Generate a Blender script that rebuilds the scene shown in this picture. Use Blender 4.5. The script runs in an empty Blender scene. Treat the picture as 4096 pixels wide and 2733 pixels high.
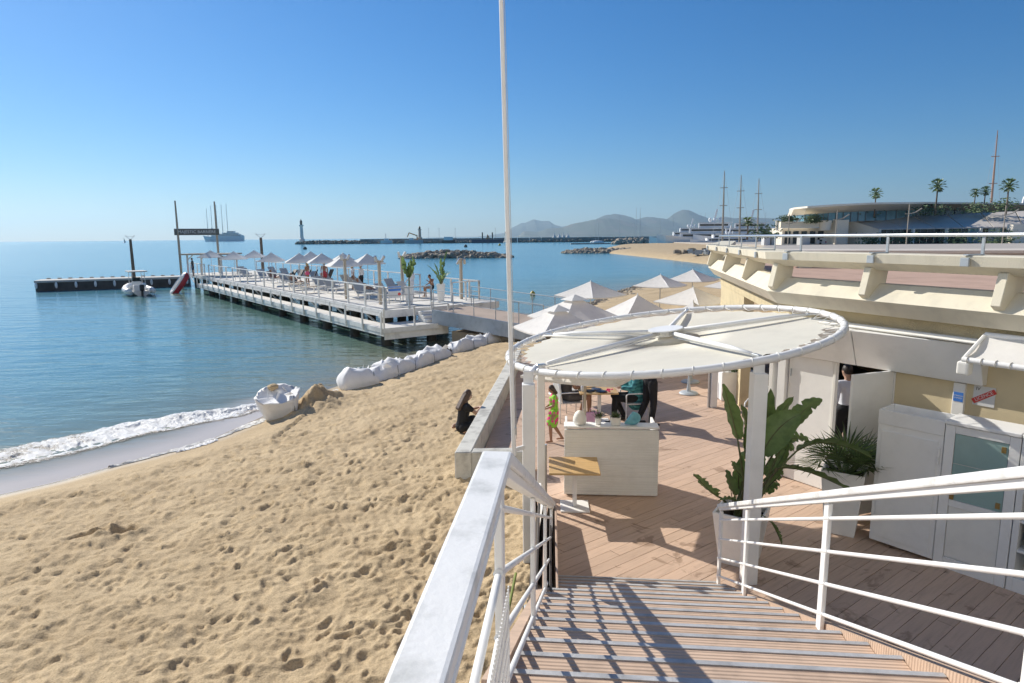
import bpy, bmesh, math, random
import numpy as np
from mathutils import Vector, Matrix
random.seed(7); rng = np.random.default_rng(11)
R = math.radians
scene = bpy.context.scene
col = scene.collection

# ------------------------------------------------------------------ camera
EYE = 3.95
PITCH = math.atan(418 / 2600.0); ROLL = R(0.5)
fwd = Vector((0, math.cos(PITCH), -math.sin(PITCH)))
rt0 = Vector((1, 0, 0)); up0 = rt0.cross(fwd)
rt = rt0 * math.cos(ROLL) - up0 * math.sin(ROLL)
up = up0 * math.cos(ROLL) + rt0 * math.sin(ROLL)
cam_d = bpy.data.cameras.new('camera')
cam_d.sensor_width = 36.0; cam_d.lens = 2600.0 / 4096.0 * 36.0
cam_d.clip_start = 0.05; cam_d.clip_end = 60000.0
cam = bpy.data.objects.new('camera', cam_d); col.objects.link(cam)
cam.matrix_world = Matrix(((rt.x, up.x, -fwd.x, 0), (rt.y, up.y, -fwd.y, 0), (rt.z, up.z, -fwd.z, EYE), (0, 0, 0, 1)))
scene.camera = cam

# ------------------------------------------------------------------ sky, sun, exposure
SUN_EL = 33.0
SUN_DIR = Vector((-math.sin(R(47)) * math.cos(R(SUN_EL)), math.cos(R(47)) * math.cos(R(SUN_EL)), math.sin(R(SUN_EL))))
world = bpy.data.worlds.new('World'); scene.world = world; world.use_nodes = True
wn = world.node_tree.nodes; wl = world.node_tree.links
for n in list(wn): wn.remove(n)
wo = wn.new('ShaderNodeOutputWorld'); wb = wn.new('ShaderNodeBackground'); sky = wn.new('ShaderNodeTexSky')
sky.sky_type = 'NISHITA'; sky.sun_disc = False
sky.sun_elevation = R(SUN_EL); sky.sun_rotation = R(-47)
sky.altitude = 0; sky.air_density = 1.1; sky.dust_density = 0.2; sky.ozone_density = 10.0
wb.inputs[1].default_value = 0.072
whs = wn.new('ShaderNodeHueSaturation'); whs.inputs['Saturation'].default_value = 1.15
wl.new(sky.outputs[0], whs.inputs['Color']); wl.new(whs.outputs[0], wb.inputs[0]); wl.new(wb.outputs[0], wo.inputs[0])
sl = bpy.data.lights.new('sun', 'SUN'); sl.energy = 4.1; sl.angle = R(0.53); sl.color = (1.0, 0.94, 0.84)
sun = bpy.data.objects.new('sun', sl); col.objects.link(sun)
sun.rotation_mode = 'QUATERNION'; sun.rotation_quaternion = SUN_DIR.to_track_quat('Z', 'Y'); sun.location = (0, 0, 60)
vs = scene.view_settings
vs.view_transform = 'Standard'; vs.look = 'None'; vs.gamma = 1.0; vs.use_curve_mapping = False; vs.exposure = 0.50
scene.cycles.use_denoising = True
scene.cycles.max_bounces = 8; scene.cycles.transparent_max_bounces = 12
scene.cycles.sample_clamp_indirect = 8.0

# ------------------------------------------------------------------ materials
MATS = {}
def mat(name, c, rough=0.6, var=0.12, scale=6.0, bump=0.0, bscale=40.0, metal=0.0, spec=0.5, c2=None, stretch=None, trans=0.0, coat=0.0):
    """plain principled material with two octaves of colour variation and a fine bump"""
    if name in MATS: return MATS[name]
    m = bpy.data.materials.new(name); m.use_nodes = True
    nt = m.node_tree; N = nt.nodes; L = nt.links
    b = N['Principled BSDF']
    b.inputs['Roughness'].default_value = rough; b.inputs['Metallic'].default_value = metal
    b.inputs['Specular IOR Level'].default_value = spec
    if coat: b.inputs['Coat Weight'].default_value = coat
    tc = N.new('ShaderNodeTexCoord'); vec = tc.outputs['Object']
    if stretch:
        mp = N.new('ShaderNodeMapping'); mp.inputs['Scale'].default_value = stretch
        L.new(vec, mp.inputs[0]); vec = mp.outputs[0]
    no = N.new('ShaderNodeTexNoise'); no.inputs['Scale'].default_value = scale; no.inputs['Detail'].default_value = 6; no.inputs['Roughness'].default_value = 0.62
    L.new(vec, no.inputs['Vector'])
    oi = N.new('ShaderNodeObjectInfo')
    rp = N.new('ShaderNodeValToRGB')
    a = Vector(c)
    d = Vector(c2) if c2 else a * (1 - var * 1.6)
    h = a * (1 + var * 0.6)
    rp.color_ramp.elements[0].position = 0.3; rp.color_ramp.elements[0].color = (*d, 1)
    rp.color_ramp.elements[1].position = 0.68; rp.color_ramp.elements[1].color = (*h, 1)
    e = rp.color_ramp.elements.new(0.5); e.color = (*a, 1)
    L.new(no.outputs[0], rp.inputs[0])
    hs = N.new('ShaderNodeHueSaturation')
    mr = N.new('ShaderNodeMapRange'); mr.inputs['To Min'].default_value = 1 - var * 0.7; mr.inputs['To Max'].default_value = 1 + var * 0.5
    L.new(oi.outputs['Random'], mr.inputs[0]); L.new(mr.outputs[0], hs.inputs['Value']); L.new(rp.outputs[0], hs.inputs['Color'])
    L.new(hs.outputs[0], b.inputs['Base Color'])
    if bump:
        n2 = N.new('ShaderNodeTexNoise'); n2.inputs['Scale'].default_value = bscale; n2.inputs['Detail'].default_value = 4
        L.new(vec, n2.inputs['Vector'])
        bp = N.new('ShaderNodeBump'); bp.inputs['Strength'].default_value = bump; bp.inputs['Distance'].default_value = 0.02
        L.new(n2.outputs[0], bp.inputs['Height']); L.new(bp.outputs[0], b.inputs['Normal'])
    if trans:
        t = N.new('ShaderNodeBsdfTranslucent'); L.new(hs.outputs[0], t.inputs[0])
        mx = N.new('ShaderNodeMixShader'); mx.inputs[0].default_value = trans
        L.new(b.outputs[0], mx.inputs[1]); L.new(t.outputs[0], mx.inputs[2])
        L.new(mx.outputs[0], N['Material Output'].inputs[0])
    MATS[name] = m
    return m
mat('white', (0.84, 0.835, 0.81), 0.42, 0.05, 3, 0.06, 30)
mat('white_worn', (0.82, 0.815, 0.79), 0.42, 0.05, 9, 0.08, 60, c2=(0.60, 0.60, 0.57))
mat('offwhite', (0.80, 0.79, 0.74), 0.55, 0.04, 4, 0.05, 30)
mat('pier_white', (0.80, 0.79, 0.75), 0.6, 0.12, 1.4, 0.1, 20, c2=(0.52, 0.51, 0.48))
mat('fabric', (0.80, 0.785, 0.75), 0.85, 0.05, 5, 0.08, 80, trans=0.22)
mat('membrane', (0.80, 0.775, 0.67), 0.8, 0.05, 2, 0.05, 60, trans=0.25)
mat('steel', (0.55, 0.57, 0.58), 0.3, 0.06, 8, 0.0, metal=0.85)
mat('galv', (0.42, 0.46, 0.49), 0.55, 0.14, 3, 0.08, 20, metal=0.3)
mat('nosing', (0.50, 0.50, 0.50), 0.65, 0.16, 8, 0.1, 60, metal=0.3)
mat('concrete', (0.73, 0.675, 0.535), 0.85, 0.07, 1.3, 0.25, 60, c2=(0.63, 0.585, 0.47), stretch=(2.2, 2.2, 0.5))
mat('stucco', (0.64, 0.54, 0.34), 0.9, 0.10, 3, 0.9, 55)
mat('cream_wall', (0.66, 0.56, 0.37), 0.85, 0.06, 2, 0.15, 90)
mat('lowwall', (0.56, 0.55, 0.50), 0.85, 0.14, 4, 0.25, 40, c2=(0.34, 0.33, 0.30))
mat('deck', (0.56, 0.40, 0.295), 0.7, 0.10, 3.0, 0.12, 50, c2=(0.47, 0.335, 0.25), stretch=(1, 1, 1))
mat('tread', (0.56, 0.405, 0.295), 0.7, 0.12, 6, 0.0, 1)
mat('dark_gap', (0.02, 0.018, 0.016), 0.9, 0.1)
mat('wood_top', (0.52, 0.34, 0.15), 0.5, 0.14, 3, 0.05, 30, stretch=(1, 9, 1))
mat('wood_post', (0.47, 0.40, 0.31), 0.75, 0.15, 4, 0.1, 30, stretch=(4, 4, 0.6))
mat('dark_board', (0.055, 0.045, 0.04), 0.5, 0.25, 5, 0.1, 40)
mat('dark', (0.025, 0.025, 0.027), 0.55, 0.2)
mat('rope', (0.5, 0.49, 0.46), 0.9, 0.1)
mat('pile', (0.05, 0.048, 0.042), 0.8, 0.3, 2, 0.4, 12)
mat('ramp', (0.40, 0.315, 0.25), 0.9, 0.14, 1.0, 0.2, 40)
mat('pontoon_top', (0.52, 0.50, 0.46), 0.85, 0.12, 0.8, 0.1, 20)
mat('pontoon_side', (0.085, 0.08, 0.072), 0.85, 0.3, 0.6, 0.3, 8)
mat('stone', (0.38, 0.32, 0.24), 0.9, 0.3, 1.2, 0.5, 10, c2=(0.22, 0.19, 0.15))
mat('quay', (0.36, 0.34, 0.30), 0.9, 0.25, 0.08, 0.3, 2, c2=(0.16, 0.15, 0.135))
mat('bag', (0.84, 0.84, 0.84), 0.7, 0.05, 5, 0.15, 60, trans=0.1)
mat('sacking', (0.66, 0.65, 0.62), 0.9, 0.2, 9, 0.3, 30, c2=(0.16, 0.15, 0.13))
mat('strap', (0.09, 0.09, 0.09), 0.8, 0.1)
mat('leaf', (0.16, 0.245, 0.08), 0.36, 0.25, 9, 0.1, 30, c2=(0.10, 0.165, 0.06), trans=0.4)
mat('leaf_edge', (0.20, 0.17, 0.045), 0.5, 0.3, 8, trans=0.3)
mat('leaf_dark', (0.11, 0.165, 0.065), 0.5, 0.3, 9, trans=0.2)
mat('stem', (0.12, 0.14, 0.05), 0.6, 0.3, 8, c2=(0.10, 0.07, 0.04))
mat('soil', (0.035, 0.026, 0.02), 0.95, 0.3, 20, 0.6, 60)
mat('trunk', (0.20, 0.155, 0.115), 0.9, 0.3, 6, 0.5, 25)
mat('pot', (0.84, 0.83, 0.80), 0.35, 0.04)
mat('red', (0.42, 0.03, 0.045), 0.35, 0.15)
mat('blue_sign', (0.05, 0.20, 0.62), 0.5, 0.05)
mat('red_sign', (0.60, 0.06, 0.05), 0.5, 0.05)
mat('paper', (0.66, 0.67, 0.68), 0.7, 0.04)
mat('ink', (0.08, 0.08, 0.09), 0.8, 0.05)
mat('teal_glass', (0.30, 0.44, 0.42), 0.12, 0.08, 2, spec=0.6)
mat('sign_board', (0.10, 0.115, 0.11), 0.6, 0.1)
mat('sign_text', (0.62, 0.66, 0.66), 0.6, 0.05)
mat('mesh_grey', (0.52, 0.51, 0.48), 0.8, 0.1, 10)
mat('asphalt', (0.50, 0.46, 0.41), 0.95, 0.1, 0.4, 0.2, 30, spec=0.08)
mat('paving', (0.53, 0.37, 0.29), 0.95, 0.10, 1.0, 0.2, 60, spec=0.08)
mat('glass_far', (0.14, 0.30, 0.38), 0.12, 0.25, 0.15, spec=0.8)
mat('glass_dark', (0.02, 0.028, 0.03), 0.15, 0.3, 0.3, spec=0.6)
mat('mullion', (0.16, 0.17, 0.18), 0.5, 0.1)
mat('roof_grey', (0.60, 0.545, 0.48), 0.9, 0.08, 0.2)
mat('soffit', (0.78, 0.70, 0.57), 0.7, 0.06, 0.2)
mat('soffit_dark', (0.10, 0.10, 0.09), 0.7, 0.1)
mat('facade', (0.88, 0.80, 0.66), 0.8, 0.06, 0.3, 0.05, 4)
mat('navy', (0.03, 0.05, 0.10), 0.5, 0.15)
mat('brick_red', (0.45, 0.27, 0.19), 0.8, 0.2)
mat('yellow', (0.55, 0.40, 0.05), 0.5, 0.15)
mat('orange', (0.62, 0.22, 0.05), 0.6, 0.15)
mat('turq', (0.10, 0.48, 0.45), 0.6, 0.1)
mat('skin', (0.50, 0.30, 0.205), 0.55, 0.08, 10)
mat('skin_tan', (0.36, 0.19, 0.115), 0.5, 0.08, 10)
mat('hair', (0.028, 0.017, 0.011), 0.5, 0.3, 30, 0.3, 60)
mat('hair_brown', (0.085, 0.05, 0.03), 0.5, 0.3, 30, 0.3, 60)
mat('hair_blond', (0.36, 0.26, 0.13), 0.6, 0.2, 30)
mat('hair_grey', (0.36, 0.34, 0.32), 0.6, 0.2, 30)
mat('shirt_white', (0.72, 0.73, 0.76), 0.85, 0.06, 6, 0.15, 20)
mat('black_cloth', (0.014, 0.014, 0.016), 0.85, 0.2, 6, 0.15, 20)
mat('grey_cloth', (0.10, 0.09, 0.085), 0.85, 0.15, 6, 0.1, 20)
mat('pink_cloth', (0.72, 0.12, 0.25), 0.85, 0.1)
mat('bag_pink', (0.66, 0.40, 0.58), 0.5, 0.1, 5)
mat('teal', (0.16, 0.46, 0.56), 0.3, 0.08)
mat('dark_eye', (0.01, 0.008, 0.006), 0.2, 0.0)
mat('lip', (0.40, 0.14, 0.11), 0.5, 0.0)
M = MATS
def add_links(m): return m.node_tree.nodes, m.node_tree.links

# ------------------------------------------------------------------ geometry helpers
ROOTMAT = {}
def tag(o, label=None, cat=None, group=None, kind=None):
    if label: o['label'] = label
    if cat: o['category'] = cat
    if group: o['group'] = group
    if kind: o['kind'] = kind
    return o
def thing(name, label, cat, loc=(0, 0, 0), rz=0.0, group=None):
    o = bpy.data.objects.new(name, None); col.objects.link(o)
    o.empty_display_size = 0.2
    o.location = loc; o.rotation_euler = (0, 0, rz)
    ROOTMAT[o.name] = Matrix.Translation(Vector(loc)) @ Matrix.Rotation(rz, 4, 'Z')
    return tag(o, label, cat, group)
def ortho(d):
    d = Vector(d).normalized()
    a = Vector((0, 0, 1)) if abs(d.z) < 0.95 else Vector((1, 0, 0))
    u = d.cross(a).normalized(); return d, u, u.cross(d).normalized()
class MB:
    def __init__(s): s.v = []; s.f = []; s.mi = []; s.m = 0
    def face(s, idx): s.f.append(tuple(idx)); s.mi.append(s.m)
    def box(s, c, size, rz=0.0, mtx=None):
        x, y, z = size[0] / 2, size[1] / 2, size[2] / 2; b = len(s.v)
        m = mtx if mtx is not None else Matrix.Rotation(rz, 3, 'Z')
        for p in ((-x, -y, -z), (x, -y, -z), (x, y, -z), (-x, y, -z), (-x, -y, z), (x, -y, z), (x, y, z), (-x, y, z)):
            s.v.append(Vector(c) + m @ Vector(p))
        for f in ((0, 3, 2, 1), (4, 5, 6, 7), (0, 1, 5, 4), (1, 2, 6, 5), (2, 3, 7, 6), (3, 0, 4, 7)): s.face([b + i for i in f])
        return s
    def beam(s, p0, p1, w, h, upv=(0, 0, 1)):
        p0, p1 = Vector(p0), Vector(p1); d = (p1 - p0)
        y = d.normalized(); x = y.cross(Vector(upv))
        if x.length < 1e-5: x = Vector((1, 0, 0))
        x.normalize(); z = x.cross(y)
        m = Matrix((x, y, z)).transposed()
        return s.box((p0 + p1) / 2, (w, d.length, h), mtx=m)
    def ring(s, c, u, v, r, n, ph=0.0):
        b = len(s.v)
        for i in range(n):
            a = 2 * math.pi * i / n + ph; s.v.append(Vector(c) + u * (math.cos(a) * r) + v * (math.sin(a) * r))
        return b
    def tube(s, pts, r, n=8, cap=True, closed=False):
        pts = [Vector(p) for p in pts]; k = len(pts)
        rs = r if isinstance(r, (list, tuple)) else [r] * k
        rings = []; pu = None
        for i, p in enumerate(pts):
            if closed: d = pts[(i + 1) % k] - pts[i - 1]
            else: d = pts[min(i + 1, k - 1)] - pts[max(i - 1, 0)]
            d.normalize()
            if pu is None: _, u, v = ortho(d)
            else:
                u = pu - d * pu.dot(d); u.normalize(); v = u.cross(d); v.normalize()
            pu = u; rings.append(s.ring(p, u, v, rs[i], n))
        m = k if closed else k - 1
        for i in range(m):
            a, b = rings[i], rings[(i + 1) % k]
            for j in range(n): s.face((a + j, a + (j + 1) % n, b + (j + 1) % n, b + j))
        if cap and not closed:
            s.face([rings[0] + j for j in range(n)][::-1]); s.face([rings[-1] + j for j in range(n)])
        return s
    def cone(s, p0, p1, r0, r1, n=12): return s.tube([p0, p1], [r0, r1], n)
    def lathe(s, prof, c=(0, 0, 0), n=16, sq=0.0):
        c = Vector(c); rings = []
        for r, z in prof:
            b = len(s.v)
            for i in range(n):
                a = 2 * math.pi * (i + 0.5) / n
                ca, sa = math.cos(a), math.sin(a)
                if sq:
                    e = 1 - sq
                    ca = math.copysign(abs(ca) ** e, ca); sa = math.copysign(abs(sa) ** e, sa)
                s.v.append(c + Vector((ca * r, sa * r, z)))
            rings.append(b)
        for a, b in zip(rings, rings[1:]):
            for j in range(n): s.face((a + j, a + (j + 1) % n, b + (j + 1) % n, b + j))
        s.face([rings[0] + j for j in range(n)][::-1]); s.face([rings[-1] + j for j in range(n)])
        return s
    def ell(s, c, rad, n=12, k=8, mtx=None):
        c = Vector(c); b0 = len(s.v); m = mtx if mtx is not None else Matrix.Identity(3)
        s.v.append(c + m @ Vector((0, 0, -rad[2])))
        for i in range(1, k):
            ph = -math.pi / 2 + math.pi * i / k
            for j in range(n):
                a = 2 * math.pi * j / n
                s.v.append(c + m @ Vector((math.cos(a) * math.cos(ph) * rad[0], math.sin(a) * math.cos(ph) * rad[1], math.sin(ph) * rad[2])))
        s.v.append(c + m @ Vector((0, 0, rad[2]))); top = len(s.v) - 1
        for j in range(n): s.face((b0, b0 + 1 + (j + 1) % n, b0 + 1 + j))
        for i in range(k - 2):
            a = b0 + 1 + i * n; b = a + n
            for j in range(n): s.face((a + j, a + (j + 1) % n, b + (j + 1) % n, b + j))
        a = b0 + 1 + (k - 2) * n
        for j in range(n): s.face((a + j, a + (j + 1) % n, top))
        return s
    def caps(s, a, b, ra, rb, n=10):
        """closed tapered capsule"""
        a, b = Vector(a), Vector(b); d, u, v = ortho(b - a) if (b - a).length > 1e-6 else ortho((0, 0, 1))
        prof = []
        for t in (-88, -60, -30, 0): prof.append((a + d * (math.sin(R(t)) * ra), math.cos(R(t)) * ra))
        for t in (0, 30, 60, 88): prof.append((b + d * (math.sin(R(t)) * rb), math.cos(R(t)) * rb))
        rings = [s.ring(p, u, v, r, n) for p, r in prof]
        for x, y in zip(rings, rings[1:]):
            for j in range(n): s.face((x + j, x + (j + 1) % n, y + (j + 1) % n, y + j))
        s.face([rings[0] + j for j in range(n)][::-1]); s.face([rings[-1] + j for j in range(n)])
        return s
    def poly(s, pts): b = len(s.v); s.v += [Vector(p) for p in pts]; s.face(range(b, b + len(pts))); return s
    def prism(s, pts, z0, z1):
        """vertical prism over a plan polygon (counter-clockwise)"""
        n = len(pts); b = len(s.v)
        s.v += [Vector((p[0], p[1], z0)) for p in pts] + [Vector((p[0], p[1], z1)) for p in pts]
        s.face([b + i for i in range(n)][::-1]); s.face([b + n + i for i in range(n)])
        for i in range(n): j = (i + 1) % n; s.face((b + i, b + j, b + n + j, b + n + i))
        return s
    def extr(s, prof, path, closed_prof=True):
        """sweep profile [(n,z)] along plan path [(x,y)]; n points to the left of travel; mitred"""
        P = [Vector((p[0], p[1], 0)) for p in path]; k = len(P); rings = []
        for i in range(k):
            d0 = (P[i] - P[i - 1]).normalized() if i > 0 else None
            d1 = (P[i + 1] - P[i]).normalized() if i < k - 1 else None
            if d0 is None: d0 = d1
            if d1 is None: d1 = d0
            t = (d0 + d1).normalized(); nrm = Vector((-t.y, t.x, 0)); sc = 1.0 / max(0.3, nrm.dot(Vector((-d0.y, d0.x, 0))))
            b = len(s.v)
            for n, z in prof: s.v.append(P[i] + nrm * (n * sc) + Vector((0, 0, z)))
            rings.append(b)
        m = len(prof)
        for a, b in zip(rings, rings[1:]):
            for j in range(m if closed_prof else m - 1): s.face((a + j, a + (j + 1) % m, b + (j + 1) % m, b + j))
        if closed_prof:
            s.face([rings[0] + j for j in range(m)][::-1]); s.face([rings[-1] + j for j in range(m)])
        return s
    def build(s, name, m, parent=None, smooth=False, bevel=0.0, world=True, fix=True, loc=None, seg=1):
        me = bpy.data.meshes.new(name)
        vs_ = s.v
        if parent is not None:
            r = parent
            while r.parent is not None: r = r.parent
            if world:
                inv = ROOTMAT[r.name].inverted(); vs_ = [inv @ Vector(v) for v in vs_]
        else:
            if loc is None:
                xs = [v[0] for v in vs_]; ys = [v[1] for v in vs_]; zs = [v[2] for v in vs_]
                loc = Vector(((min(xs) + max(xs)) / 2, (min(ys) + max(ys)) / 2, min(zs)))
            vs_ = [Vector(v) - Vector(loc) for v in vs_]
        me.from_pydata([tuple(v) for v in vs_], [], s.f)
        ms = m if isinstance(m, (list, tuple)) else [m]
        for x in ms: me.materials.append(MATS[x] if isinstance(x, str) else x)
        if len(ms) > 1: me.polygons.foreach_set('material_index', s.mi)
        if fix or bevel:
            bm = bmesh.new(); bm.from_mesh(me)
            if fix: bmesh.ops.recalc_face_normals(bm, faces=bm.faces)
            if bevel: bmesh.ops.bevel(bm, geom=list(bm.edges), offset=bevel, segments=seg, affect='EDGES', profile=0.6)
            bm.to_mesh(me); bm.free()
        if smooth:
            me.polygons.foreach_set('use_smooth', [True] * len(me.polygons))
            if smooth == 'auto':
                try: me.set_sharp_from_angle(angle=R(40))
                except Exception: pass
        me.update()
        o = bpy.data.objects.new(name, me); col.objects.link(o)
        if parent is not None: o.parent = parent
        else:
            o.location = loc; ROOTMAT[o.name] = Matrix.Translation(loc)
        return o
def solo(mb, name, m, label, cat, group=None, kind=None, **kw): return tag(mb.build(name, m, None, **kw), label, cat, group, kind)
def copy_tree(o, loc=None, rz=None, label=None, parent=None, scale=None):
    c = o.copy(); col.objects.link(c)
    if parent is not None: c.parent = parent
    if loc is not None: c.location = loc
    if rz is not None: c.rotation_euler = (0, 0, rz)
    if scale is not None: c.scale = scale
    if label: c['label'] = label
    for ch in o.children: copy_tree(ch, parent=c)
    return c
def grid_mesh(name, X, Y, Z, m, attrs=None, smooth=True):
    """numpy grid (rows x cols) -> one mesh object; attrs: name -> array"""
    r, c = X.shape
    me = bpy.data.meshes.new(name)
    co = np.stack([X, Y, Z], -1).reshape(-1, 3).astype(np.float32)
    i = np.arange(r * c).reshape(r, c)
    q = np.stack([i[:-1, :-1], i[:-1, 1:], i[1:, 1:], i[1:, :-1]], -1).reshape(-1, 4)
    me.vertices.add(len(co)); me.vertices.foreach_set('co', co.ravel())
    me.loops.add(q.size); me.loops.foreach_set('vertex_index', q.ravel().astype(np.int32))
    me.polygons.add(len(q)); me.polygons.foreach_set('loop_start', np.arange(0, q.size, 4, dtype=np.int32))
    me.update(calc_edges=True); me.validate()
    if smooth: me.polygons.foreach_set('use_smooth', np.ones(len(q), bool))
    for k, a in (attrs or {}).items():
        at = me.attributes.new(k, 'FLOAT', 'POINT'); at.data.foreach_set('value', a.astype(np.float32).ravel())
    me.materials.append(MATS[m] if isinstance(m, str) else m)
    o = bpy.data.objects.new(name, me); col.objects.link(o)
    return o
def text(body, name, m, parent, size, mtx, extrude=0.004, align='CENTER'):
    c = bpy.data.curves.new(name, 'FONT'); c.body = body; c.size = size; c.align_x = align; c.align_y = 'CENTER'; c.extrude = extrude
    t = bpy.data.objects.new(name, c); col.objects.link(t)
    dg = bpy.context.evaluated_depsgraph_get(); dg.update()
    me = bpy.data.meshes.new_from_object(t.evaluated_get(dg)); bpy.data.objects.remove(t)
    me.transform(mtx); me.materials.clear(); me.materials.append(MATS[m])
    if parent is not None:
        r = parent
        while r.parent is not None: r = r.parent
        me.transform(ROOTMAT[r.name].inverted())
    me.name = name
    o = bpy.data.objects.new(name, me); col.objects.link(o); o.parent = parent
    return o
def frame(origin, xdir, zdir):
    x = Vector(xdir).normalized(); z = Vector(zdir).normalized(); y = z.cross(x).normalized(); x = y.cross(z)
    m = Matrix((x, y, z)).transposed().to_4x4(); m.translation = Vector(origin); return m
def vnoise(x, y, seed=0, sc=1.0):
    """smooth value noise, numpy"""
    x = np.asarray(x) * sc; y = np.asarray(y) * sc
    xi = np.floor(x).astype(np.int64); yi = np.floor(y).astype(np.int64); fx = x - xi; fy = y - yi
    fx = fx * fx * (3 - 2 * fx); fy = fy * fy * (3 - 2 * fy)
    def h(a, b):
        n = (a * 374761393 + b * 668265263 + seed * 974711) & 0x7fffffff
        n = ((n ^ (n >> 13)) * 1274126177) & 0x7fffffff
        return ((n ^ (n >> 16)) & 0xffff) / 65535.0
    a = h(xi, yi); b = h(xi + 1, yi); c = h(xi, yi + 1); d = h(xi + 1, yi + 1)
    return (a * (1 - fx) + b * fx) * (1 - fy) + (c * (1 - fx) + d * fx) * fy
def fbm(x, y, seed=0, sc=1.0, o=4):
    t = 0; a = 0.5
    for i in range(o): t = t + a * (vnoise(x, y, seed + i, sc * 2 ** i) - 0.5); a *= 0.5
    return t
# ------------------------------------------------------------------ sea, sand, far land
SEA = -1.0
SHORE = np.array([(-40, -18), (-25, -3), (-16, 6.2), (-10.17, 12.25), (-9.56, 12.86), (-8.99, 13.7), (-8.3, 14.55), (-7.6, 15.68), (-7.13, 17.56), (-6.7, 19.9),
                  (-5.88, 21.66), (-5.02, 23.25), (-3.87, 26.36), (-2.66, 28.95), (-1.57, 30.74), (-0.32, 32.04), (1.5, 37), (4, 43.5), (6.2, 49.7), (9.5, 58),
                  (12.8, 65), (18.3, 69), (30, 73), (60, 80)], float)
def shore_dist(x, y):
    """signed distance to the waterline, positive on the land side"""
    x = np.asarray(x, float); y = np.asarray(y, float)
    best = np.full(x.shape, 1e9); sg = np.ones(x.shape)
    for (ax, ay), (bx, by) in zip(SHORE[:-1], SHORE[1:]):
        dx, dy = bx - ax, by - ay; L2 = dx * dx + dy * dy
        t = np.clip(((x - ax) * dx + (y - ay) * dy) / L2, 0, 1)
        px, py = ax + t * dx, ay + t * dy
        d = np.hypot(x - px, y - py); s = np.where(dx * (y - ay) - dy * (x - ax) < 0, 1.0, -1.0)
        m = d < best - 1e-9; best = np.where(m, d, best); sg = np.where(m, s, sg)
    return best * sg
HX0, HY0, HRES = -17.0, 0.5, 0.02
hmx, hmy = int(20 / HRES), int(36 / HRES)
hm = np.zeros((hmy, hmx), np.float32)
def stamp(cx, cy, ln, wd, ang, dep, rim=0.45):
    k = int((ln * 1.15) / HRES); ix, iy = int((cx - HX0) / HRES), int((cy - HY0) / HRES)
    if ix - k < 0 or iy - k < 0 or ix + k >= hmx or iy + k >= hmy: return
    g = np.arange(-k, k + 1) * HRES; gx, gy = np.meshgrid(g, g)
    u = (gx * math.cos(ang) + gy * math.sin(ang)) / (ln / 2); v = (-gx * math.sin(ang) + gy * math.cos(ang)) / (wd / 2)
    q = np.sqrt(u * u + v * v)
    z = -dep * np.exp(-(q / 0.85) ** 4) + dep * rim * np.exp(-((q - 1.35) / 0.38) ** 2) * (1 + 0.6 * np.sign(u) * np.minimum(1, abs(u)))
    hm[iy - k:iy + k + 1, ix - k:ix + k + 1] += z
for i in range(21000):
    cx = rng.uniform(-16, 1.5); cy = rng.uniform(1.5, 33)
    a = R(30) + rng.normal(0, 0.9)
    stamp(cx, cy, rng.uniform(0.12, 0.30), rng.uniform(0.06, 0.13), a, rng.uniform(0.005, 0.019), rng.uniform(0.5, 1.0))
for k in range(10):                                   # walked trails
    cx, cy = rng.uniform(-10, -1), rng.uniform(3, 16); a = rng.uniform(-0.6, 1.4)
    for j in range(14):
        sd = 0.1 * (-1) ** j
        stamp(cx + math.cos(a) * 0.55 * j - math.sin(a) * sd, cy + math.sin(a) * 0.55 * j + math.cos(a) * sd, 0.3, 0.13, a + rng.normal(0, 0.15), rng.uniform(0.02, 0.035), 0.6)
stamp(-6.25, 8.95, 0.55, 0.30, R(15), 0.13, 0.35); stamp(-5.75, 9.0, 0.42, 0.28, R(10), 0.11, 0.4)
hy, hx = np.mgrid[0:hmy, 0:hmx]; hx = hx * HRES + HX0; hy = hy * HRES + HY0
hm += (0.07 * fbm(hx * 0.8 + hy * 0.6, hy * 0.8 - hx * 0.6, 3, 2.2, 5) + 0.045 * fbm(hx * 0.5 + hy * 0.3, hy, 13, 6.0, 3) + 0.06 * fbm(hx, hy, 9, 0.7, 2)).astype(np.float32)
def billow(x, y, seed, sc, o):
    t = 0; a = 1.0
    for i in range(o): t = t + a * np.abs(vnoise(x, y, seed + i, sc * 2 ** i) - 0.5) * 2; a *= 0.5
    return t
hm += (0.046 * billow(hx * 0.9 + hy * 0.3, hy * 0.75 - hx * 0.2, 17, 3.0, 4) - 0.04).astype(np.float32)
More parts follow.
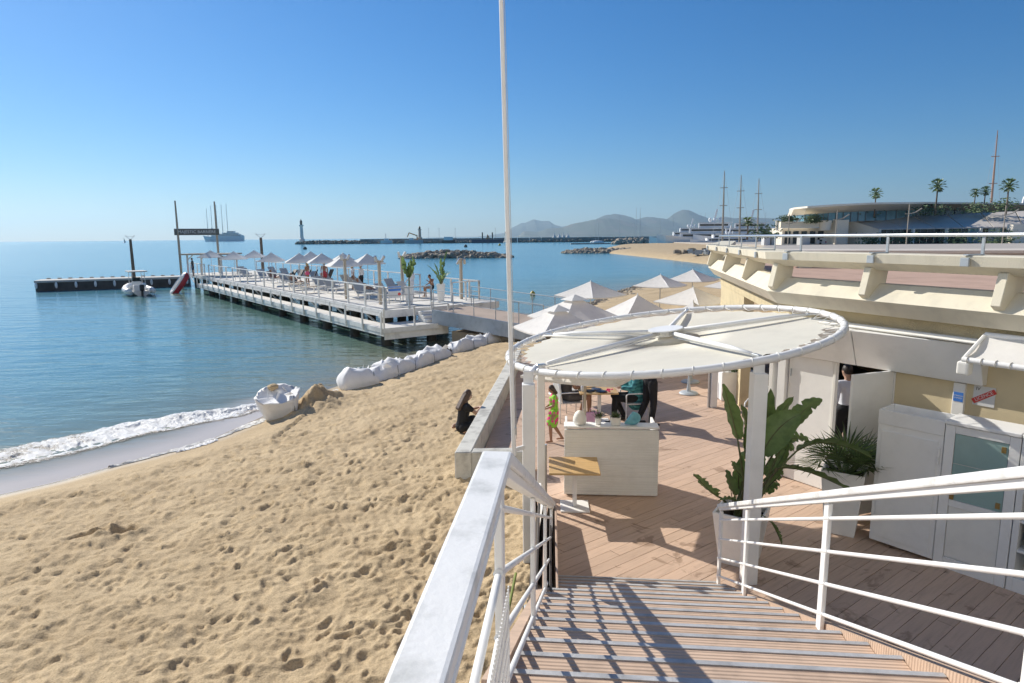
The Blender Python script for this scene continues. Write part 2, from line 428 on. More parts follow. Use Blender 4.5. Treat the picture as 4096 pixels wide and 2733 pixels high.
def sand_height(x, y):
    s = shore_dist(x, y)
    z = np.where(s > 0, SEA + 1.15 * (1 - np.exp(-np.maximum(s, 0) / 5.5)), SEA + 0.14 * np.maximum(s, -12) )
    rough = np.clip((s - 0.9) / 1.6, 0, 1)
    fx = np.clip((x - HX0) / HRES, 0, hmx - 1.01); fy = np.clip((y - HY0) / HRES, 0, hmy - 1.01)
    ix = fx.astype(int); iy = fy.astype(int); fx = fx - ix; fy = fy - iy
    d = (hm[iy, ix] * (1 - fx) + hm[iy, ix + 1] * fx) * (1 - fy) + (hm[iy + 1, ix] * (1 - fx) + hm[iy + 1, ix + 1] * fx) * fy
    far = np.clip((y - 31) / 3, 0, 1)
    d = d * (1 - far) + far * (0.16 * fbm(x, y, 5, 0.8, 4))
    z = z + rough * d
    # heap of dug sand by the big bag, drifts against the bags
    m = 0.50 * np.exp(-(((x + 5.55) / 0.62) ** 2 + ((y - 18.0) / 0.85) ** 2)) * (1 + 1.2 * fbm(x, y, 21, 3.2, 4) + 0.5 * (billow(x, y, 23, 4.0, 3) - 0.8))
    z = z + m
    ledge = 0.10 * np.exp(-((s - 2.0) / 0.5) ** 2) * (x < -5.5) * (0.6 + fbm(x, y, 31, 0.8, 2)); z = z + ledge
    # lowered below the paved terrace and the stairs
    lw = -0.96 + (y - 10.57) * 0.1125
    inside = ((y > 10.55) & (y < 22) & (x > lw + 0.1)) | ((y <= 10.6) & (x > 0.34))
    z = np.where(inside, np.minimum(z, -0.35), z)
    return z, s
na, nr = 780, 900
ang = np.linspace(R(-60), R(46), na); rad = np.exp(np.linspace(math.log(2.0), math.log(100), nr))
AA, RR = np.meshgrid(ang, rad)
SX, SY = np.sin(AA) * RR, np.cos(AA) * RR
SZ, SS = sand_height(SX, SY)
msand = bpy.data.materials.new('sand'); msand.use_nodes = True
N, L = add_links(msand); b = N['Principled BSDF']
tc = N.new('ShaderNodeTexCoord')
n1 = N.new('ShaderNodeTexNoise'); n1.inputs['Scale'].default_value = 0.9; n1.inputs['Detail'].default_value = 8; n1.inputs['Roughness'].default_value = 0.6
n2 = N.new('ShaderNodeTexNoise'); n2.inputs['Scale'].default_value = 55; n2.inputs['Detail'].default_value = 3
n3 = N.new('ShaderNodeTexNoise'); n3.inputs['Scale'].default_value = 14; n3.inputs['Detail'].default_value = 5
for n in (n1, n2, n3): L.new(tc.outputs['Object'], n.inputs['Vector'])
rp = N.new('ShaderNodeValToRGB'); rp.color_ramp.elements[0].position = 0.32; rp.color_ramp.elements[0].color = (0.47, 0.355, 0.215, 1)
rp.color_ramp.elements[1].position = 0.7; rp.color_ramp.elements[1].color = (0.585, 0.455, 0.285, 1)
L.new(n1.outputs[0], rp.inputs[0])
mxg = N.new('ShaderNodeMix'); mxg.data_type = 'RGBA'; mxg.blend_type = 'MULTIPLY'; mxg.inputs[0].default_value = 1.0
rg = N.new('ShaderNodeValToRGB'); rg.color_ramp.elements[0].position = 0.3; rg.color_ramp.elements[0].color = (0.72, 0.7, 0.66, 1); rg.color_ramp.elements[1].position = 0.6; rg.color_ramp.elements[1].color = (1.05, 1.04, 1.02, 1)
L.new(n2.outputs[0], rg.inputs[0]); L.new(rp.outputs[0], mxg.inputs[6]); L.new(rg.outputs[0], mxg.inputs[7])
at = N.new('ShaderNodeAttribute'); at.attribute_name = 'wet'
mw = N.new('ShaderNodeMix'); mw.data_type = 'RGBA'; L.new(at.outputs['Fac'], mw.inputs[0]); L.new(mxg.outputs[2], mw.inputs[6]); mw.inputs[7].default_value = (0.30, 0.225, 0.135, 1)
L.new(mw.outputs[2], b.inputs['Base Color'])
mrr = N.new('ShaderNodeMapRange'); mrr.inputs['To Min'].default_value = 0.95; mrr.inputs['To Max'].default_value = 0.24; L.new(at.outputs['Fac'], mrr.inputs[0]); L.new(mrr.outputs[0], b.inputs['Roughness'])
b.inputs['Specular IOR Level'].default_value = 0.3
ad = N.new('ShaderNodeMath'); ad.operation = 'ADD'; L.new(n2.outputs[0], ad.inputs[0])
m3 = N.new('ShaderNodeMath'); m3.operation = 'MULTIPLY'; m3.inputs[1].default_value = 2.5; L.new(n3.outputs[0], m3.inputs[0]); L.new(m3.outputs[0], ad.inputs[1])
inv = N.new('ShaderNodeMath'); inv.operation = 'SUBTRACT'; inv.inputs[0].default_value = 1.0; L.new(at.outputs['Fac'], inv.inputs[1])
bs = N.new('ShaderNodeMath'); bs.operation = 'MULTIPLY'; bs.inputs[1].default_value = 0.55; L.new(inv.outputs[0], bs.inputs[0])
bp = N.new('ShaderNodeBump'); bp.inputs['Distance'].default_value = 0.012; L.new(bs.outputs[0], bp.inputs['Strength']); L.new(ad.outputs[0], bp.inputs['Height']); L.new(bp.outputs[0], b.inputs['Normal'])
MATS['sand'] = msand
wet = np.clip(1.0 - (SS - 0.15) / 0.75, 0, 1) ; wet = wet * np.clip(1 - (SY - 20) / 4, 0.25, 1)
sand = grid_mesh('beach', SX, SY, SZ, 'sand', {'wet': wet}); tag(sand, kind='structure')

# ---- sea
na2, nr2 = 300, 300
ang2 = np.linspace(-math.pi, math.pi, na2); rad2 = np.concatenate([np.exp(np.linspace(math.log(2.0), math.log(400), nr2)), np.exp(np.linspace(math.log(420), math.log(12600), 40))])
A2, R2 = np.meshgrid(ang2, rad2); WX, WY = np.sin(A2) * R2, np.cos(A2) * R2
wd = -shore_dist(WX, WY); wd = np.where(R2 > 300, 300, wd)
pier_s = (WX + 6.17) * -0.596 + (WY - 31.2) * 0.803; pier_t = (WX + 6.17) * 0.803 + (WY - 31.2) * 0.596
WZ = np.full_like(WX, SEA) + np.where((R2 < 150), 0.05 * fbm(WX * 0.35, WY, 41, 0.7, 3) * np.clip(wd / 4, 0, 1), 0)
shal = np.exp(-np.maximum(wd, 0) / 3.2)
mid = np.exp(-(np.maximum(wd + 5 * fbm(WX, WY, 51, 0.12, 3), 0) / 13.0) ** 1.6)
mid = np.maximum(mid, 0.8 * np.exp(-(np.maximum(-pier_t - 2, 0) / 7.0) ** 2) * ((pier_s > -6) & (pier_s < 44) & (pier_t < 3)))
film = np.clip(1 - (wd - 0.5) / 1.5, 0, 1) * (WX < -6.2) * (WY < 20)
msea = bpy.data.materials.new('sea_water'); msea.use_nodes = True
N, L = add_links(msea); b = N['Principled BSDF']
b.inputs['Roughness'].default_value = 0.15; b.inputs['IOR'].default_value = 1.333; b.inputs['Specular IOR Level'].default_value = 0.5
tc = N.new('ShaderNodeTexCoord')
a1 = N.new('ShaderNodeAttribute'); a1.attribute_name = 'shallow'; a2 = N.new('ShaderNodeAttribute'); a2.attribute_name = 'mid'
big = N.new('ShaderNodeTexNoise'); big.inputs['Scale'].default_value = 0.02; big.inputs['Detail'].default_value = 4
mpb = N.new('ShaderNodeMapping'); mpb.inputs['Scale'].default_value = (0.25, 1.0, 1.0); mpb.inputs['Rotation'].default_value = (0, 0, R(8)); L.new(tc.outputs['Object'], mpb.inputs[0]); L.new(mpb.outputs[0], big.inputs['Vector'])
rb = N.new('ShaderNodeValToRGB'); rb.color_ramp.elements[0].position = 0.35; rb.color_ramp.elements[0].color = (0.05, 0.215, 0.295, 1); rb.color_ramp.elements[1].position = 0.68; rb.color_ramp.elements[1].color = (0.085, 0.28, 0.355, 1)
L.new(big.outputs[0], rb.inputs[0])
x1 = N.new('ShaderNodeMix'); x1.data_type = 'RGBA'; L.new(a2.outputs['Fac'], x1.inputs[0]); L.new(rb.outputs[0], x1.inputs[6]); x1.inputs[7].default_value = (0.115, 0.195, 0.15, 1)
x2 = N.new('ShaderNodeMix'); x2.data_type = 'RGBA'; L.new(a1.outputs['Fac'], x2.inputs[0]); L.new(x1.outputs[2], x2.inputs[6]); x2.inputs[7].default_value = (0.21, 0.185, 0.12, 1)
a3 = N.new('ShaderNodeAttribute'); a3.attribute_name = 'film'
x3 = N.new('ShaderNodeMix'); x3.data_type = 'RGBA'; L.new(a3.outputs['Fac'], x3.inputs[0]); L.new(x2.outputs[2], x3.inputs[6]); x3.inputs[7].default_value = (0.56, 0.49, 0.42, 1)
L.new(x3.outputs[2], b.inputs['Base Color'])
def wave(sc, rot, stx, det):
    mp = N.new('ShaderNodeMapping'); mp.inputs['Rotation'].default_value = (0, 0, R(rot)); mp.inputs['Scale'].default_value = (stx, 1, 1)
    t = N.new('ShaderNodeTexNoise'); t.inputs['Scale'].default_value = sc; t.inputs['Detail'].default_value = det; t.inputs['Roughness'].default_value = 0.55
    L.new(tc.outputs['Object'], mp.inputs[0]); L.new(mp.outputs[0], t.inputs['Vector']); return t.outputs[0]
hsum = None
for sc, rot, stx, det, amp in ((0.55, 12, 0.30, 3, 0.5), (1.9, -18, 0.45, 3, 0.16), (6.0, 25, 0.7, 2, 0.035)):
    ml = N.new('ShaderNodeMath'); ml.operation = 'MULTIPLY'; ml.inputs[1].default_value = amp; L.new(wave(sc, rot, stx, det), ml.inputs[0])
    if hsum is None: hsum = ml.outputs[0]
    else:
        s_ = N.new('ShaderNodeMath'); s_.operation = 'ADD'; L.new(hsum, s_.inputs[0]); L.new(ml.outputs[0], s_.inputs[1]); hsum = s_.outputs[0]
bp = N.new('ShaderNodeBump'); bp.inputs['Strength'].default_value = 0.75; bp.inputs['Distance'].default_value = 0.42
fm = N.new('ShaderNodeMapRange'); fm.inputs['To Min'].default_value = 0.60; fm.inputs['To Max'].default_value = 0.05; L.new(a3.outputs['Fac'], fm.inputs[0]); L.new(fm.outputs[0], bp.inputs['Strength'])
L.new(hsum, bp.inputs['Height']); L.new(bp.outputs[0], b.inputs['Normal'])
MATS['sea'] = msea
sea = grid_mesh('sea', WX, WY, WZ, 'sea', {'shallow': shal, 'mid': mid, 'film': film}); tag(sea, kind='structure')

# ---- breaking wave with foam along the open shore
outer = np.array([(-17, 9.0), (-14.6, 12.3), (-12.41, 15.1), (-11.5, 16.2), (-10.6, 17.3), (-9.4, 18.2), (-8.3, 18.9), (-7.3, 19.5)]); inner = np.array([(-15.2, 7.6), (-13.0, 10.9), (-11.1, 13.5), (-10.2, 14.5), (-9.4, 15.9), (-8.45, 16.8), (-7.6, 17.8), (-6.75, 19.3)])
nu, nv = 760, 110
tt = np.linspace(0, len(outer) - 1, nu); 
def interp(P, t): return np.stack([np.interp(t, np.arange(len(P)), P[:, k]) for k in range(2)], -1)
O_, I_ = interp(outer, tt), interp(inner, tt); vv = np.linspace(0, 1, nv)
wob = 0.10 * fbm(tt * 2.2, tt * 0, 61, 1.0, 4)[:, None]
V_ = vv[None, :] + wob * 1.2
FX = O_[:, 0:1] + (I_[:, 0:1] - O_[:, 0:1]) * V_; FY = O_[:, 1:2] + (I_[:, 1:2] - O_[:, 1:2]) * V_
crest = 0.15 * np.exp(-((vv - 0.30) / 0.20) ** 2)[None, :] * (0.65 + 0.9 * fbm(FX, FY, 71, 0.8, 3))
lump = 0.16 * fbm(FX, FY, 81, 4.0, 5) * np.exp(-((vv - 0.42) / 0.36) ** 4)[None, :]
edge = np.minimum(1, np.minimum(vv / 0.10, (1 - vv) / 0.12))[None, :]
FZ = SEA + 0.012 + (crest + lump) * edge
foamy = np.exp(-((vv - 0.48) / 0.36) ** 4)[None, :] * (0.75 + 1.5 * fbm(FX, FY, 91, 1.6, 4)) * np.clip(edge * 1.3, 0, 1)
mf = bpy.data.materials.new('foam'); mf.use_nodes = True; N, L = add_links(mf); b = N['Principled BSDF']
at = N.new('ShaderNodeAttribute'); at.attribute_name = 'foam'; tc = N.new('ShaderNodeTexCoord')
nn = N.new('ShaderNodeTexNoise'); nn.inputs['Scale'].default_value = 9; nn.inputs['Detail'].default_value = 6; nn.inputs['Roughness'].default_value = 0.7; L.new(tc.outputs['Object'], nn.inputs['Vector'])
n4 = N.new('ShaderNodeTexNoise'); n4.inputs['Scale'].default_value = 26; n4.inputs['Detail'].default_value = 4; n4.inputs['Roughness'].default_value = 0.7; L.new(tc.outputs['Object'], n4.inputs['Vector'])
def mth(op, a, b_):
    q = N.new('ShaderNodeMath'); q.operation = op
    for k, v in enumerate((a, b_)):
        if isinstance(v, (int, float)): q.inputs[k].default_value = v
        else: L.new(v, q.inputs[k])
    return q.outputs[0]
nz = mth('ADD', mth('MULTIPLY', nn.outputs[0], 1.0), mth('MULTIPLY', n4.outputs[0], 0.9))
sm = mth('ADD', mth('MULTIPLY', at.outputs['Fac'], 0.9), nz)
rr = N.new('ShaderNodeMapRange'); rr.inputs['From Min'].default_value = 1.22; rr.inputs['From Max'].default_value = 1.42; L.new(sm, rr.inputs[0])
ra_ = N.new('ShaderNodeMapRange'); ra_.inputs['From Min'].default_value = 1.04; ra_.inputs['From Max'].default_value = 1.20; L.new(sm, ra_.inputs[0])
mc = N.new('ShaderNodeMix'); mc.data_type = 'RGBA'; L.new(rr.outputs[0], mc.inputs[0]); mc.inputs[6].default_value = (0.30, 0.25, 0.175, 1); mc.inputs[7].default_value = (0.88, 0.88, 0.86, 1); L.new(mc.outputs[2], b.inputs['Base Color'])
b.inputs['Roughness'].default_value = 0.28; b.inputs['IOR'].default_value = 1.34
bp = N.new('ShaderNodeBump'); bp.inputs['Strength'].default_value = 0.9; bp.inputs['Distance'].default_value = 0.04
L.new(nz, bp.inputs['Height']); L.new(bp.outputs[0], b.inputs['Normal'])
tr = N.new('ShaderNodeBsdfTransparent'); ms_ = N.new('ShaderNodeMixShader'); L.new(ra_.outputs[0], ms_.inputs[0]); L.new(tr.outputs[0], ms_.inputs[1]); L.new(b.outputs[0], ms_.inputs[2]); L.new(ms_.outputs[0], N['Material Output'].inputs[0])
MATS['foam'] = mf
fo = grid_mesh('foam', FX, FY, FZ, 'foam', {'foam': foamy}); tag(fo, 'white foaming wave breaking along the sandy shore', 'wave', kind='stuff')

# ---- promenade and esplanade behind the parapet
def sheet(name, rows, m, thick=0.6):
    mb = MB()
    top = [Vector(p) for p in rows]
    n = len(top); mb.v = top + [p - Vector((0, 0, thick)) for p in top]
    mb.face(range(n)); mb.face(range(2 * n - 1, n - 1, -1))
    for i in range(n): j = (i + 1) % n; mb.face((i, i + n, j + n, j))
    return tag(mb.build(name, m), kind='structure')
sheet('promenade', [(8.9, 3.0, 2.6), (7.2, 10.4, 2.6), (7.7, 18.6, 2.6), (10.9, 30, 2.6), (15.5, 42, 2.6), (120, 42, 2.6), (120, 3, 2.6)], 'paving')
sheet('esplanade', [(15.5, 42.01, 2.55), (40, 105, 2.0), (70, 178, 1.25), (75, 330, 1.0), (420, 330, 1.0), (420, 178, 1.25), (300, 42.01, 2.55)], 'asphalt', 3.2)

# ---- far beach, groyne, islet
fu = np.linspace(0, 1, 140); fv = np.linspace(0, 1, 60)
eb = np.array([(39.5, 80), (37.2, 100), (36.4, 116), (35, 146), (33, 170), (31, 196), (34, 230), (50, 300)], float)
E_ = interp(eb, fu * (len(eb) - 1)); U, V2 = np.meshgrid(fv, E_[:, 0]); 
BX = E_[:, 0:1] - 3 + 75 * fv[None, :] ** 1.5; BY = E_[:, 1:2] + 0 * BX
BZ = SEA - 0.35 + 2.0 * (1 - np.exp(-fv * 9))[None, :] + 0.35 * fbm(BX, BY, 101, 0.15, 4) * np.clip(fv * 8, 0, 1)[None, :]
tag(grid_mesh('far_beach', BX, BY, BZ, 'sand', {'wet': 0 * BX}), kind='structure')
def boulder(mb, c, r, seed):
    rr_ = random.Random(seed); k0 = len(mb.v)
    mb.ell(c, (r * rr_.uniform(0.8, 1.3), r * rr_.uniform(0.7, 1.2), r * rr_.uniform(0.55, 0.9)), 7, 5)
    for i in range(k0, len(mb.v)):
        p = mb.v[i] - Vector(c); mb.v[i] = Vector(c) + p * rr_.uniform(0.72, 1.15)
def rockpile(name, label, x0, x1, y0, y1, h, n, rmin, rmax, prof=lambda u: 1.0):
    mb = MB()
    for i in range(n):
        u = random.random(); w = random.uniform(-1, 1); x = x0 + (x1 - x0) * u; y = (y0 + y1) / 2 + w * (y1 - y0) / 2
        z = SEA + h * prof(u) * (1 - w * w) * random.uniform(0.55, 1.0) - 0.2
        boulder(mb, (x, y, z), random.uniform(rmin, rmax), 1000 + i)
    return solo(mb, name, 'stone', label, 'rocks', kind='stuff', fix=False)
pr = lambda u: max(0.0, math.sin(math.pi * min(1, max(0, u)) ** 0.8)) ** 0.6
rockpile('rock_islet', 'low brown rock islet out in the bay', -26.5, 0.2, 158, 166, 1.75, 520, 0.45, 1.0, pr)
rockpile('rock_groyne', 'low boulder groyne running out from the far beach', 15.5, 36, 192, 200, 1.3, 380, 0.5, 1.0, lambda u: min(1, 0.4 + u * 2))
rockpile('shore_rocks', 'small brown stones along the water beyond the parasols', 5.5, 19, 46, 72, 0, 1, 0.2, 0.3)
bpy.data.objects.remove(bpy.data.objects['shore_rocks'])
mb = MB()
for i in range(900):
    t = random.random() ** 0.8; k = 17 + t * 5.2; x = float(np.interp(k, range(len(SHORE)), SHORE[:, 0])); y = float(np.interp(k, range(len(SHORE)), SHORE[:, 1]))
    w = abs(random.gauss(0, 1.6)); nx, ny = 0.86, -0.5
    boulder(mb, (x + nx * w, y + ny * w, SEA + 0.10 * w), random.uniform(0.10, 0.30), i)
solo(mb, 'shore_rubble', 'stone', 'band of small brown stones where the beach meets the water behind the parasols', 'stones', kind='stuff', fix=False)
rockpile('jetty_boulders', 'pile of pale boulders at the end of the tan harbour wall', 62, 88, 395, 404, 3.6, 160, 0.9, 2.0, pr)

# ---- hills across the bay: three ridges at their real distances
def ridge(name, pts, D, depth, seed):
    px = np.array([p[0] for p in pts], float); pz = np.array([p[1] for p in pts], float)
    px = px * 0.987; pz = pz * 0.975; xs = np.linspace(px[0], px[-1], 260); h = np.interp(xs, px, pz); h = h * (1 + 0.16 * fbm(xs, xs * 0 + seed, seed, 1 / 170.0, 4)) 
    d = np.linspace(-1, 1, 36)
    X = xs[:, None] + 0 * d[None, :]; Y = D + depth * d[None, :] + 0 * X
    sp = 1 + 0.55 * fbm(X, Y, seed, 1 / 900.0, 4) * (1 - np.abs(d))[None, :] ** 0
    ten = np.clip(1 - np.abs(d) ** 1.15, 0, 1)[None, :]
    k = np.where(np.abs(d) < 0.02, 1.0, sp)
    Z = h[:, None] * ten * k + 18 * fbm(X, Y, seed + 5, 1 / 160.0, 4) * np.clip(h[:, None] / 60, 0, 1) - 4
    return tag(grid_mesh(name, X, Y, Z, 'hill'), kind='structure')
mat('hill', (0.10, 0.115, 0.085), 0.95, 0.25, 0.004, c2=(0.15, 0.135, 0.11))
ridge('hills_far', [(-1315, 14), (-595, 16), (-307, 50), (-91, 93), (17, 200), (179, 267), (237, 259), (396, 326), (522, 296), (648, 306), (738, 242), (846, 211), (990, 219), (1134, 230), (1314, 216), (1566, 79), (1926, 0)], 11000, 1500, 111)
ridge('hills', [(590, 0), (763, 82), (907, 167), (993, 193), (1123, 252), (1253, 316), (1411, 324), (1512, 306), (1598, 277), (1670, 250), (1742, 275), (1829, 299), (1973, 273), (2102, 235), (2203, 293), (2304, 338), (2448, 298), (2578, 247), (2707, 183), (2825, 234), (3012, 223), (3161, 249), (3441, 238), (3591, 259), (3665, 254), (3740, 304), (3833, 279), (3964, 242), (4225, 259), (4785, 170), (5532, 89)], 8800, 1400, 121)
ridge('hills_near', [(-92, 4), (80, 19), (131, 73), (217, 70), (286, 58), (378, 89), (469, 93), (561, 99), (653, 125), (767, 151), (859, 179), (951, 198), (1031, 194), (1168, 165), (1340, 123), (1523, 87), (1798, 44), (2371, 17), (2829, 0)], 7000, 900, 131)
# ------------------------------------------------------------------ terrace deck of single planks
def deck_mat():
    m = MATS['deck']; N, L = add_links(m); b = N['Principled BSDF']
    no = [n for n in N if n.type == 'TEX_NOISE'][0]
    tc = [n for n in N if n.type == 'TEX_COORD'][0]
    mp = N.new('ShaderNodeMapping'); mp.vector_type = 'TEXTURE'; mp.inputs['Rotation'].default_value = (0, 0, R(37)); mp.inputs['Scale'].default_value = (1.0, 0.08, 1)
    L.new(tc.outputs['Object'], mp.inputs[0]); L.new(mp.outputs[0], no.inputs['Vector']); no.inputs['Scale'].default_value = 2.2
    # wet stains and spilt dirt with shapes of their own, on the stretch beside the cabinets
    st = N.new('ShaderNodeTexNoise'); st.inputs['Scale'].default_value = 2.6; st.inputs['Detail'].default_value = 7; st.inputs['Roughness'].default_value = 0.62; st.inputs['Distortion'].default_value = 0.5; L.new(tc.outputs['Object'], st.inputs['Vector'])
    rp = N.new('ShaderNodeValToRGB'); rp.color_ramp.elements[0].position = 0.60; rp.color_ramp.elements[0].color = (1, 1, 1, 1); rp.color_ramp.elements[1].position = 0.66; rp.color_ramp.elements[1].color = (0.64, 0.61, 0.58, 1)
    L.new(st.outputs[0], rp.inputs[0])
    hs = [n for n in N if n.type == 'HUE_SAT'][0]
    mx = N.new('ShaderNodeMix'); mx.data_type = 'RGBA'; mx.blend_type = 'MULTIPLY'; mx.inputs[0].default_value = 1.0
    L.new(hs.outputs[0], mx.inputs[6]); L.new(rp.outputs[0], mx.inputs[7]); L.new(mx.outputs[2], b.inputs['Base Color'])
    for n in N:
        if n.type == 'MAP_RANGE': n.inputs['To Min'].default_value = 0.9; n.inputs['To Max'].default_value = 1.08
deck_mat()
def clip(poly, a, b):
    """keep the part of poly left of line a->b"""
    out = []; n = len(poly)
    f = lambda p: (b[0] - a[0]) * (p[1] - a[1]) - (b[1] - a[1]) * (p[0] - a[0])
    for i in range(n):
        p, q = poly[i], poly[(i + 1) % n]; fp, fq = f(p), f(q)
        if fp >= 0: out.append(p)
        if fp * fq < 0: t = fp / (fp - fq); out.append((p[0] + (q[0] - p[0]) * t, p[1] + (q[1] - p[1]) * t))
    return out
terrace = tag(MB().prism([(0.36, 2.0), (10.5, 2.0), (10.5, 21.6), (0.25, 21.6), (-0.62, 10.7), (0.36, 10.7)], -0.5, -0.045).build('terrace_deck', 'dark_gap'), kind='structure')
pd = (math.cos(R(37)), math.sin(R(37))); pn = (-pd[1], pd[0])
regions = [[(0.36, 4.2), (6.2, 4.2), (6.9, 10.7), (0.36, 10.7)], [(-0.62, 10.7), (6.9, 10.7), (9.0, 17), (8.0, 21.6), (0.25, 21.6)]]
random.seed(3)
PW = 0.165
for reg in regions:
    for k in range(-40, 140):
        n0 = k * PW; s = -6 + (k * 1.37) % 4.6
        while s < 26:
            ln = 4.6
            q = [(pd[0] * a + pn[0] * c, pd[1] * a + pn[1] * c) for a, c in ((s + 0.003, n0 + 0.003), (s + ln - 0.003, n0 + 0.003), (s + ln - 0.003, n0 + PW - 0.003), (s + 0.003, n0 + PW - 0.003))]
            for i in range(len(reg)): 
                if q: q = clip(q, reg[i], reg[(i + 1) % len(reg)])
            if len(q) >= 3 and abs(sum(q[i][0] * q[(i + 1) % len(q)][1] - q[(i + 1) % len(q)][0] * q[i][1] for i in range(len(q)))) > 0.02:
                dz = random.uniform(-0.0015, 0.0015)
                MB().prism(q, -0.035, dz).build('plank', 'deck', terrace)
            s += ln

# ---- low concrete wall round the terrace, with its return
w = MB()
w.prism([(-0.98, 10.45), (-0.70, 10.45), (0.02, 17.4), (0.30, 20.4), (0.02, 20.4), (-0.26, 17.4)], -0.75, 0.40)
o = thing('low_wall', 'low grey concrete wall between the sand and the terrace', 'wall', (-0.98, 10.45, -0.75))
w.build('wall_run', 'lowwall', o, bevel=0.015)
MB().prism([(-0.698, 10.45), (0.34, 10.45), (0.34, 10.68), (-0.674, 10.68)], -0.75, 0.397).build('wall_return', 'lowwall', o, bevel=0.015)

# ------------------------------------------------------------------ staircase
SA = R(5.5); su = Vector((math.sin(SA), math.cos(SA), 0)); sv = Vector((math.cos(SA), -math.sin(SA), 0))
RIS, TRD, NST, SW = 0.158, 0.345, 15, 1.87
SP0 = Vector((0.40, 6.86, 0))
SLOPE = RIS / TRD
stair = thing('staircase', 'wide wooden stairs with metal nosings going down to the terrace', 'stairs', (1.3, 6.8, 0))
mt = MATS['tread']; N, L = add_links(mt); b = N['Principled BSDF']
tc = N.new('ShaderNodeTexCoord'); wv = N.new('ShaderNodeTexWave'); wv.bands_direction = 'Y'; wv.inputs['Scale'].default_value = 13; wv.inputs['Distortion'].default_value = 0.0
mp = N.new('ShaderNodeMapping'); mp.inputs['Rotation'].default_value = (0, 0, SA); L.new(tc.outputs['Object'], mp.inputs[0]); L.new(mp.outputs[0], wv.inputs['Vector'])
bp = N.new('ShaderNodeBump'); bp.inputs['Strength'].default_value = 0.6; bp.inputs['Distance'].default_value = 0.006; L.new(wv.outputs['Fac'], bp.inputs['Height']); L.new(bp.outputs[0], b.inputs['Normal'])
for k in range(1, NST + 1):
    z = RIS * k; p = SP0 - su * (TRD * (k - 1)); dep = TRD if k < NST else 2.6
    c = p + sv * (SW / 2) - su * (dep / 2)
    MB().box(c + Vector((0, 0, z - 0.02)), (SW, dep + 0.01, 0.04), -SA).build('tread', 'tread', stair)
    MB().box(p + sv * (SW / 2) - su * 0.045 + Vector((0, 0, z - RIS / 2 - 0.02)), (SW - 0.01, 0.02, RIS - 0.045), -SA).build('riser', 'tread', stair)
    nb_ = MB().box(p + sv * (SW / 2) - su * 0.009 + Vector((0, 0, z + 0.001)), (SW + 0.004, 0.028, 0.010), -SA)
    nb_.box(p + sv * (SW / 2) + su * 0.008 + Vector((0, 0, z - 0.012)), (SW + 0.004, 0.006, 0.026), -SA); nb_.build('nosing', 'nosing', stair)
for side in (0, 1):
    q = SP0 + sv * (-0.035 if side == 0 else SW + 0.035)
    a = q + su * 0.12 + Vector((0, 0, -0.08)); e = q - su * (TRD * (NST - 1)) + Vector((0, 0, RIS * NST - 0.13))
    MB().beam(a, e, 0.06, 0.30).build('stringer', 'tread', stair)
    MB().beam(e, e - su * 2.5, 0.06, 0.28).build('landing_edge', 'tread', stair)

# ---- handrails of the stairs
def railing(name, label, foot, posts, t_end, landing, closed_end=True):
    """foot: lower end of the rail line in plan; slope rises towards the viewer"""
    ztop = lambda t: 1.09 + SLOPE * t
    zl = lambda t: RIS + SLOPE * t
    P = lambda t, z: foot - su * t + Vector((0, 0, z))
    r = thing(name, label, 'railing', (foot.x, foot.y, 0))
    def bar(a, e, nm, wdt, hgt, m, bev): MB().beam(a, e, wdt, hgt).build(nm, m, r, bevel=bev, seg=2)
    tc_ = 4.83
    up_t = min(t_end, tc_)
    bar(P(-0.03, ztop(-0.03) - 0.02), P(up_t, ztop(up_t) - 0.02), 'handrail', 0.088, 0.040, 'white_worn', 0.008)
    bar(P(-0.02, ztop(0) - 0.062), P(up_t, ztop(up_t) - 0.062), 'handrail_lip', 0.058, 0.034, 'white', 0.004)
    if landing:
        bar(P(tc_ + 0.001, ztop(tc_) - 0.018), P(tc_ + 2.6, ztop(tc_) - 0.018), 'handrail', 0.092, 0.042, 'white_worn', 0.009)
        bar(P(tc_, ztop(tc_) - 0.062), P(tc_ + 2.6, ztop(tc_) - 0.062), 'handrail_lip', 0.06, 0.036, 'white', 0.004)
    for t in posts:
        zz = ztop(min(t, tc_)); z0 = zl(min(t, tc_)) - 0.16
        mb = MB().box(P(t, (zz - 0.07 + z0) / 2), (0.026, 0.075, zz - 0.07 - z0), -SA)
        mb.build('post', 'white', r, bevel=0.004)
        fl_ = MB().box(P(t, z0 + 0.012), (0.07, 0.13, 0.014), -SA)
        for q in (-1, 1): fl_.tube([P(t + 0.045 * q, z0 + 0.015), P(t + 0.045 * q, z0 + 0.032)], 0.010, 6)
        fl_.build('base_flange', 'galv', r)
        for h in (0.10, 0.31, 0.53, 0.75):
            c_ = P(t, zl(min(t, tc_)) + h); MB().tube([c_ - su * 0.05 + Vector((0, 0, 0.05 * SLOPE * (t < tc_))), c_ + su * 0.05 - Vector((0, 0, 0.05 * SLOPE * (t < tc_)))], 0.0165, 8).build('rod_collar', 'white_worn', r)
    for h in (0.10, 0.31, 0.53, 0.75):
        pts = [P(-0.0, zl(0) + h)] + [P(up_t, zl(up_t) + h)]
        MB().tube(pts, 0.0125, 10).build('rod', 'white', r, smooth='auto')
        if landing: MB().tube([P(tc_ + 0.02, zl(tc_) + h), P(tc_ + 2.6, zl(tc_) + h)], 0.0125, 10).build('rod', 'white', r, smooth='auto')
    return r
railing('stair_railing', 'white railing on the sand side of the stairs with worn top rail', Vector((0.415, 6.72, 0)), (0.0, 1.55, 3.15, 4.80, 6.4), 4.83, True)
railing('stair_railing', 'white railing on the cabinet side of the stairs', Vector((2.245, 6.63, 0)), (0.0, 1.0, 2.78, 4.6, 6.3), 4.83, True)
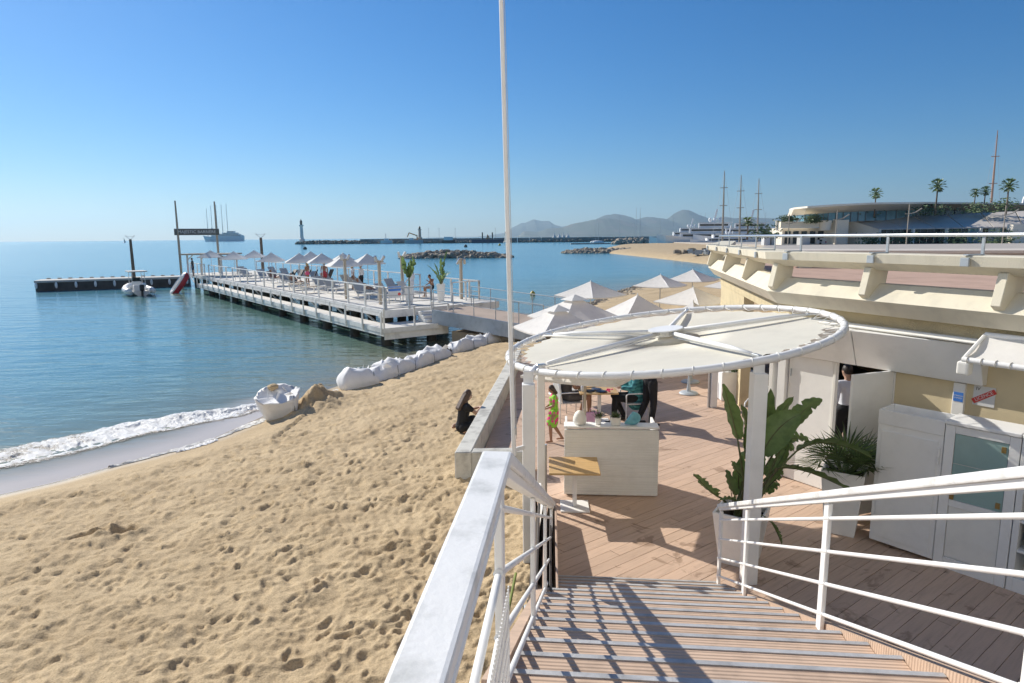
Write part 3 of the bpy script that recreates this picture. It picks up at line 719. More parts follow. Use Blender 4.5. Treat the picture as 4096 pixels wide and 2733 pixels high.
# perforated plate under the landing rail
pl = thing('perforated_panel', 'white perforated plate hung inside the sand side railing', 'panel', (-0.1, 1.5, 2.4))
mb = MB(); a0 = Vector((0.415, 6.72, 0)) - su * 5.0
for i in range(26):
    for j in range(9):
        c = a0 + sv * 0.05 - su * (0.02 + i * 0.018) + Vector((0, 0, 2.50 + j * 0.055))
        mb.box(c, (0.004, 0.006, 0.055), -SA); mb.box(c - su * 0.009 + Vector((0, 0, -0.02)), (0.004, 0.012, 0.015), -SA)
mb.build('perforated_plate', 'white', pl)

# dark boards stacked on edge beside the stairs, a green hose
st = thing('board_stack', 'dark brown boards stacked on edge beside the stairs', 'boards', (0.2, 5.6, 0))
for i in range(4):
    x = 0.10 + i * 0.055
    MB().beam((x - 0.02 + 0.0 * i, 4.3, 0.36), (x + 0.16, 7.35, 0.46), 0.022, 0.92 - 0.05 * i, upv=(0.12 + 0.03 * i, 0, 1)).build('board', 'dark_board' if i % 2 == 0 else 'deck', st, bevel=0.003)
MB().box((0.12, 4.65, 0.95), (0.09, 0.08, 0.34)).build('junction_box', 'galv', st, bevel=0.01)
solo(MB().tube([(0.02, 6.9, 0.16), (-0.06, 6.2, 0.14), (-0.16, 5.5, 0.15), (-0.22, 4.9, 0.14), (-0.32, 4.2, 0.15), (-0.6, 3.9, 0.14)], 0.016, 8), 'garden_hose', mat('hose', (0.20, 0.24, 0.05), 0.5, 0.1), 'green garden hose lying on the sand under the handrail', 'hose', smooth=True)

# ------------------------------------------------------------------ round shade canopy
cn = Vector((-0.128, -0.006, 1)).normalized(); cc = Vector((2.126, 8.86, 2.59)); CR = 2.195
cu = Vector((1, 0, 0)); cu = (cu - cn * cu.dot(cn)).normalized(); cv = cn.cross(cu)
cp = lambda a, r, h=0.0: cc + cu * (math.cos(a) * r) + cv * (math.sin(a) * r) + cn * h
can = thing('shade_canopy', 'large round white fabric canopy with spokes over the terrace', 'canopy', (2.2, 8.86, 0))
MB().tube([cp(2 * math.pi * i / 96, CR) for i in range(96)], 0.045, 12, closed=True).build('ring', 'white', can, smooth=True)
mb = MB(); NA = 176; rr = [0.0, 0.6, 1.2, 1.7, 1.0]
mb.v.append(cp(0, 0, -0.015))
radii = [0.45, 0.9, 1.35, 1.72, 1.9]
sp_a = [R(a) for a in (140, 67, 1, -75, -152)]
for i, r in enumerate(radii + [2.0]):
    for j in range(NA):
        a = 2 * math.pi * j / NA
        rad_ = r if i < len(radii) else 1.965 + 0.035 * math.cos(44 * a)
        sag = -0.035 * (1 - (r / 2.0) ** 2) + 0.006 * math.sin(9 * a) * (r / 2)
        mb.v.append(cp(a, rad_, sag - 0.02))
for j in range(NA): mb.face((0, 1 + j, 1 + (j + 1) % NA))
for i in range(len(radii)):
    for j in range(NA):
        a = 1 + i * NA; b2 = a + NA; mb.face((a + j, a + (j + 1) % NA, b2 + (j + 1) % NA, b2 + j))
mb.build('membrane', 'membrane', can, smooth=True, fix=False)
mb = MB()
for j in range(44):
    a = 2 * math.pi * j / 44 + 0.03
    c = cp(a, CR); rd = (cp(a, CR + 1) - c).normalized(); tg = cn.cross(rd)
    lo = [c + (rd * math.cos(t) + cn * math.sin(t)) * 0.049 + tg * (0.028 * math.sin(t / 2)) for t in [2 * math.pi * k / 12 for k in range(12)]]
    mb.tube(lo, 0.0055, 5, closed=True)
    mb.tube([cp(a, CR - 0.045, 0.01), cp(a + 0.055, 1.985, -0.015)], 0.004, 5); mb.tube([cp(a + 0.055, 1.985, -0.015), cp(a + 0.14, CR - 0.045, 0.01)], 0.005, 5)
mb.build('lacing', 'offwhite', can, smooth=True)
MB().tube([cc + cn * 0.0, cc + cn * 0.085], [0.12, 0.15], 28).build('hub', 'white', can, smooth='auto')
MB().tube([cc + cn * 0.085, cc + cn * 0.10], [0.235, 0.235], 36).build('hub_plate', 'white', can, smooth='auto')
for a in sp_a:
    MB().tube([cp(a, 0.12, 0.05), cp(a, 1.55, 0.04), cp(a, 1.93, 0.025)], [0.030, 0.029, 0.020], 10).build('spoke', 'white', can, smooth=True)
    MB().tube([cp(a + 0.02, 0.2, 0.0), cp(a + 0.012, 2.12, 0.01)], 0.012, 8).build('tie_rod', 'white', can, smooth=True)
    mb = MB().box(cp(a, 2.02, 0.02), (0.12, 0.05, 0.03), a); mb.build('clamp', 'steel', can, bevel=0.004)
for (x, y, h, wd) in ((2.70, 6.96, 2.46, 0.155), (0.19, 7.50, 2.24, 0.15)):
    MB().box((x, y, h / 2), (wd, wd, h)).build('post', 'white', can, bevel=0.01, seg=2)
    MB().box((x, y + 0.01, h + 0.07), (wd * 0.8, 0.02, 0.16)).build('bracket', 'white', can, bevel=0.006)
    MB().tube([(x, y + 0.02, h + 0.09), (x - 0.05 * (x - 2.2), y + 0.22, h + 0.16)], 0.03, 8).build('bracket_arm', 'white', can, smooth=True)

# flagpole fixed to the corner post
fp = thing('flagpole', 'tall slim white flagpole rising in front of the round canopy', 'flagpole', (0.01, 7.32, 1.42))
MB().tube([(0.012, 7.32, 1.42), (-0.055, 7.32, 5.0), (-0.135, 7.32, 9.2)], [0.027, 0.026, 0.022], 14).build('pole', 'white', fp, smooth='auto')
MB().box((0.09, 7.40, 1.48), (0.16, 0.03, 0.05), R(38)).build('wall_bracket', 'white', fp, bevel=0.004)
MB().tube([(0.045, 7.31, 1.62), (0.0, 7.31, 4.0), (-0.10, 7.31, 9.1)], 0.0035, 5).build('halyard', 'rope', fp)
MB().box((0.035, 7.31, 1.72), (0.02, 0.03, 0.09)).build('cleat', 'steel', fp, bevel=0.004)
s2 = thing('post_frame', 'slim white post frame beside the wooden table', 'post', (0.44, 9.3, 0))
MB().box((0.42, 9.3, 1.15), (0.11, 0.09, 2.3)).build('post', 'white', s2, bevel=0.008)
MB().beam((0.19, 7.6, 2.17), (0.42, 9.26, 2.25), 0.05, 0.06).build('top_bar', 'white', s2, bevel=0.006)
scn = thing('folded_screen', 'white folded wind screen panels standing along the terrace edge', 'screen', (0.40, 8.2, 0))
MB().box((0.385, 8.0, 0.24), (0.035, 1.75, 0.46)).build('panel', 'white', scn, bevel=0.006)
MB().beam((0.44, 9.45, 0.55), (0.46, 9.60, 0.55), 0.03, 1.06).build('panel', 'white', scn, bevel=0.006)
MB().box((0.475, 9.0, 0.55), (0.03, 0.06, 0.9)).build('hinge_post', 'steel', scn, bevel=0.006)

# ------------------------------------------------------------------ slatted counter and what stands on it
cr = R(-4.6); cd = Vector((math.cos(cr), math.sin(cr), 0)); ce = Vector((-cd.y, cd.x, 0)); c0 = Vector((0.80, 9.55, 0))
ct = thing('bar_counter', 'white slatted reception counter on the deck', 'counter', (1.5, 9.6, 0))
CW, CH = 1.39, 1.08
for i in range(26):
    z = 0.03 + i * 0.0395
    MB().box(c0 + cd * (CW / 2) - ce * 0.006 + Vector((0, 0, z + 0.0165)), (CW + 0.03, 0.028, 0.0385), cr).build('slat', 'offwhite', ct, bevel=0.004)
MB().box(c0 + cd * (CW / 2) + ce * 0.035 + Vector((0, 0, CH / 2 - 0.01)), (CW - 0.02, 0.04, CH - 0.04), cr).build('front_panel', 'offwhite', ct)
for sx in (0.015, CW - 0.015):
    MB().box(c0 + cd * sx + ce * 0.36 + Vector((0, 0, CH / 2)), (0.035, 0.60, CH), cr).build('side_panel', 'white', ct, bevel=0.004)
MB().box(c0 + cd * (CW / 2) + ce * 0.115 + Vector((0, 0, CH + 0.012)), (CW + 0.04, 0.26, 0.028), cr).build('counter_top', 'white', ct, bevel=0.005)
MB().box(c0 + cd * (CW / 2) + ce * 0.36 + Vector((0, 0, 0.62)), (CW - 0.06, 0.5, 0.025), cr).build('shelf', 'white', ct)
top = CH + 0.027
def on_top(a, d=0.12): return c0 + cd * a + ce * d + Vector((0, 0, top))
p = on_top(0.22)
solo(MB().lathe([(0.02, 0.0), (0.085, 0.004), (0.105, 0.05), (0.10, 0.11), (0.075, 0.17), (0.04, 0.205), (0.012, 0.215)], p, 18), 'table_lamp', 'offwhite', 'small cream rounded lamp at one end of the counter', 'lamp', smooth=True)
def small_plant(loc, name, label, pm, sq, tall):
    t = thing(name, label, 'plant', loc)
    if sq: MB().lathe([(0.055, 0), (0.07, 0.005), (0.078, 0.125), (0.068, 0.125), (0.066, 0.10)], loc, 16, sq=0.75).build('pot', pm, t, smooth='auto')
    else: MB().lathe([(0.03, 0), (0.042, 0.004), (0.05, 0.10), (0.043, 0.10), (0.042, 0.085)], loc, 16).build('pot', pm, t, smooth='auto')
    mb = MB(); r_ = random.Random(int(loc[0] * 100))
    for i in range(90 if sq else 60):
        a = r_.uniform(0, 6.28); e = r_.uniform(0.3, 1.5); l = r_.uniform(0.05, tall); b_ = Vector(loc) + Vector((math.cos(a) * 0.03, math.sin(a) * 0.03, 0.10))
        d = Vector((math.cos(a) * math.cos(e), math.sin(a) * math.cos(e), math.sin(e))); sd = d.cross(Vector((0.3, 0.2, 1))).normalized() * 0.007
        t0 = b_ + d * l; mid = b_ + d * (l * 0.6)
        mb.poly([b_, mid + sd, t0, mid - sd])
    mb.build('foliage', 'leaf_dark', t, fix=False)
small_plant(on_top(0.50), 'potted_herb', 'small herb in a round white pot on the counter', 'pot', False, 0.17)
small_plant(on_top(0.76), 'potted_heather', 'low bushy plant in a square beige pot on the counter', 'offwhite', True, 0.13)
mb = MB(); p = on_top(1.02)
mb.ell(p + Vector((0, 0, 0.10)), (0.125, 0.07, 0.105), 18, 10)
for i, v in enumerate(mb.v):
    d = v - p; v.z = max(p.z, v.z); 
    if d.x < 0: v.z = p.z + (v.z - p.z) * max(0.15, 1 + d.x / 0.16)
    mb.v[i] = v
solo(mb, 'bowl', 'teal', 'turquoise curved bowl at the far end of the counter', 'bowl', smooth=True)

# wooden table
tb = thing('pedestal_table', 'square wooden table on white pedestal in front of the counter', 'table', (0.88, 9.02, 0), R(-3))
MB().box((0, 0, 0.665), (0.72, 0.70, 0.03)).build('table_top', 'wood_top', tb, bevel=0.004, world=False)
MB().box((0.02, 0.08, 0.34), (0.06, 0.06, 0.63)).build('column', 'white', tb, bevel=0.006, world=False)
MB().box((0.02, 0.08, 0.012), (0.42, 0.42, 0.022)).build('base_plate', 'white', tb, bevel=0.004, world=False)

# ------------------------------------------------------------------ screen wall, doors, fascia, cabinets
ld = Vector((0.536, -0.844, 0)); ln_ = Vector((-0.844, -0.536, 0)); l0 = Vector((4.56, 10.08, 0)); la = math.atan2(ld.y, ld.x)
def along(t, n=0.0, z=0.0): return l0 + ld * t + ln_ * n + Vector((0, 0, z))
def slabw(mb, t0, t1, n0, n1, z0, z1):
    return mb.box(along((t0 + t1) / 2, (n0 + n1) / 2, (z0 + z1) / 2), (abs(t1 - t0), abs(n1 - n0), z1 - z0), la)
sw = thing('screen_wall', 'cream and white terrace wall with white fascia and corner post', 'wall', tuple(along(1.5)))
slabw(MB(), 1.46, 2.2, -0.06, 0.0, 0, 2.05).build('wall_panel', 'cream_wall', sw)
slabw(MB(), 2.34, 4.6, -0.06, 0.0, 0, 2.6).build('wall_panel', 'cream_wall', sw)
slabw(MB(), 2.2, 2.34, -0.07, 0.045, 0, 2.05).build('post', 'white', sw, bevel=0.006)
slabw(MB(), 1.40, 1.46, -0.07, 0.03, 0, 2.05).build('post', 'white', sw, bevel=0.006)
slabw(MB(), -0.36, -0.22, -0.12, 0.06, 0, 2.05).build('post', 'white', sw, bevel=0.006)
slabw(MB(), -0.55, -0.48, -0.7, 0.02, 0, 2.05).build('side_screen', 'offwhite', sw, bevel=0.006)
for t0, t1 in ((-0.75, 0.93), (0.945, 2.55)):
    mb = MB(); prof = ((0.10, 2.07), (0.30, 2.60), (-0.22, 2.60), (-0.22, 2.07))
    for t in (t0, t1):
        for n, z in prof: mb.v.append(along(t, n, z))
    for i in range(4): mb.face((i, (i + 1) % 4, 4 + (i + 1) % 4, 4 + i))
    mb.face((3, 2, 1, 0)); mb.face((4, 5, 6, 7)); mb.build('fascia', 'white', sw, bevel=0.006)
dr = thing('closed_door', 'closed white door leaf beside the corner post', 'door', tuple(along(0.15)))
slabw(MB(), -0.2, 0.55, -0.04, 0.0, 0.01, 2.05).build('leaf', 'white', dr, bevel=0.006)
slabw(MB(), 0.56, 0.60, -0.06, 0.02, 0.0, 2.05).build('jamb', 'offwhite', dr, bevel=0.004)
MB().tube([along(-0.14, 0.03, 1.72), along(-0.14, 0.03, 1.84)], 0.012, 8).build('hinge', 'steel', dr)
h0, h1 = Vector((5.30, 8.86, 0)), Vector((4.60, 8.60, 0)); hd = h1 - h0
od = thing('open_door', 'white door leaf standing open towards the stairs', 'door', tuple(h0))
MB().box((h0 + h1) / 2 + Vector((0, 0, 1.045)), (hd.length, 0.045, 2.05), math.atan2(hd.y, hd.x)).build('leaf', 'white', od, bevel=0.006)
MB().tube([h0 + Vector((0.01, -0.02, 0.4)), h0 + Vector((0.01, -0.02, 0.52))], 0.014, 8).build('hinge', 'steel', od)
MB().box(h1 - hd.normalized() * 0.07 + Vector((0.015, -0.045, 1.0)), (0.02, 0.05, 0.14), math.atan2(hd.y, hd.x)).build('handle', 'steel', od, bevel=0.004)

lic = thing('licence_sign', 'white licence notice with red diagonal band on the cream wall', 'sign', tuple(along(2.55, 0.02, 1.8)))
slabw(MB(), 2.42, 2.66, 0.004, 0.010, 1.80, 2.05).build('plate', 'paper', lic)
fr = frame(along(2.54, 0.0125, 1.925), ld, ln_)
band = MB(); m3 = fr @ Matrix.Rotation(R(35), 4, 'Z')
for x, y in ((-0.145, -0.032), (0.145, -0.032), (0.145, 0.032), (-0.145, 0.032)): band.v.append(m3 @ Vector((x, y, 0.0)))
band.face((0, 1, 2, 3)); band.build('red_band', 'red_sign', lic, fix=False)
text('LICENCE', 'lettering', 'paper', lic, 0.058, m3 @ Matrix.Translation((0, 0, 0.002)), 0.0005)
text('IV', 'lettering', 'ink', lic, 0.06, fr @ Matrix.Translation((-0.07, 0.085, 0.001)), 0.0005)
cs = thing('card_sticker', 'small blue payment card sticker on the white post', 'sticker', tuple(along(2.27, 0.05, 1.8)))
slabw(MB(), 2.215, 2.325, 0.047, 0.050, 1.81, 1.93).build('blue_field', 'blue_sign', cs)
fr = frame(along(2.27, 0.0515, 1.885), ld, ln_)
text('AMERICAN', 'lettering', 'paper', cs, 0.024, fr, 0.0003); text('EXPRESS', 'lettering', 'paper', cs, 0.024, frame(along(2.27, 0.0515, 1.855), ld, ln_), 0.0003)

# cabinets in a row
kd = Vector((0.62, -0.785, 0)).normalized(); kn = Vector((-kd.y, kd.x, 0)) * -1
if kn.x > 0: kn = -kn
k0 = Vector((4.61, 7.92, 0)); ka = math.atan2(kd.y, kd.x)
def kb(t0, t1, n0, n1, z0, z1, mb=None):
    mb = mb or MB(); c = k0 + kd * ((t0 + t1) / 2) + kn * ((n0 + n1) / 2) + Vector((0, 0, (z0 + z1) / 2))
    return mb.box(c, (t1 - t0, abs(n1 - n0), z1 - z0), ka)
c1 = thing('storage_cabinet', 'tall white cabinet with open tray top beside the fan palm', 'cabinet', tuple(k0 + kd * 0.35))
kb(0.0, 0.73, -0.42, 0.0, 0.05, 1.60).build('body', 'white', c1, bevel=0.006)
kb(0.05, 0.68, 0.0, 0.012, 0.12, 1.52).build('door_panel', 'white', c1, bevel=0.005)
for a in ((0, 0.73, -0.02, 0.012, 1.60, 1.78), (0, 0.73, -0.42, -0.40, 1.60, 1.78), (0, 0.022, -0.40, -0.02, 1.60, 1.78), (0.708, 0.73, -0.40, -0.02, 1.60, 1.78)): kb(*a).build('tray_side', 'white', c1, bevel=0.003)
kb(0.68, 0.705, 0.012, 0.03, 1.25, 1.45).build('handle', 'white_worn', c1, bevel=0.004)
c2 = thing('glass_cabinet', 'white cabinet with frosted glass door and brass hinges', 'cabinet', tuple(k0 + kd * 1.1))
kb(0.74, 1.46, -0.42, -0.02, 0.0, 1.755).build('body', 'white', c2, bevel=0.006)
kb(0.73, 1.46, -0.43, 0.03, 1.757, 1.80).build('top', 'white', c2, bevel=0.006)
for a in ((0.74, 0.84, -0.02, 0.012, 0.0, 1.75), (1.36, 1.46, -0.02, 0.012, 0.0, 1.75), (0.842, 1.358, -0.02, 0.012, 1.66, 1.75), (0.842, 1.358, -0.02, 0.012, 0.0, 0.14), (0.842, 1.358, -0.02, 0.012, 0.78, 0.86)): kb(*a).build('frame', 'white', c2, bevel=0.003)
kb(0.845, 1.355, -0.018, 0.0, 0.15, 0.775).build('door_panel', 'offwhite', c2, bevel=0.003)
kb(0.845, 1.355, -0.012, 0.004, 0.865, 1.655).build('glass', 'teal_glass', c2)
kb(0.845, 1.355, 0.0045, 0.007, 1.30, 1.306).build('shelf_edge', 'mesh_grey', c2)
for t, z in ((1.315, 1.58), (1.315, 0.93), (0.865, 0.90)): kb(t - 0.022, t + 0.022, 0.004, 0.016, z - 0.035, z + 0.035).build('hinge', mat('brass', (0.42, 0.30, 0.12), 0.35, 0.1, metal=0.7), c2, bevel=0.003)
c3 = thing('towel_cabinet', 'white open cabinet with folded grey towels on its shelves', 'cabinet', tuple(k0 + kd * 1.9))
for a in ((1.47, 1.53, -0.42, 0.012, 0, 1.755), (2.32, 2.38, -0.42, 0.012, 0, 1.755)): kb(*a).build('side', 'white', c3, bevel=0.003)
kb(1.53, 2.32, -0.42, -0.40, 0, 1.755).build('back_panel', 'dark', c3)
kb(1.47, 2.38, -0.43, 0.03, 1.757, 1.80).build('top', 'white', c3, bevel=0.006)
kb(1.53, 2.32, -0.40, 0.012, 0.0, 0.16).build('plinth', 'white', c3, bevel=0.003)
for z in (0.46, 0.80, 1.14): kb(1.53, 2.32, -0.40, 0.0, z, z + 0.03).build('shelf', 'white', c3, bevel=0.003)
r_ = random.Random(5); ordn = ('bottom', 'second', 'third', 'fourth', 'fifth', 'sixth')
for z, n, sn in ((0.49, 5, 'lowest'), (0.83, 5, 'middle'), (1.17, 6, 'highest')):
    for cidx in range(2):
        for i in range(n - cidx):
            a = 1.60 + cidx * 0.34; j = r_.uniform(-0.015, 0.015)
            t = kb(a + j, a + 0.30 + j, -0.36, -0.05 + r_.uniform(-0.02, 0.02), z + 0.002 + i * 0.047, z + 0.047 + i * 0.047)
            o = t.build('folded_towel', 'mesh_grey', None, bevel=0.014, seg=2)
            tag(o, '%s grey towel from below, %s pile on the %s towel cabinet shelf' % (ordn[i], ('first', 'second')[cidx], sn), 'towel', 'towels stacked in the open cabinet')

# awning over the cabinets
aw = thing('awning', 'small white fabric awning on a tube frame above the licence sign', 'awning', (5.6, 7.2, 2.5))
f0, f1, b0_, b1_ = Vector((5.24, 7.42, 2.50)), Vector((6.25, 5.70, 2.50)), Vector((5.62, 7.62, 2.76)), Vector((6.65, 5.9, 2.76))
MB().tube([f0, f1], 0.035, 10).build('front_tube', 'white', aw, smooth='auto')
MB().tube([b0_, b1_], 0.03, 10).build('back_tube', 'white', aw, smooth='auto')
MB().tube([f0, b0_], 0.022, 8).build('side_tube', 'white', aw, smooth='auto')
mb = MB()
for i in range(13):
    for j in range(7):
        a = f0.lerp(f1, i / 12); e = b0_.lerp(b1_, i / 12); p = a.lerp(e, j / 6); p.z -= 0.05 * math.sin(math.pi * j / 6) + 0.012 * math.sin(i * 1.7); mb.v.append(p)
for i in range(12):
    for j in range(6): q = i * 7 + j; mb.face((q, q + 1, q + 8, q + 7))
mb.build('fabric', 'fabric', aw, smooth=True, fix=False)
mb = MB()
for i in range(14):
    c = f0.lerp(f1, i / 14 + 0.03); mb.tube([c + Vector((0.4 * math.sin(t) * 0.1, 0.02 * math.sin(t), 0.04 * math.cos(t))) for t in [6.283 * q / 8 for q in range(8)]], 0.006, 4, closed=True)
mb.build('lacing', 'rope', aw)
MB().box(f0 + Vector((0.03, 0.0, -0.10)), (0.13, 0.13, 0.16), la).build('end_cap', 'offwhite', aw, bevel=0.03, seg=3)

# ------------------------------------------------------------------ promenade building: stucco wall and parapet
wp = [(7.3, 3.7), (4.40, 10.55), (5.85, 18.6), (9.9, 30.0)]
bl = thing('promenade_building', 'cream concrete seafront building with sloping parapet panels and fins', 'building', (5.2, 10.5, 0))
MB().extr([(-0.42, 2.57), (-0.12, 2.57), (-0.12, 2.86), (-0.42, 2.86)], wp).build('wall', 'stucco', bl)
MB().extr([(-0.36, -0.9), (-0.14, -0.9), (-0.14, 2.56), (-0.36, 2.56)], [(5.16, 14.8), (5.85, 18.6), (9.9, 30.0)]).build('wall', 'stucco', bl)
MB().extr([(-0.40, 2.845), (0.06, 2.845), (0.24, 3.05), (0.02, 3.27), (-0.20, 3.27), (-0.40, 2.98)], wp).build('lower_panel', 'concrete', bl)
MB().extr([(-0.34, 3.50), (0.10, 3.46), (0.30, 3.565), (0.32, 3.68), (0.28, 3.69), (-0.34, 3.685)], wp).build('parapet_beam', 'concrete', bl)
def wpt(sec, t, n=0.0, z=0.0):
    a, e = Vector((*wp[sec], 0)), Vector((*wp[sec + 1], 0)); d = (e - a).normalized(); nn = Vector((-d.y, d.x, 0))
    return a + d * t + nn * n + Vector((0, 0, z)), d, nn
L0 = (Vector(wp[1]) - Vector(wp[0])).length
fins = [(0, L0 - t) for t in (0.02, 1.68, 3.40, 5.1)] + [(1, t) for t in (2.2, 5.0, 8.0)] + [(2, t) for t in (2, 4.2, 6.4)]
for sec, t in fins:
    mb = MB(); w_ = 0.055
    p, d, nn = wpt(sec, t)
    sec_pts = [(0.10, 2.99), (0.29, 3.13), (0.20, 3.50), (-0.15, 3.50), (-0.10, 3.2)]
    for sgn in (-1, 1):
        for n, z in sec_pts: mb.v.append(p + nn * n + d * (sgn * w_) + Vector((0, 0, z)))
    k = len(sec_pts)
    for i in range(k): mb.face((i, (i + 1) % k, k + (i + 1) % k, k + i))
    mb.face(range(k)); mb.face(range(2 * k - 1, k - 1, -1)); mb.build('fin', 'concrete', bl, bevel=0.006)
rl = thing('parapet_rail', 'grey metal tube rail on posts along the concrete parapet', 'railing', (4.6, 10.5, 3.69))
MB().tube([(7.3 - 0.1, 3.7, 3.93), (4.42, 10.5, 3.93), (5.87, 18.5, 3.93)], 0.024, 10).build('rail', 'steel', rl, smooth='auto')
for sec, t in [(0, L0 - t) for t in (0.35, 1.82, 3.05, 4.4)] + [(1, t) for t in (0.6, 2.3, 4.0, 5.8, 7.7)]:
    p, d, nn = wpt(sec, t, 0.03); pb, _, _ = wpt(sec, t, 0.335)
    MB().box(p + Vector((0, 0, 3.80)), (0.035, 0.02, 0.25), math.atan2(d.y, d.x)).build('post', 'galv', rl, bevel=0.003)
    MB().box(pb + Vector((0, 0, 3.615)), (0.10, 0.03, 0.10), math.atan2(d.y, d.x)).build('fixing_plate', 'galv', rl, bevel=0.004)
    MB().beam(p + Vector((0, 0, 3.70)), pb + Vector((0, 0, 3.70)), 0.06, 0.015).build('fixing_strap', 'galv', rl)
pts = [wpt(0, L0 - 4.2, -0.05, 2.66)[0], wpt(0, L0 - 0.5, -0.05, 2.64)[0]]
solo(MB().tube(pts, 0.032, 8).tube([p + Vector((-0.05, -0.03, -0.012)) for p in pts], 0.02, 8), 'drain_pipe', 'offwhite', 'white pipes running along the stucco above the fascia', 'pipe', smooth='auto')
# ------------------------------------------------------------------ parasols
def parasol(loc, side, eave, apex, rz, label, group, name='parasol', cap=False, base='plate', tilt=0.0, pole_m='steel', fab='fabric'):
    t = thing(name, label, 'parasol', loc, rz, group)
    h = side / 2; mb = MB(); K_ = 7
    A = Vector((0, 0, apex)); cs = [Vector((-h, -h, eave)), Vector((h, -h, eave)), Vector((h, h, eave)), Vector((-h, h, eave))]
    for f in range(4):
        a, b_ = cs[f], cs[(f + 1) % 4]; base_i = len(mb.v)
        for i in range(K_ + 1):
            for j in range(K_ + 1):
                u = i / K_; w = j / K_
                e = a.lerp(b_, w); p = A.lerp(e, u)
                p.z -= 0.05 * side / 2.4 * math.sin(math.pi * w) * u * (0.6 + 0.4 * u) + 0.03 * math.sin(math.pi * u)
                mb.v.append(p)
        for i in range(K_):
            for j in range(K_):
                q = base_i + i * (K_ + 1) + j
                if i == 0: mb.face((q, q + K_ + 1, q + K_ + 2))
                else: mb.face((q, q + K_ + 1, q + K_ + 2, q + 1))
        # valance
        b2 = len(mb.v)
        for j in range(K_ + 1):
            w = j / K_; e = a.lerp(b_, w); e.z -= 0.05 * side / 2.4 * math.sin(math.pi * w); mb.v.append(e); mb.v.append(e + Vector((0, 0, -0.035)))
        for j in range(K_): q = b2 + 2 * j; mb.face((q, q + 1, q + 3, q + 2))
    cpy = mb.build('canopy', fab, t, world=False, fix=False, smooth=False)
    if cap:
        mb = MB(); hc = h * 0.30; zc = apex - (apex - eave) * 0.25
        mb.v = [Vector((0, 0, apex + 0.06))] + [Vector((sx * hc, sy * hc, zc + 0.05)) for sx, sy in ((-1, -1), (1, -1), (1, 1), (-1, 1))]
        for f in range(4): mb.face((0, 1 + f, 1 + (f + 1) % 4))
        mb.build('vent_cap', fab, cpy, world=False)
    MB().tube([(0, 0, 0), (0, 0, apex - 0.02)], 0.022, 8).build('pole', pole_m, t, world=False, smooth='auto')
    MB().tube([(0, 0, apex - 0.03), (0, 0, apex + 0.05)], [0.03, 0.012], 8).build('finial', 'white', t, world=False)
    for sx, sy in ((-1, -1), (1, -1), (1, 1), (-1, 1)):
        MB().tube([(0, 0, apex - 0.04), (sx * h * 0.98, sy * h * 0.98, eave - 0.012)], 0.009, 5).build('rib', 'white', t, world=False)
    if base == 'plate': MB().lathe([(0.24, 0.0), (0.25, 0.02), (0.23, 0.045), (0.06, 0.06), (0.04, 0.22), (0.03, 0.24)], n=20).build('base', 'galv', t, world=False, smooth='auto')
    elif base == 'block': MB().box((0, 0, 0.06), (0.5, 0.5, 0.12)).build('base', 'galv', t, world=False, bevel=0.01)
    return t
def sand_z(x, y): return float(sand_height(np.array([x]), np.array([y]))[0][0])
for (x, y, side, ap, ev, rz, cap, lab) in (
    (3.45, 28.4, 2.25, 2.02, 1.42, 42, False, 'white parasol with a broad lit ridge nearest the open water'),
    (1.85, 19.0, 2.05, 2.22, 1.62, 28, True, 'pale grey parasol with vent cap behind the round canopy'),
    (1.16, 16.1, 1.75, 2.22, 1.68, 24, True, 'crumpled white parasol partly hidden by the canopy ring, closest to the flagpole'),
    (3.75, 19.3, 1.75, 2.22, 1.62, 18, False, 'white parasol between the canopy spoke and the sand, facing a pale corner'),
    (7.5, 32.8, 2.0, 2.02, 1.48, 50, False, 'white parasol beside the stony shore, second from the building'),
    (10.45, 37.6, 2.2, 2.02, 1.42, 48, False, 'most distant white parasol on the beach next to the building'),
    (6.6, 23.6, 2.0, 2.1, 1.58, 38, False, 'flat cream parasol tucked under the end of the concrete parapet'),
    (4.85, 17.3, 1.25, 2.2, 1.72, 33, False, 'small bright white parasol just beyond the canopy rim by the building'),
    (10.9, 31.5, 2.2, 2.0, 1.5, 40, False, 'white parasol almost hidden behind the concrete building corner')):
    gz = 0.0 if y < 21.5 and x > 0.2 else sand_z(x, y)
    parasol((x, y, gz), side, ev - gz, ap - gz, R(rz), lab, 'white beach parasols', cap=cap, base='plate' if gz == 0 else 'none')
parasol((1.13, 9.86, 0.0), 1.5, 1.90, 2.36, R(-27), 'white parasol standing inside the slatted counter under the round canopy', None, base='plate', pole_m='wood_post')
solo(MB().lathe([(0.23, 0.0), (0.24, 0.02), (0.21, 0.05), (0.06, 0.07), (0.032, 0.28), (0.026, 0.6), (0.02, 0.9)], (4.45, 16.0, 0), 20), 'parasol_stand', 'galv', 'grey round parasol stand without its parasol, beyond the counter', 'stand', smooth='auto')
c_ = thing('awning_column', 'white square column with steel strip standing on the deck beyond the counter', 'column', (4.62, 14.7, 0))
MB().box((4.66, 14.7, 1.1), (0.15, 0.15, 2.2)).build('shaft', 'white', c_, bevel=0.008)
MB().tube([(4.555, 14.68, 0), (4.555, 14.68, 2.2)], 0.03, 8).build('steel_strip', 'steel', c_)

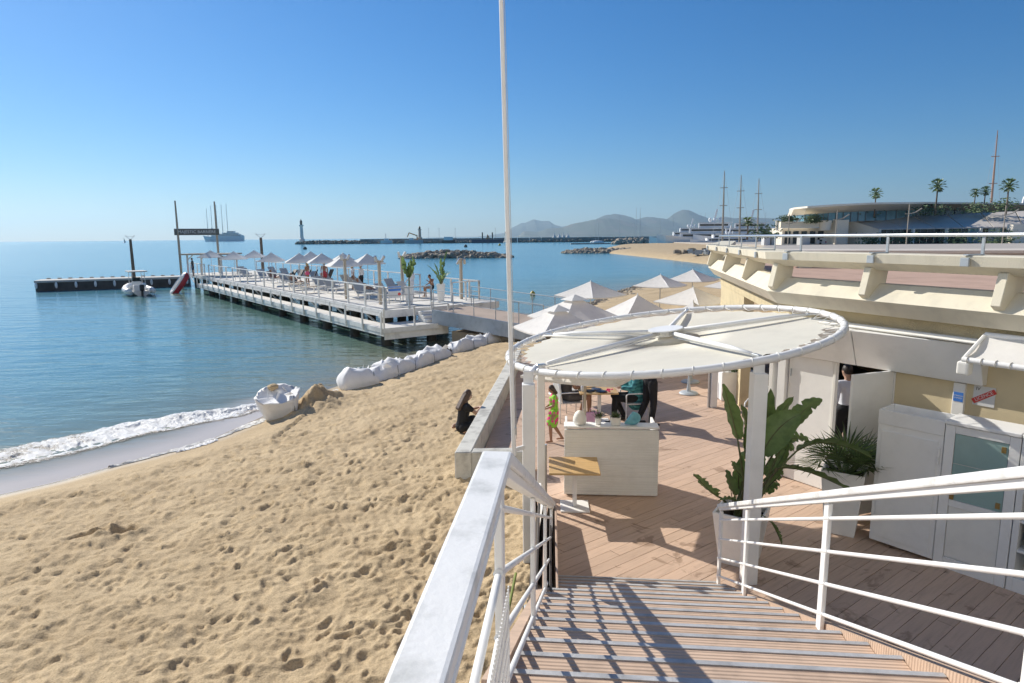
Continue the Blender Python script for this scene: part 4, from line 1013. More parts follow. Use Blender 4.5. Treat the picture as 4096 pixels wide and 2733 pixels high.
# ------------------------------------------------------------------ plants near the stairs
def bez(a, b_, c, t): return a * (1 - t) ** 2 + b_ * (2 * t * (1 - t)) + c * t * t
def leaf(parent, s, m, e, w, roll=0.0, torn=0.0, seed=0, matn='leaf', fold=0.35, name='leaf'):
    s, m, e = Vector(s), Vector(m), Vector(e); r_ = random.Random(seed); n = 22 if torn else 14
    mb = MB(); prev = None
    for i in range(n + 1):
        t = i / n; p = bez(s, m, e, t); d = (bez(s, m, e, min(1, t + 0.02)) - bez(s, m, e, max(0, t - 0.02))).normalized()
        side = d.cross(Vector((0, 0, 1)))
        if side.length < 0.2: side = Vector((1, 0, 0))
        side.normalize(); side = Matrix.Rotation(roll, 3, d) @ side; nrm = side.cross(d)
        ww = w / 2 * (math.sin(math.pi * min(1, t * 0.93 + 0.05)) ** 0.55) * (1 - 0.35 * t)
        if i == n: ww = 0.004
        fl = fr_ = 1.0
        if torn:
            if r_.random() < torn: fl = r_.uniform(0.2, 0.5)
            if r_.random() < torn: fr_ = r_.uniform(0.2, 0.5)
        wl_ = 0.012 * math.sin(i * 1.9 + seed)
        mb.v += [p + side * (-ww * fl) + nrm * (fold * ww * 0.8 + wl_), p + side * (-ww * fl * 0.5) + nrm * (fold * ww * 0.25), p, p + side * (ww * fr_ * 0.5) + nrm * (fold * ww * 0.25), p + side * (ww * fr_) + nrm * (fold * ww * 0.8 - wl_)]
        if i:
            a = (i - 1) * 5; b2 = i * 5
            for j in range(4): mb.face((a + j, a + j + 1, b2 + j + 1, b2 + j))
    o = mb.build(name, matn, parent, smooth=True, fix=False)
    MB().tube([bez(s, m, e, t / 6) for t in range(7)], [0.011, 0.010, 0.009, 0.008, 0.006, 0.004, 0.002], 5).build('midrib', 'stem', o)
    return o
def zz(x, y, Y=7.5):
    """point of the plant at depth Y (metres), from measured offsets"""
    px, py = 2700 + x / 1.96, 1450 + y / 1.96
    d = fwd + rt * ((px - 2048) / 2600) + up * (-(py - 1366.5) / 2600)
    return Vector((0, 0, EYE)) + d * (Y / d.y)
def square_pot(t, c, wb, wt, h, seg=4):
    mb = MB(); x, y, z = c
    prof = [(wb / 2, 0), (wt / 2, h), (wt / 2 - 0.03, h), (wt / 2 - 0.045, h - 0.09)]
    for r, zz_ in prof:
        k = len(mb.v)
        for sx, sy in ((-1, -1), (1, -1), (1, 1), (-1, 1)): mb.v.append(Vector((x, y, z)) + Matrix.Rotation(R(-33), 3, 'Z') @ Vector((sx * r, sy * r, zz_)))
    for i in range(3):
        for j in range(4): mb.face((4 * i + j, 4 * i + (j + 1) % 4, 4 * i + 4 + (j + 1) % 4, 4 * i + 4 + j))
    mb.face((3, 2, 1, 0)); mb.build('pot', 'pot', t, bevel=0.008, seg=2)
    k = wt / 2 - 0.05
    MB().box((x, y, z + h - 0.10), (2 * k, 2 * k, 0.03), R(-33)).build('soil', 'soil', t)
bop = thing('bird_of_paradise', 'tall bird of paradise plant in white square pot behind the canopy post', 'plant', (2.78, 7.48, 0))
square_pot(bop, (2.78, 7.48, 0), 0.40, 0.56, 0.66)
B0 = Vector((2.80, 7.50, 0.58))
LV = [((490, 600), (440, 380), (376, 168), 7.45, 0.20, 0.5, 0.0), ((715, 700), (715, 450), (750, 203), 7.6, 0.17, 0.2, 0.0), ((680, 720), (800, 470), (985, 405), 7.35, 0.30, 1.1, 0.0),
      ((760, 560), (800, 420), (932, 268), 7.75, 0.15, 0.4, 0.0), ((905, 520), (1000, 340), (1155, 292), 7.6, 0.19, 0.6, 0.1), ((960, 690), (1180, 540), (1482, 735), 7.35, 0.27, -0.35, 0.28),
      ((800, 830), (1010, 790), (1368, 1020), 7.15, 0.24, -0.3, 0.2), ((335, 1052), (250, 1000), (148, 872), 7.3, 0.24, 0.5, 0.4), ((470, 1040), (430, 960), (405, 840), 7.35, 0.16, 0.4, 0.0),
      ((500, 1010), (490, 870), (520, 735), 7.7, 0.18, 0.2, 0.0), ((600, 700), (630, 500), (690, 255), 7.8, 0.17, 0.3, 0.0), ((640, 980), (700, 1000), (822, 955), 7.5, 0.16, 0.8, 0.25),
      ((760, 1255), (800, 1320), (838, 1430), 7.15, 0.12, 0.0, 0.3), ((560, 760), (520, 600), (560, 470), 7.9, 0.16, 0.9, 0.0), ((720, 640), (860, 600), (935, 700), 7.7, 0.20, 0.7, 0.15),
      ((480, 1080), (420, 1060), (340, 1085), 7.25, 0.12, 0.2, 0.0), ((690, 880), (660, 780), (670, 640), 7.3, 0.14, 0.8, 0.0),
      ((640, 900), (660, 700), (610, 540), 7.65, 0.18, 0.5, 0.0), ((720, 900), (820, 820), (890, 640), 7.6, 0.17, 0.6, 0.1), ((560, 930), (490, 880), (445, 770), 7.55, 0.16, 0.4, 0.1), ((700, 1010), (780, 930), (850, 850), 7.4, 0.15, 0.3, 0.2), ((820, 640), (960, 560), (1060, 620), 7.8, 0.18, 0.3, 0.2), ((620, 640), (560, 470), (520, 330), 7.95, 0.18, 0.3, 0.0)]
for i, (a, m_, e, Y, w_, rl_, tn) in enumerate(LV):
    a3, m3_, e3 = zz(*a, Y), zz(*m_, Y), zz(*e, Y)
    if i in (5, 6): e3 += Vector((0.05, -0.1, 0)); 
    lf = leaf(bop, a3, m3_, e3, w_ * 1.4, rl_, tn, i, 'leaf' if i not in (5,) else 'leaf_edge' if False else 'leaf')
    b0 = B0 + Vector((random.uniform(-0.12, 0.12), random.uniform(-0.1, 0.1), 0))
    mid = b0.lerp(a3, 0.5) + Vector((0, 0, 0.08)); 
    MB().tube([bez(b0, mid, a3, t / 5) for t in range(6)], [0.020, 0.018, 0.016, 0.014, 0.012, 0.010], 6).build('stem', 'stem', bop, smooth=True)
mb = MB()
for i in range(40):
    a = random.uniform(0, 6.28); l = random.uniform(0.15, 0.5); d = Vector((math.cos(a) * 0.16, math.sin(a) * 0.16, 1)).normalized(); p = B0 + Vector((math.cos(a) * 0.1, math.sin(a) * 0.1, -0.03))
    sd = d.cross(Vector((1, 0.3, 0))).normalized() * 0.012; mb.poly([p - sd, p + sd, p + d * l])
mb.build('dry_sheaths', mat('dry', (0.14, 0.085, 0.045), 0.8, 0.3, 10), bop, fix=False)
def fan(mb, base, d, upv, n, L_, w, spread=R(150), droop=0.15, stalk=0.4):
    d = Vector(d).normalized(); s = d.cross(Vector(upv)).normalized(); h = base + d * (L_ * stalk)
    mb.tube([base, h], [w * 0.7, w * 0.5], 4)
    for i in range(n):
        a = -spread / 2 + spread * i / (n - 1); v = d * math.cos(a) + s * math.sin(a)
        tip = h + v * (L_ * (1 - stalk)) * random.uniform(0.88, 1.05) + Vector((0, 0, -droop * L_ * (1 - math.cos(a) * 0.3)))
        q = v.cross(s.cross(d)).normalized() * (w * 0.5); m = h.lerp(tip, 0.5) + Vector((0, 0, 0.03 * L_))
        mb.poly([h, m + q, tip, m - q])
fp_ = thing('fan_palm', 'bushy fan palm in tall white square pot beside the cabinets', 'plant', (4.42, 8.27, 0))
square_pot(fp_, (4.42, 8.27, 0), 0.36, 0.52, 0.88)
random.seed(21)
for i in range(26):
    a = random.uniform(0, 6.28); e = random.uniform(0.15, 1.35); base = Vector((4.42, 8.27, 0.80)) + Vector((math.cos(a) * 0.07, math.sin(a) * 0.07, 0)); mb = MB()
    d = Vector((math.cos(a) * math.cos(e), math.sin(a) * math.cos(e), math.sin(e)))
    fan(mb, base, d, (0, 0, 1), 15, random.uniform(0.55, 0.78), 0.024, R(170), 0.10, 0.38)
    mb.build('frond', 'leaf_dark' if i % 3 else 'leaf', fp_, fix=False)
bx = thing('box_hedge_planter', 'clipped box shrub in a white trough planter by the awning column', 'planter', (5.45, 15.4, 0))
MB().box((5.45, 15.4, 0.36), (0.85, 0.36, 0.70)).build('trough', 'white', bx, bevel=0.01)
mb = MB()
for i in range(900):
    p = Vector((5.45 + random.gauss(0, 0.17), 15.4 + random.gauss(0, 0.12), 0.82 + random.uniform(-0.1, 0.24))); a = Vector((random.gauss(0, 1), random.gauss(0, 1), random.gauss(0, 1))).normalized() * 0.035; c = a.orthogonal().normalized() * 0.02
    mb.poly([p - a, p + c, p + a, p - c])
mb.build('foliage', 'leaf_dark', bx, fix=False)

# ------------------------------------------------------------------ chairs and tables on the terrace
def armchair(loc, rz, label):
    t = thing('terrace_chair', label, 'chair', loc, rz, 'white framed terrace chairs')
    for sx in (-1, 1):
        x = sx * 0.26
        MB().tube([(x, 0.24, 0), (x, 0.24, 0.63), (x, 0.20, 0.66), (x, -0.22, 0.66), (x, -0.25, 0.62), (x, -0.25, 0)], 0.014, 8).build('side_frame', 'white', t, world=False, smooth=True)
        MB().tube([(x * 0.95, -0.20, 0.42), (x * 0.95, -0.30, 0.92)], 0.014, 8).build('back_upright', 'white', t, world=False, smooth=True)
    MB().box((0, 0.0, 0.43), (0.5, 0.46, 0.03)).build('seat', 'mesh_grey', t, world=False, bevel=0.008)
    MB().beam((0, -0.215, 0.48), (0, -0.295, 0.90), 0.47, 0.022, upv=(0, 1, 0)).build('backrest', 'mesh_grey', t, world=False, bevel=0.006)
    MB().tube([(-0.25, -0.3, 0.92), (0.25, -0.3, 0.92)], 0.014, 8).build('top_rail', 'white', t, world=False, smooth=True)
    return t
armchair((1.22, 13.75, 0), R(-80), 'white framed chair of the guest in grey shorts')
armchair((2.62, 13.62, 0), R(95), 'white framed chair under the guest in teal plaid shirt')
armchair((1.30, 14.6, 0), R(-60), 'empty white framed chair behind the guest in grey shorts')
armchair((4.95, 12.6, 0), R(150), 'white framed chair half hidden behind the tall leaves')
armchair((4.75, 11.6, 0), R(60), 'white framed chair closest to the tall leaves and the canopy post')
tt_ = thing('dining_table', 'wooden dining table with a pink posy and cutlery on the terrace', 'table', (1.80, 13.55, 0))
MB().box((1.80, 13.50, 0.725), (0.80, 0.80, 0.03)).build('table_top', 'wood_top', tt_, bevel=0.004)
MB().box((1.86, 13.55, 0.36), (0.07, 0.07, 0.70)).build('column', 'white', tt_, bevel=0.005)
MB().box((1.86, 13.55, 0.012), (0.45, 0.45, 0.022)).build('base_plate', 'white', tt_, bevel=0.003)
fl = MB()
for i in range(16): fl.ell((2.0 + random.gauss(0, 0.03), 13.16 + random.gauss(0, 0.025), 0.785 + random.uniform(-0.02, 0.03)), (0.018, 0.018, 0.015), 6, 4)
solo(fl, 'flower_posy', mat('fuchsia', (0.80, 0.04, 0.20), 0.6, 0.15), 'bright pink flower posy at the edge of the dining table', 'flowers')
solo(MB().lathe([(0.03, 0.0), (0.036, 0.005), (0.04, 0.10), (0.03, 0.14), (0.018, 0.15)], (1.47, 13.28, 0.741), 14), 'water_carafe', 'paper', 'pale carafe standing on the dining table corner', 'carafe', smooth=True)
for i, (x, y, l) in enumerate(((1.62, 13.3, 'dark plate nearest the carafe on the dining table'), (1.78, 13.45, 'dark plate in the middle of the dining table'), (1.86, 13.24, 'dark plate beside the pink posy'))):
    solo(MB().lathe([(0.05, 0), (0.11, 0.012), (0.112, 0.016), (0.04, 0.008)], (x, y, 0.7415), 18), 'plate', 'navy' if i else 'dark', l, 'plate', smooth=True)
bgp = thing('shopping_bag', 'lilac paper shopping bag on the deck under the dining table', 'bag', (1.62, 13.05, 0))
mb = MB(); 
for z, w_, d_ in ((0, 0.26, 0.12), (0.36, 0.30, 0.08)): 
    for sx, sy in ((-1, -1), (1, -1), (1, 1), (-1, 1)): mb.v.append(Vector((1.66 + sx * w_ / 2, 13.0 + sy * d_ / 2, z + 0.003)))
for j in range(4): mb.face((j, (j + 1) % 4, 4 + (j + 1) % 4, 4 + j))
mb.face((3, 2, 1, 0)); mb.build('body', 'bag_pink', bgp, fix=False)
MB().tube([(1.58, 12.965, 0.36), (1.60, 12.96, 0.46), (1.70, 12.96, 0.46), (1.72, 12.965, 0.36)], 0.005, 5).build('handle', 'bag_pink', bgp)

# ------------------------------------------------------------------ people
def plaid():
    m = bpy.data.materials.new('plaid'); m.use_nodes = True; N, L = add_links(m); b = N['Principled BSDF']; b.inputs['Roughness'].default_value = 0.9
    tc = N.new('ShaderNodeTexCoord'); prev = None
    cr_ = N.new('ShaderNodeValToRGB'); cr_.color_ramp.elements[0].color = (0.02, 0.10, 0.13, 1); cr_.color_ramp.elements[1].color = (0.10, 0.38, 0.38, 1)
    w1 = N.new('ShaderNodeTexWave'); w1.bands_direction = 'X'; w1.inputs['Scale'].default_value = 7; w2 = N.new('ShaderNodeTexWave'); w2.bands_direction = 'Z'; w2.inputs['Scale'].default_value = 4
    for w_ in (w1, w2): w_.inputs['Distortion'].default_value = 0.4; L.new(tc.outputs['Object'], w_.inputs['Vector'])
    ad = N.new('ShaderNodeMath'); ad.operation = 'MULTIPLY_ADD'; ad.inputs[1].default_value = 0.5; L.new(w1.outputs['Fac'], ad.inputs[0])
    hf = N.new('ShaderNodeMath'); hf.operation = 'MULTIPLY'; hf.inputs[1].default_value = 0.5; L.new(w2.outputs['Fac'], hf.inputs[0]); L.new(hf.outputs[0], ad.inputs[2])
    L.new(ad.outputs[0], cr_.inputs[0]); L.new(cr_.outputs[0], b.inputs['Base Color']); MATS['plaid'] = m
    m = bpy.data.materials.new('patch_dress'); m.use_nodes = True; N, L = add_links(m); b = N['Principled BSDF']; b.inputs['Roughness'].default_value = 0.9
    tc = N.new('ShaderNodeTexCoord'); vo = N.new('ShaderNodeTexVoronoi'); vo.inputs['Scale'].default_value = 11; L.new(tc.outputs['Object'], vo.inputs['Vector'])
    cr_ = N.new('ShaderNodeValToRGB'); cr_.color_ramp.interpolation = 'CONSTANT'; cr_.color_ramp.elements[0].color = (0.75, 0.07, 0.24, 1); cr_.color_ramp.elements[1].position = 0.40; cr_.color_ramp.elements[1].color = (0.28, 0.62, 0.06, 1)
    L.new(vo.outputs['Distance'], cr_.inputs[0]); L.new(cr_.outputs[0], b.inputs['Base Color']); MATS['patch_dress'] = m
plaid()
def remesh(o, vox, smooth_it=4):
    m = o.modifiers.new('r', 'REMESH'); m.mode = 'VOXEL'; m.voxel_size = vox; m.use_smooth_shade = True
    s = o.modifiers.new('s', 'SMOOTH'); s.iterations = smooth_it; s.factor = 0.5
    dg = bpy.context.evaluated_depsgraph_get(); dg.update()
    me = bpy.data.meshes.new_from_object(o.evaluated_get(dg)); old = o.data; mats_ = list(old.materials)
    o.modifiers.clear(); o.data = me; me.name = old.name; bpy.data.meshes.remove(old)
    if not me.materials:
        for x in mats_: me.materials.append(x)
    me.polygons.foreach_set('use_smooth', [True] * len(me.polygons))
STAND = dict(pel=(0, 0, .95), wai=(0, 0, 1.10), che=(0, .01, 1.30), nek=(0, 0, 1.48), hed=(0, .03, 1.635), sl=(-.18, 0, 1.42), sr=(.18, 0, 1.42), el=(-.24, -.03, 1.13), er=(.24, -.03, 1.13), wl=(-.24, .06, .89), wr=(.24, .06, .89),
             hl=(-.09, 0, .92), hr=(.09, 0, .92), kl=(-.10, .03, .50), kr=(.10, .03, .50), al=(-.10, -.02, .08), ar=(.10, -.02, .08))
SIT = dict(pel=(0, -.02, .52), wai=(0, -.05, .68), che=(0, -.05, .90), nek=(0, -.02, 1.07), hed=(0, .03, 1.22), sl=(-.18, -.03, 1.0), sr=(.18, -.03, 1.0), el=(-.23, .08, .76), er=(.23, .08, .76), wl=(-.16, .32, .78), wr=(.16, .32, .78),
           hl=(-.09, 0, .52), hr=(.09, 0, .52), kl=(-.11, .43, .54), kr=(.11, .43, .54), al=(-.11, .42, .08), ar=(.11, .42, .08))
def person(label, loc, rz, base, over=None, sc=1.0, vox=0.010, skin='skin', top=None, bottom=None, hair=('short', 'hair'), shoes=None, slim=1.0, group=None, face=True):
    J = dict(base); J.update(over or {}); J = {k: Vector(v) for k, v in J.items()}
    t = thing('person', label, 'person', loc, rz, group)
    S = Matrix.Scale(sc, 3)
    def fin(mb, name, m, parent=t, v=vox, it=4, rem=True):
        mb.v = [p * sc for p in mb.v]; o = mb.build(name, m, parent, world=False, fix=False, smooth=True)
        if rem: remesh(o, v, it)
        return o
    w = slim
    def torso(mb, g=0.0, legs=True):
        mb.caps(J['hl'] + Vector((0, 0, .02)), J['hr'] + Vector((0, 0, .02)), .088 * w + g, .088 * w + g); mb.caps(J['pel'], J['wai'], .118 * w + g, .105 * w + g)
        mb.caps(J['wai'], J['che'], .108 * w + g, .125 * w + g); mb.caps(J['sl'].lerp(J['che'], .35), J['sr'].lerp(J['che'], .35), .082 * w + g, .082 * w + g); mb.caps(J['che'], J['nek'].lerp(J['che'], .35), .115 * w + g, .07 * w + g)
        mb.caps(J['sl'], J['sr'], .055 * w + g, .055 * w + g)
    def arm(mb, s, g=0.0, f=1.0, upper=1.0):
        sh, e, wr_ = J['s' + s], J['e' + s], J['w' + s]
        mb.caps(sh, sh.lerp(e, upper), .052 * w + g, (.052 - .012 * upper) * w + g)
        if f > 0: mb.caps(e, e.lerp(wr_, f), .040 * w + g, .028 * w + g)
    def leg(mb, s, g=0.0, k=1.0, shin=1.0):
        h, kn_, an = J['h' + s], J['k' + s], J['a' + s]
        mb.caps(h, h.lerp(kn_, k), .088 * w + g, (.088 - .032 * k) * w + g)
        if shin > 0:
            mid = kn_.lerp(an, .35); mb.caps(kn_, mid, .055 * w + g, .054 * w + g); mb.caps(mid, kn_.lerp(an, shin), .054 * w + g, .036 * w + g)
    def fdir(s):
        d = J['k' + s] - J['h' + s]; d.z = 0
        return d.normalized() if d.length > 0.15 else Vector((0.06 if s == 'r' else -0.06, 1, 0)).normalized()
    body = MB(); torso(body)
    up_ = (J['hed'] - J['nek']).normalized(); fw = Vector((0, 1, 0)); fw = over.get('look', fw) if over else fw; fw = Vector(fw); fw = (fw - up_ * fw.dot(up_)).normalized(); sdv = fw.cross(up_)
    hm_ = Matrix((sdv, fw, up_)).transposed()
    body.caps(J['nek'] - up_ * .05, J['hed'] - up_ * .04, .052 * w, .05 * w); body.ell(J['hed'], (.074, .092, .112), 14, 10, hm_); body.ell(J['hed'] + fw * .03 - up_ * .06, (.05, .058, .055), 10, 8, hm_)
    body.caps(J['hed'] + fw * .085 + up_ * .012, J['hed'] + fw * .108 - up_ * .022, .010, .014, 8)
    for q in (-1, 1): body.ell(J['hed'] + sdv * (.074 * q) - fw * .005 - up_ * .01, (.012, .022, .032), 8, 6, hm_)
    for s in 'lr':
        arm(body, s); leg(body, s)
        f = fdir(s); body.caps(J['a' + s] - f * .03 - Vector((0, 0, .035)), J['a' + s] + f * .15 - Vector((0, 0, .05)), .034, .026)
        hd_ = (J['w' + s] - J['e' + s]).normalized(); sgn = -1 if s == 'l' else 1; o_ = hd_.cross(Vector((0, 0, 1))); o_ = o_.normalized() if o_.length > .2 else Vector((0, 1, 0)); pn_ = o_.cross(hd_)
        palm = J['w' + s] + hd_ * .055; body.caps(J['w' + s], palm, .026, .030); body.caps(palm - o_ * .02, palm + o_ * .02, .017, .017)
        for q, ln2 in enumerate((.062, .075, .072, .056)):
            b1 = palm + o_ * (-.03 + .02 * q) + hd_ * .02; k1 = b1 + hd_ * (ln2 * .55) - pn_ * .008; body.caps(b1, k1, .0095, .009, 6); body.caps(k1, k1 + hd_ * (ln2 * .4) - pn_ * .022, .009, .008, 6)
        b1 = J['w' + s] + hd_ * .03 - o_ * .028; body.caps(b1, b1 + hd_ * .035 - o_ * .022, .011, .010, 6); body.caps(b1 + hd_ * .035 - o_ * .022, b1 + hd_ * .06 - o_ * .018 - pn_ * .01, .010, .009, 6)
    bo = fin(body, 'body', skin)
    if face:
        for q in (-1, 1): fin(MB().ell(J['hed'] + sdv * (.03 * q) + fw * .084 + up_ * .022, (.012, .008, .007), 8, 6, hm_), 'eye', 'dark_eye', bo, rem=False)
        fin(MB().ell(J['hed'] + fw * .088 - up_ * .055, (.024, .008, .008), 8, 6, hm_), 'mouth', 'lip', bo, rem=False)
    g = .014
    if top:
        kind, m = top; mb = MB(); torso(mb, g)
        if kind in ('shirt', 'tee', 'long'):
            for s in 'lr': arm(mb, s, g, 1.0 if kind == 'long' else (0.35 if kind == 'shirt' else 0.0), 1.0 if kind != 'tee' else 0.6)
        if kind == 'dress':
            for s in 'lr': arm(mb, s, g, 0, .45)
            a = J['pel']; e = (J['kl'] + J['kr']) / 2; q = a.lerp(e, .78); mb.caps(a, q, .14 * w, .17 * w, 14); mb.caps(a.lerp(e, .4), q + Vector((.03, .0, 0)), .14, .16, 14)
        if kind == 'loose':
            for s in 'lr': arm(mb, s, g + .01, .8, 1.0)
            mb.caps(J['che'], J['pel'] - Vector((0, .04, .10)), .15 * w, .19 * w, 14)
        fin(mb, {'dress': 'dress', 'loose': 'overshirt'}.get(kind, 'shirt'), m)
    if bottom:
        kind, m = bottom; mb = MB()
        mb.caps(J['hl'] + Vector((0, 0, .02)), J['hr'] + Vector((0, 0, .02)), .092 * w + g, .092 * w + g); mb.caps(J['pel'], J['wai'].lerp(J['pel'], .45), .12 * w + g, .115 * w + g)
        for s in 'lr':
            if kind == 'trousers': leg(mb, s, g + .004, 1, .97)
            elif kind == 'shorts': leg(mb, s, g + .008, .6, 0)
            else: leg(mb, s, g, .10, 0)
        fin(mb, {'brief': 'swimwear'}.get(kind, kind), m)
    if hair:
        kind, m = hair; mb = MB(); h = J['hed']
        mb.ell(h + up_ * .022 - fw * .016, (.083, .096, .108), 14, 10, hm_)
        if kind in ('bob', 'long'):
            l = .16 if kind == 'bob' else .34; back = J['nek'] - fw * .07
            for q in (-1, 0, 1): mb.caps(h - fw * .05 + sdv * (.045 * q), h - fw * (.075 + .03 * (kind == 'long')) + sdv * (.06 * q) - up_ * l, .055, .042)
            for q in (-1, 1): mb.caps(h + sdv * (.07 * q) + up_ * .03, h + sdv * (.085 * q) - fw * .02 - up_ * (l * .7), .03, .025)
        # keep the face free
        o = fin(mb, 'hair', m, bo, rem=False); remesh(o, max(vox, .012), 2)
        if kind == 'short' or True:
            me = o.data; c = (h + fw * .10 - up_ * .02) * sc
            bm = bmesh.new(); bm.from_mesh(me); bmesh.ops.delete(bm, geom=[v for v in bm.verts if (v.co - c).length < .078 * sc], context='VERTS'); bm.to_mesh(me); bm.free()
    if shoes:
        for s in 'lr':
            f = fdir(s); mb = MB(); mb.caps(J['a' + s] - f * .04 - Vector((0, 0, .04)), J['a' + s] + f * .17 - Vector((0, 0, .05)), .042, .034); fin(mb, 'shoe', shoes)
    return t
person('girl in green and pink patterned dress walking barefoot past the counter', (0.80, 12.22, 0), R(95), STAND,
       dict(kl=(-.09, .12, .50), al=(-.10, .10, .08), kr=(.09, .0, .50), ar=(.09, -.26, .10), el=(-.20, .05, 1.15), wl=(-.10, .24, 1.06), er=(.20, .04, 1.14), wr=(.10, .25, 1.02), hed=(0, .07, 1.62), look=(0, 1, -.35)),
       0.65, 0.008, 'skin_tan', ('dress', 'patch_dress'), None, ('bob', 'hair_brown'), slim=1.05)
wz = sand_z(-1.02, 13.6)
person('woman in black dress with long dark hair sitting on the sand against the low wall', (-1.10, 13.55, wz - .02), R(-62), SIT,
       dict(pel=(0, 0, .14), wai=(0, .02, .30), che=(0, .07, .52), nek=(0, .10, .69), hed=(0, .16, .83), look=(0, 1, -.3), sl=(-.17, .08, .62), sr=(.17, .08, .62), el=(-.22, .22, .42), er=(.22, .25, .46), wl=(-.06, .42, .50), wr=(.06, .44, .52),
            hl=(-.09, 0, .13), hr=(.09, 0, .13), kl=(-.26, .34, .20), kr=(.26, .34, .22), al=(-.30, -.06, .10), ar=(.16, .02, .09)), 0.98, 0.010, 'skin', ('dress', 'black_cloth'), ('shorts', 'black_cloth'), ('long', 'hair_brown'))
person('waiter in white shirt and black trousers holding papers beside the dining table', (2.88, 13.25, 0), R(-70), STAND,
       dict(el=(-.22, .14, 1.16), wl=(-.14, .38, 1.22), er=(.22, .14, 1.16), wr=(.14, .38, 1.20), al=(-.13, -.20, .10), kl=(-.12, -.02, .50)), 1.0, 0.0125, 'skin', ('shirt', 'shirt_white'), ('trousers', 'black_cloth'), ('short', 'hair'), 'dark')
solo(MB().box((3.30, 13.38, 1.22), (0.22, 0.16, 0.008), R(20)), 'menu_sheet', 'paper', 'pale sheet of paper in the hands of the waiter at the table', 'paper')
person('guest in teal plaid overshirt and black trousers seated at the dining table', (2.60, 13.62, 0), R(95), SIT, dict(hed=(0, .06, 1.20), look=(0, 1, -.3), kl=(-.12, .42, .54), al=(-.14, .46, .08), kr=(.10, .40, .55), ar=(.12, .16, .08)), 1.0, 0.0125, 'skin', ('loose', 'plaid'), ('trousers', 'black_cloth'), ('short', 'hair_grey'), 'dark')
person('guest in grey shorts and top seated opposite at the dining table', (1.22, 13.75, 0), R(-80), SIT, dict(wl=(-.10, .42, .79), wr=(.12, .40, .79), al=(-.1, .28, .08), ar=(.1, .44, .08)), 1.0, 0.0125, 'skin_tan', ('tee', 'grey_cloth'), ('shorts', 'grey_cloth'), ('short', 'hair'))
person('waiter in white shirt and dark trousers seen from behind through the doorway', (5.78, 10.95, 0), R(12), STAND, dict(el=(-.26, -.06, 1.14), wl=(-.27, .02, .90)), 0.99, 0.0125, 'skin', ('shirt', 'shirt_white'), ('trousers', 'black_cloth'), ('short', 'hair'), 'dark')
# ------------------------------------------------------------------ pier
PO = Vector((-6.17, 31.2, 0)); PRZ = math.atan2(0.596, 0.803)
pp = Vector((-0.596, 0.803, 0)); pq = Vector((0.803, 0.596, 0)); DZ = 0.5
def PP(s, t, z=DZ): return PO + pp * s + pq * t + Vector((0, 0, z))
PL, PWD = 46.0, 6.7
def pbox(mb, s0, s1, t0, t1, z0, z1): return mb.box(PP((s0 + s1) / 2, (t0 + t1) / 2, (z0 + z1) / 2), (abs(t1 - t0), abs(s1 - s0), z1 - z0), PRZ)
pier = thing('pier', 'long white wooden pier on dark piles with a sun deck', 'pier', tuple(PP(0, 0, -1)), PRZ)
m = mat('pier_deck', (0.66, 0.63, 0.57), 0.8, 0.12, 1.2, 0.15, 20, c2=(0.50, 0.47, 0.42))
for i in range(46): pbox(MB(), i, i + 0.985, 0, PWD, DZ - 0.06, DZ + 0.003 * (i % 2)).build('deck_board', 'pier_deck', pier)
pbox(MB(), -0.06, PL, -0.10, -0.002, DZ - 0.30, DZ + 0.02).build('edge_beam', 'pier_white', pier)
pbox(MB(), -0.06, PL, PWD + 0.002, PWD + 0.1, DZ - 0.30, DZ + 0.02).build('edge_beam', 'pier_white', pier)
pbox(MB(), -0.10, -0.002, 0, PWD, DZ - 0.36, DZ + 0.01).build('edge_beam', 'pier_white', pier)
for i in range(12):
    s = 0.6 + i * 4.05
    pbox(MB(), s - 0.15, s + 0.15, 0.05, PWD - 0.05, DZ - 0.42, DZ - 0.065).build('cross_beam', 'pier_white', pier)
    for t in (0.5, 3.3, 6.1): MB().tube([PP(s, t, -1.6), PP(s, t, DZ - 0.42)], 0.26, 12).build('pile', 'pile', pier, smooth='auto')
    MB().beam(PP(s, 0.3, -0.55), PP(s + 2.6, 0.3, DZ - 0.25), 0.07, 0.09).build('brace', 'pier_white', pier)
# lower boarding walkway along the pier
wk = thing('boarding_walkway', 'white lower walkway hung along the side of the pier', 'walkway', tuple(PP(0, -0.5, -0.4)), PRZ)
WZ_ = -0.10
pbox(MB(), -1.95, 37.5, -0.95, -0.12, WZ_ - 0.05, WZ_).build('walk_deck', 'pier_deck', wk)
pbox(MB(), -2.0, 37.5, -1.02, -0.952, WZ_ - 0.20, WZ_ + 0.03).build('edge_beam', 'pier_white', wk)
pbox(MB(), -2.0, 37.5, -1.0, -0.955, WZ_ - 0.34, WZ_ - 0.22).build('edge_beam', 'pier_white', wk)
pbox(MB(), -1.95, -0.15, -0.118, 2.5, WZ_ - 0.05, WZ_).build('walk_deck', 'pier_deck', wk)
pbox(MB(), -2.02, -1.952, -0.95, 2.5, WZ_ - 0.20, WZ_ + 0.03).build('edge_beam', 'pier_white', wk)
pbox(MB(), -1.9, -1.84, -0.9, 2.45, WZ_ - 0.52, WZ_ - 0.21).build('edge_beam', 'pier_white', wk)
for s in [-1.9 + 2.05 * i for i in range(20)]:
    pbox(MB(), s - 0.05, s + 0.05, -1.09, -1.022, WZ_ - 0.28, WZ_ + 0.78).build('post', 'pier_white', wk, bevel=0.01)
for s in (-1.2, 2.4, 6.2, 10, 14, 18, 22, 26, 30, 34): MB().tube([PP(s, -0.5, -1.6), PP(s, -0.5, WZ_ - 0.06)], 0.24, 10).build('pile', 'pile', wk, smooth='auto')
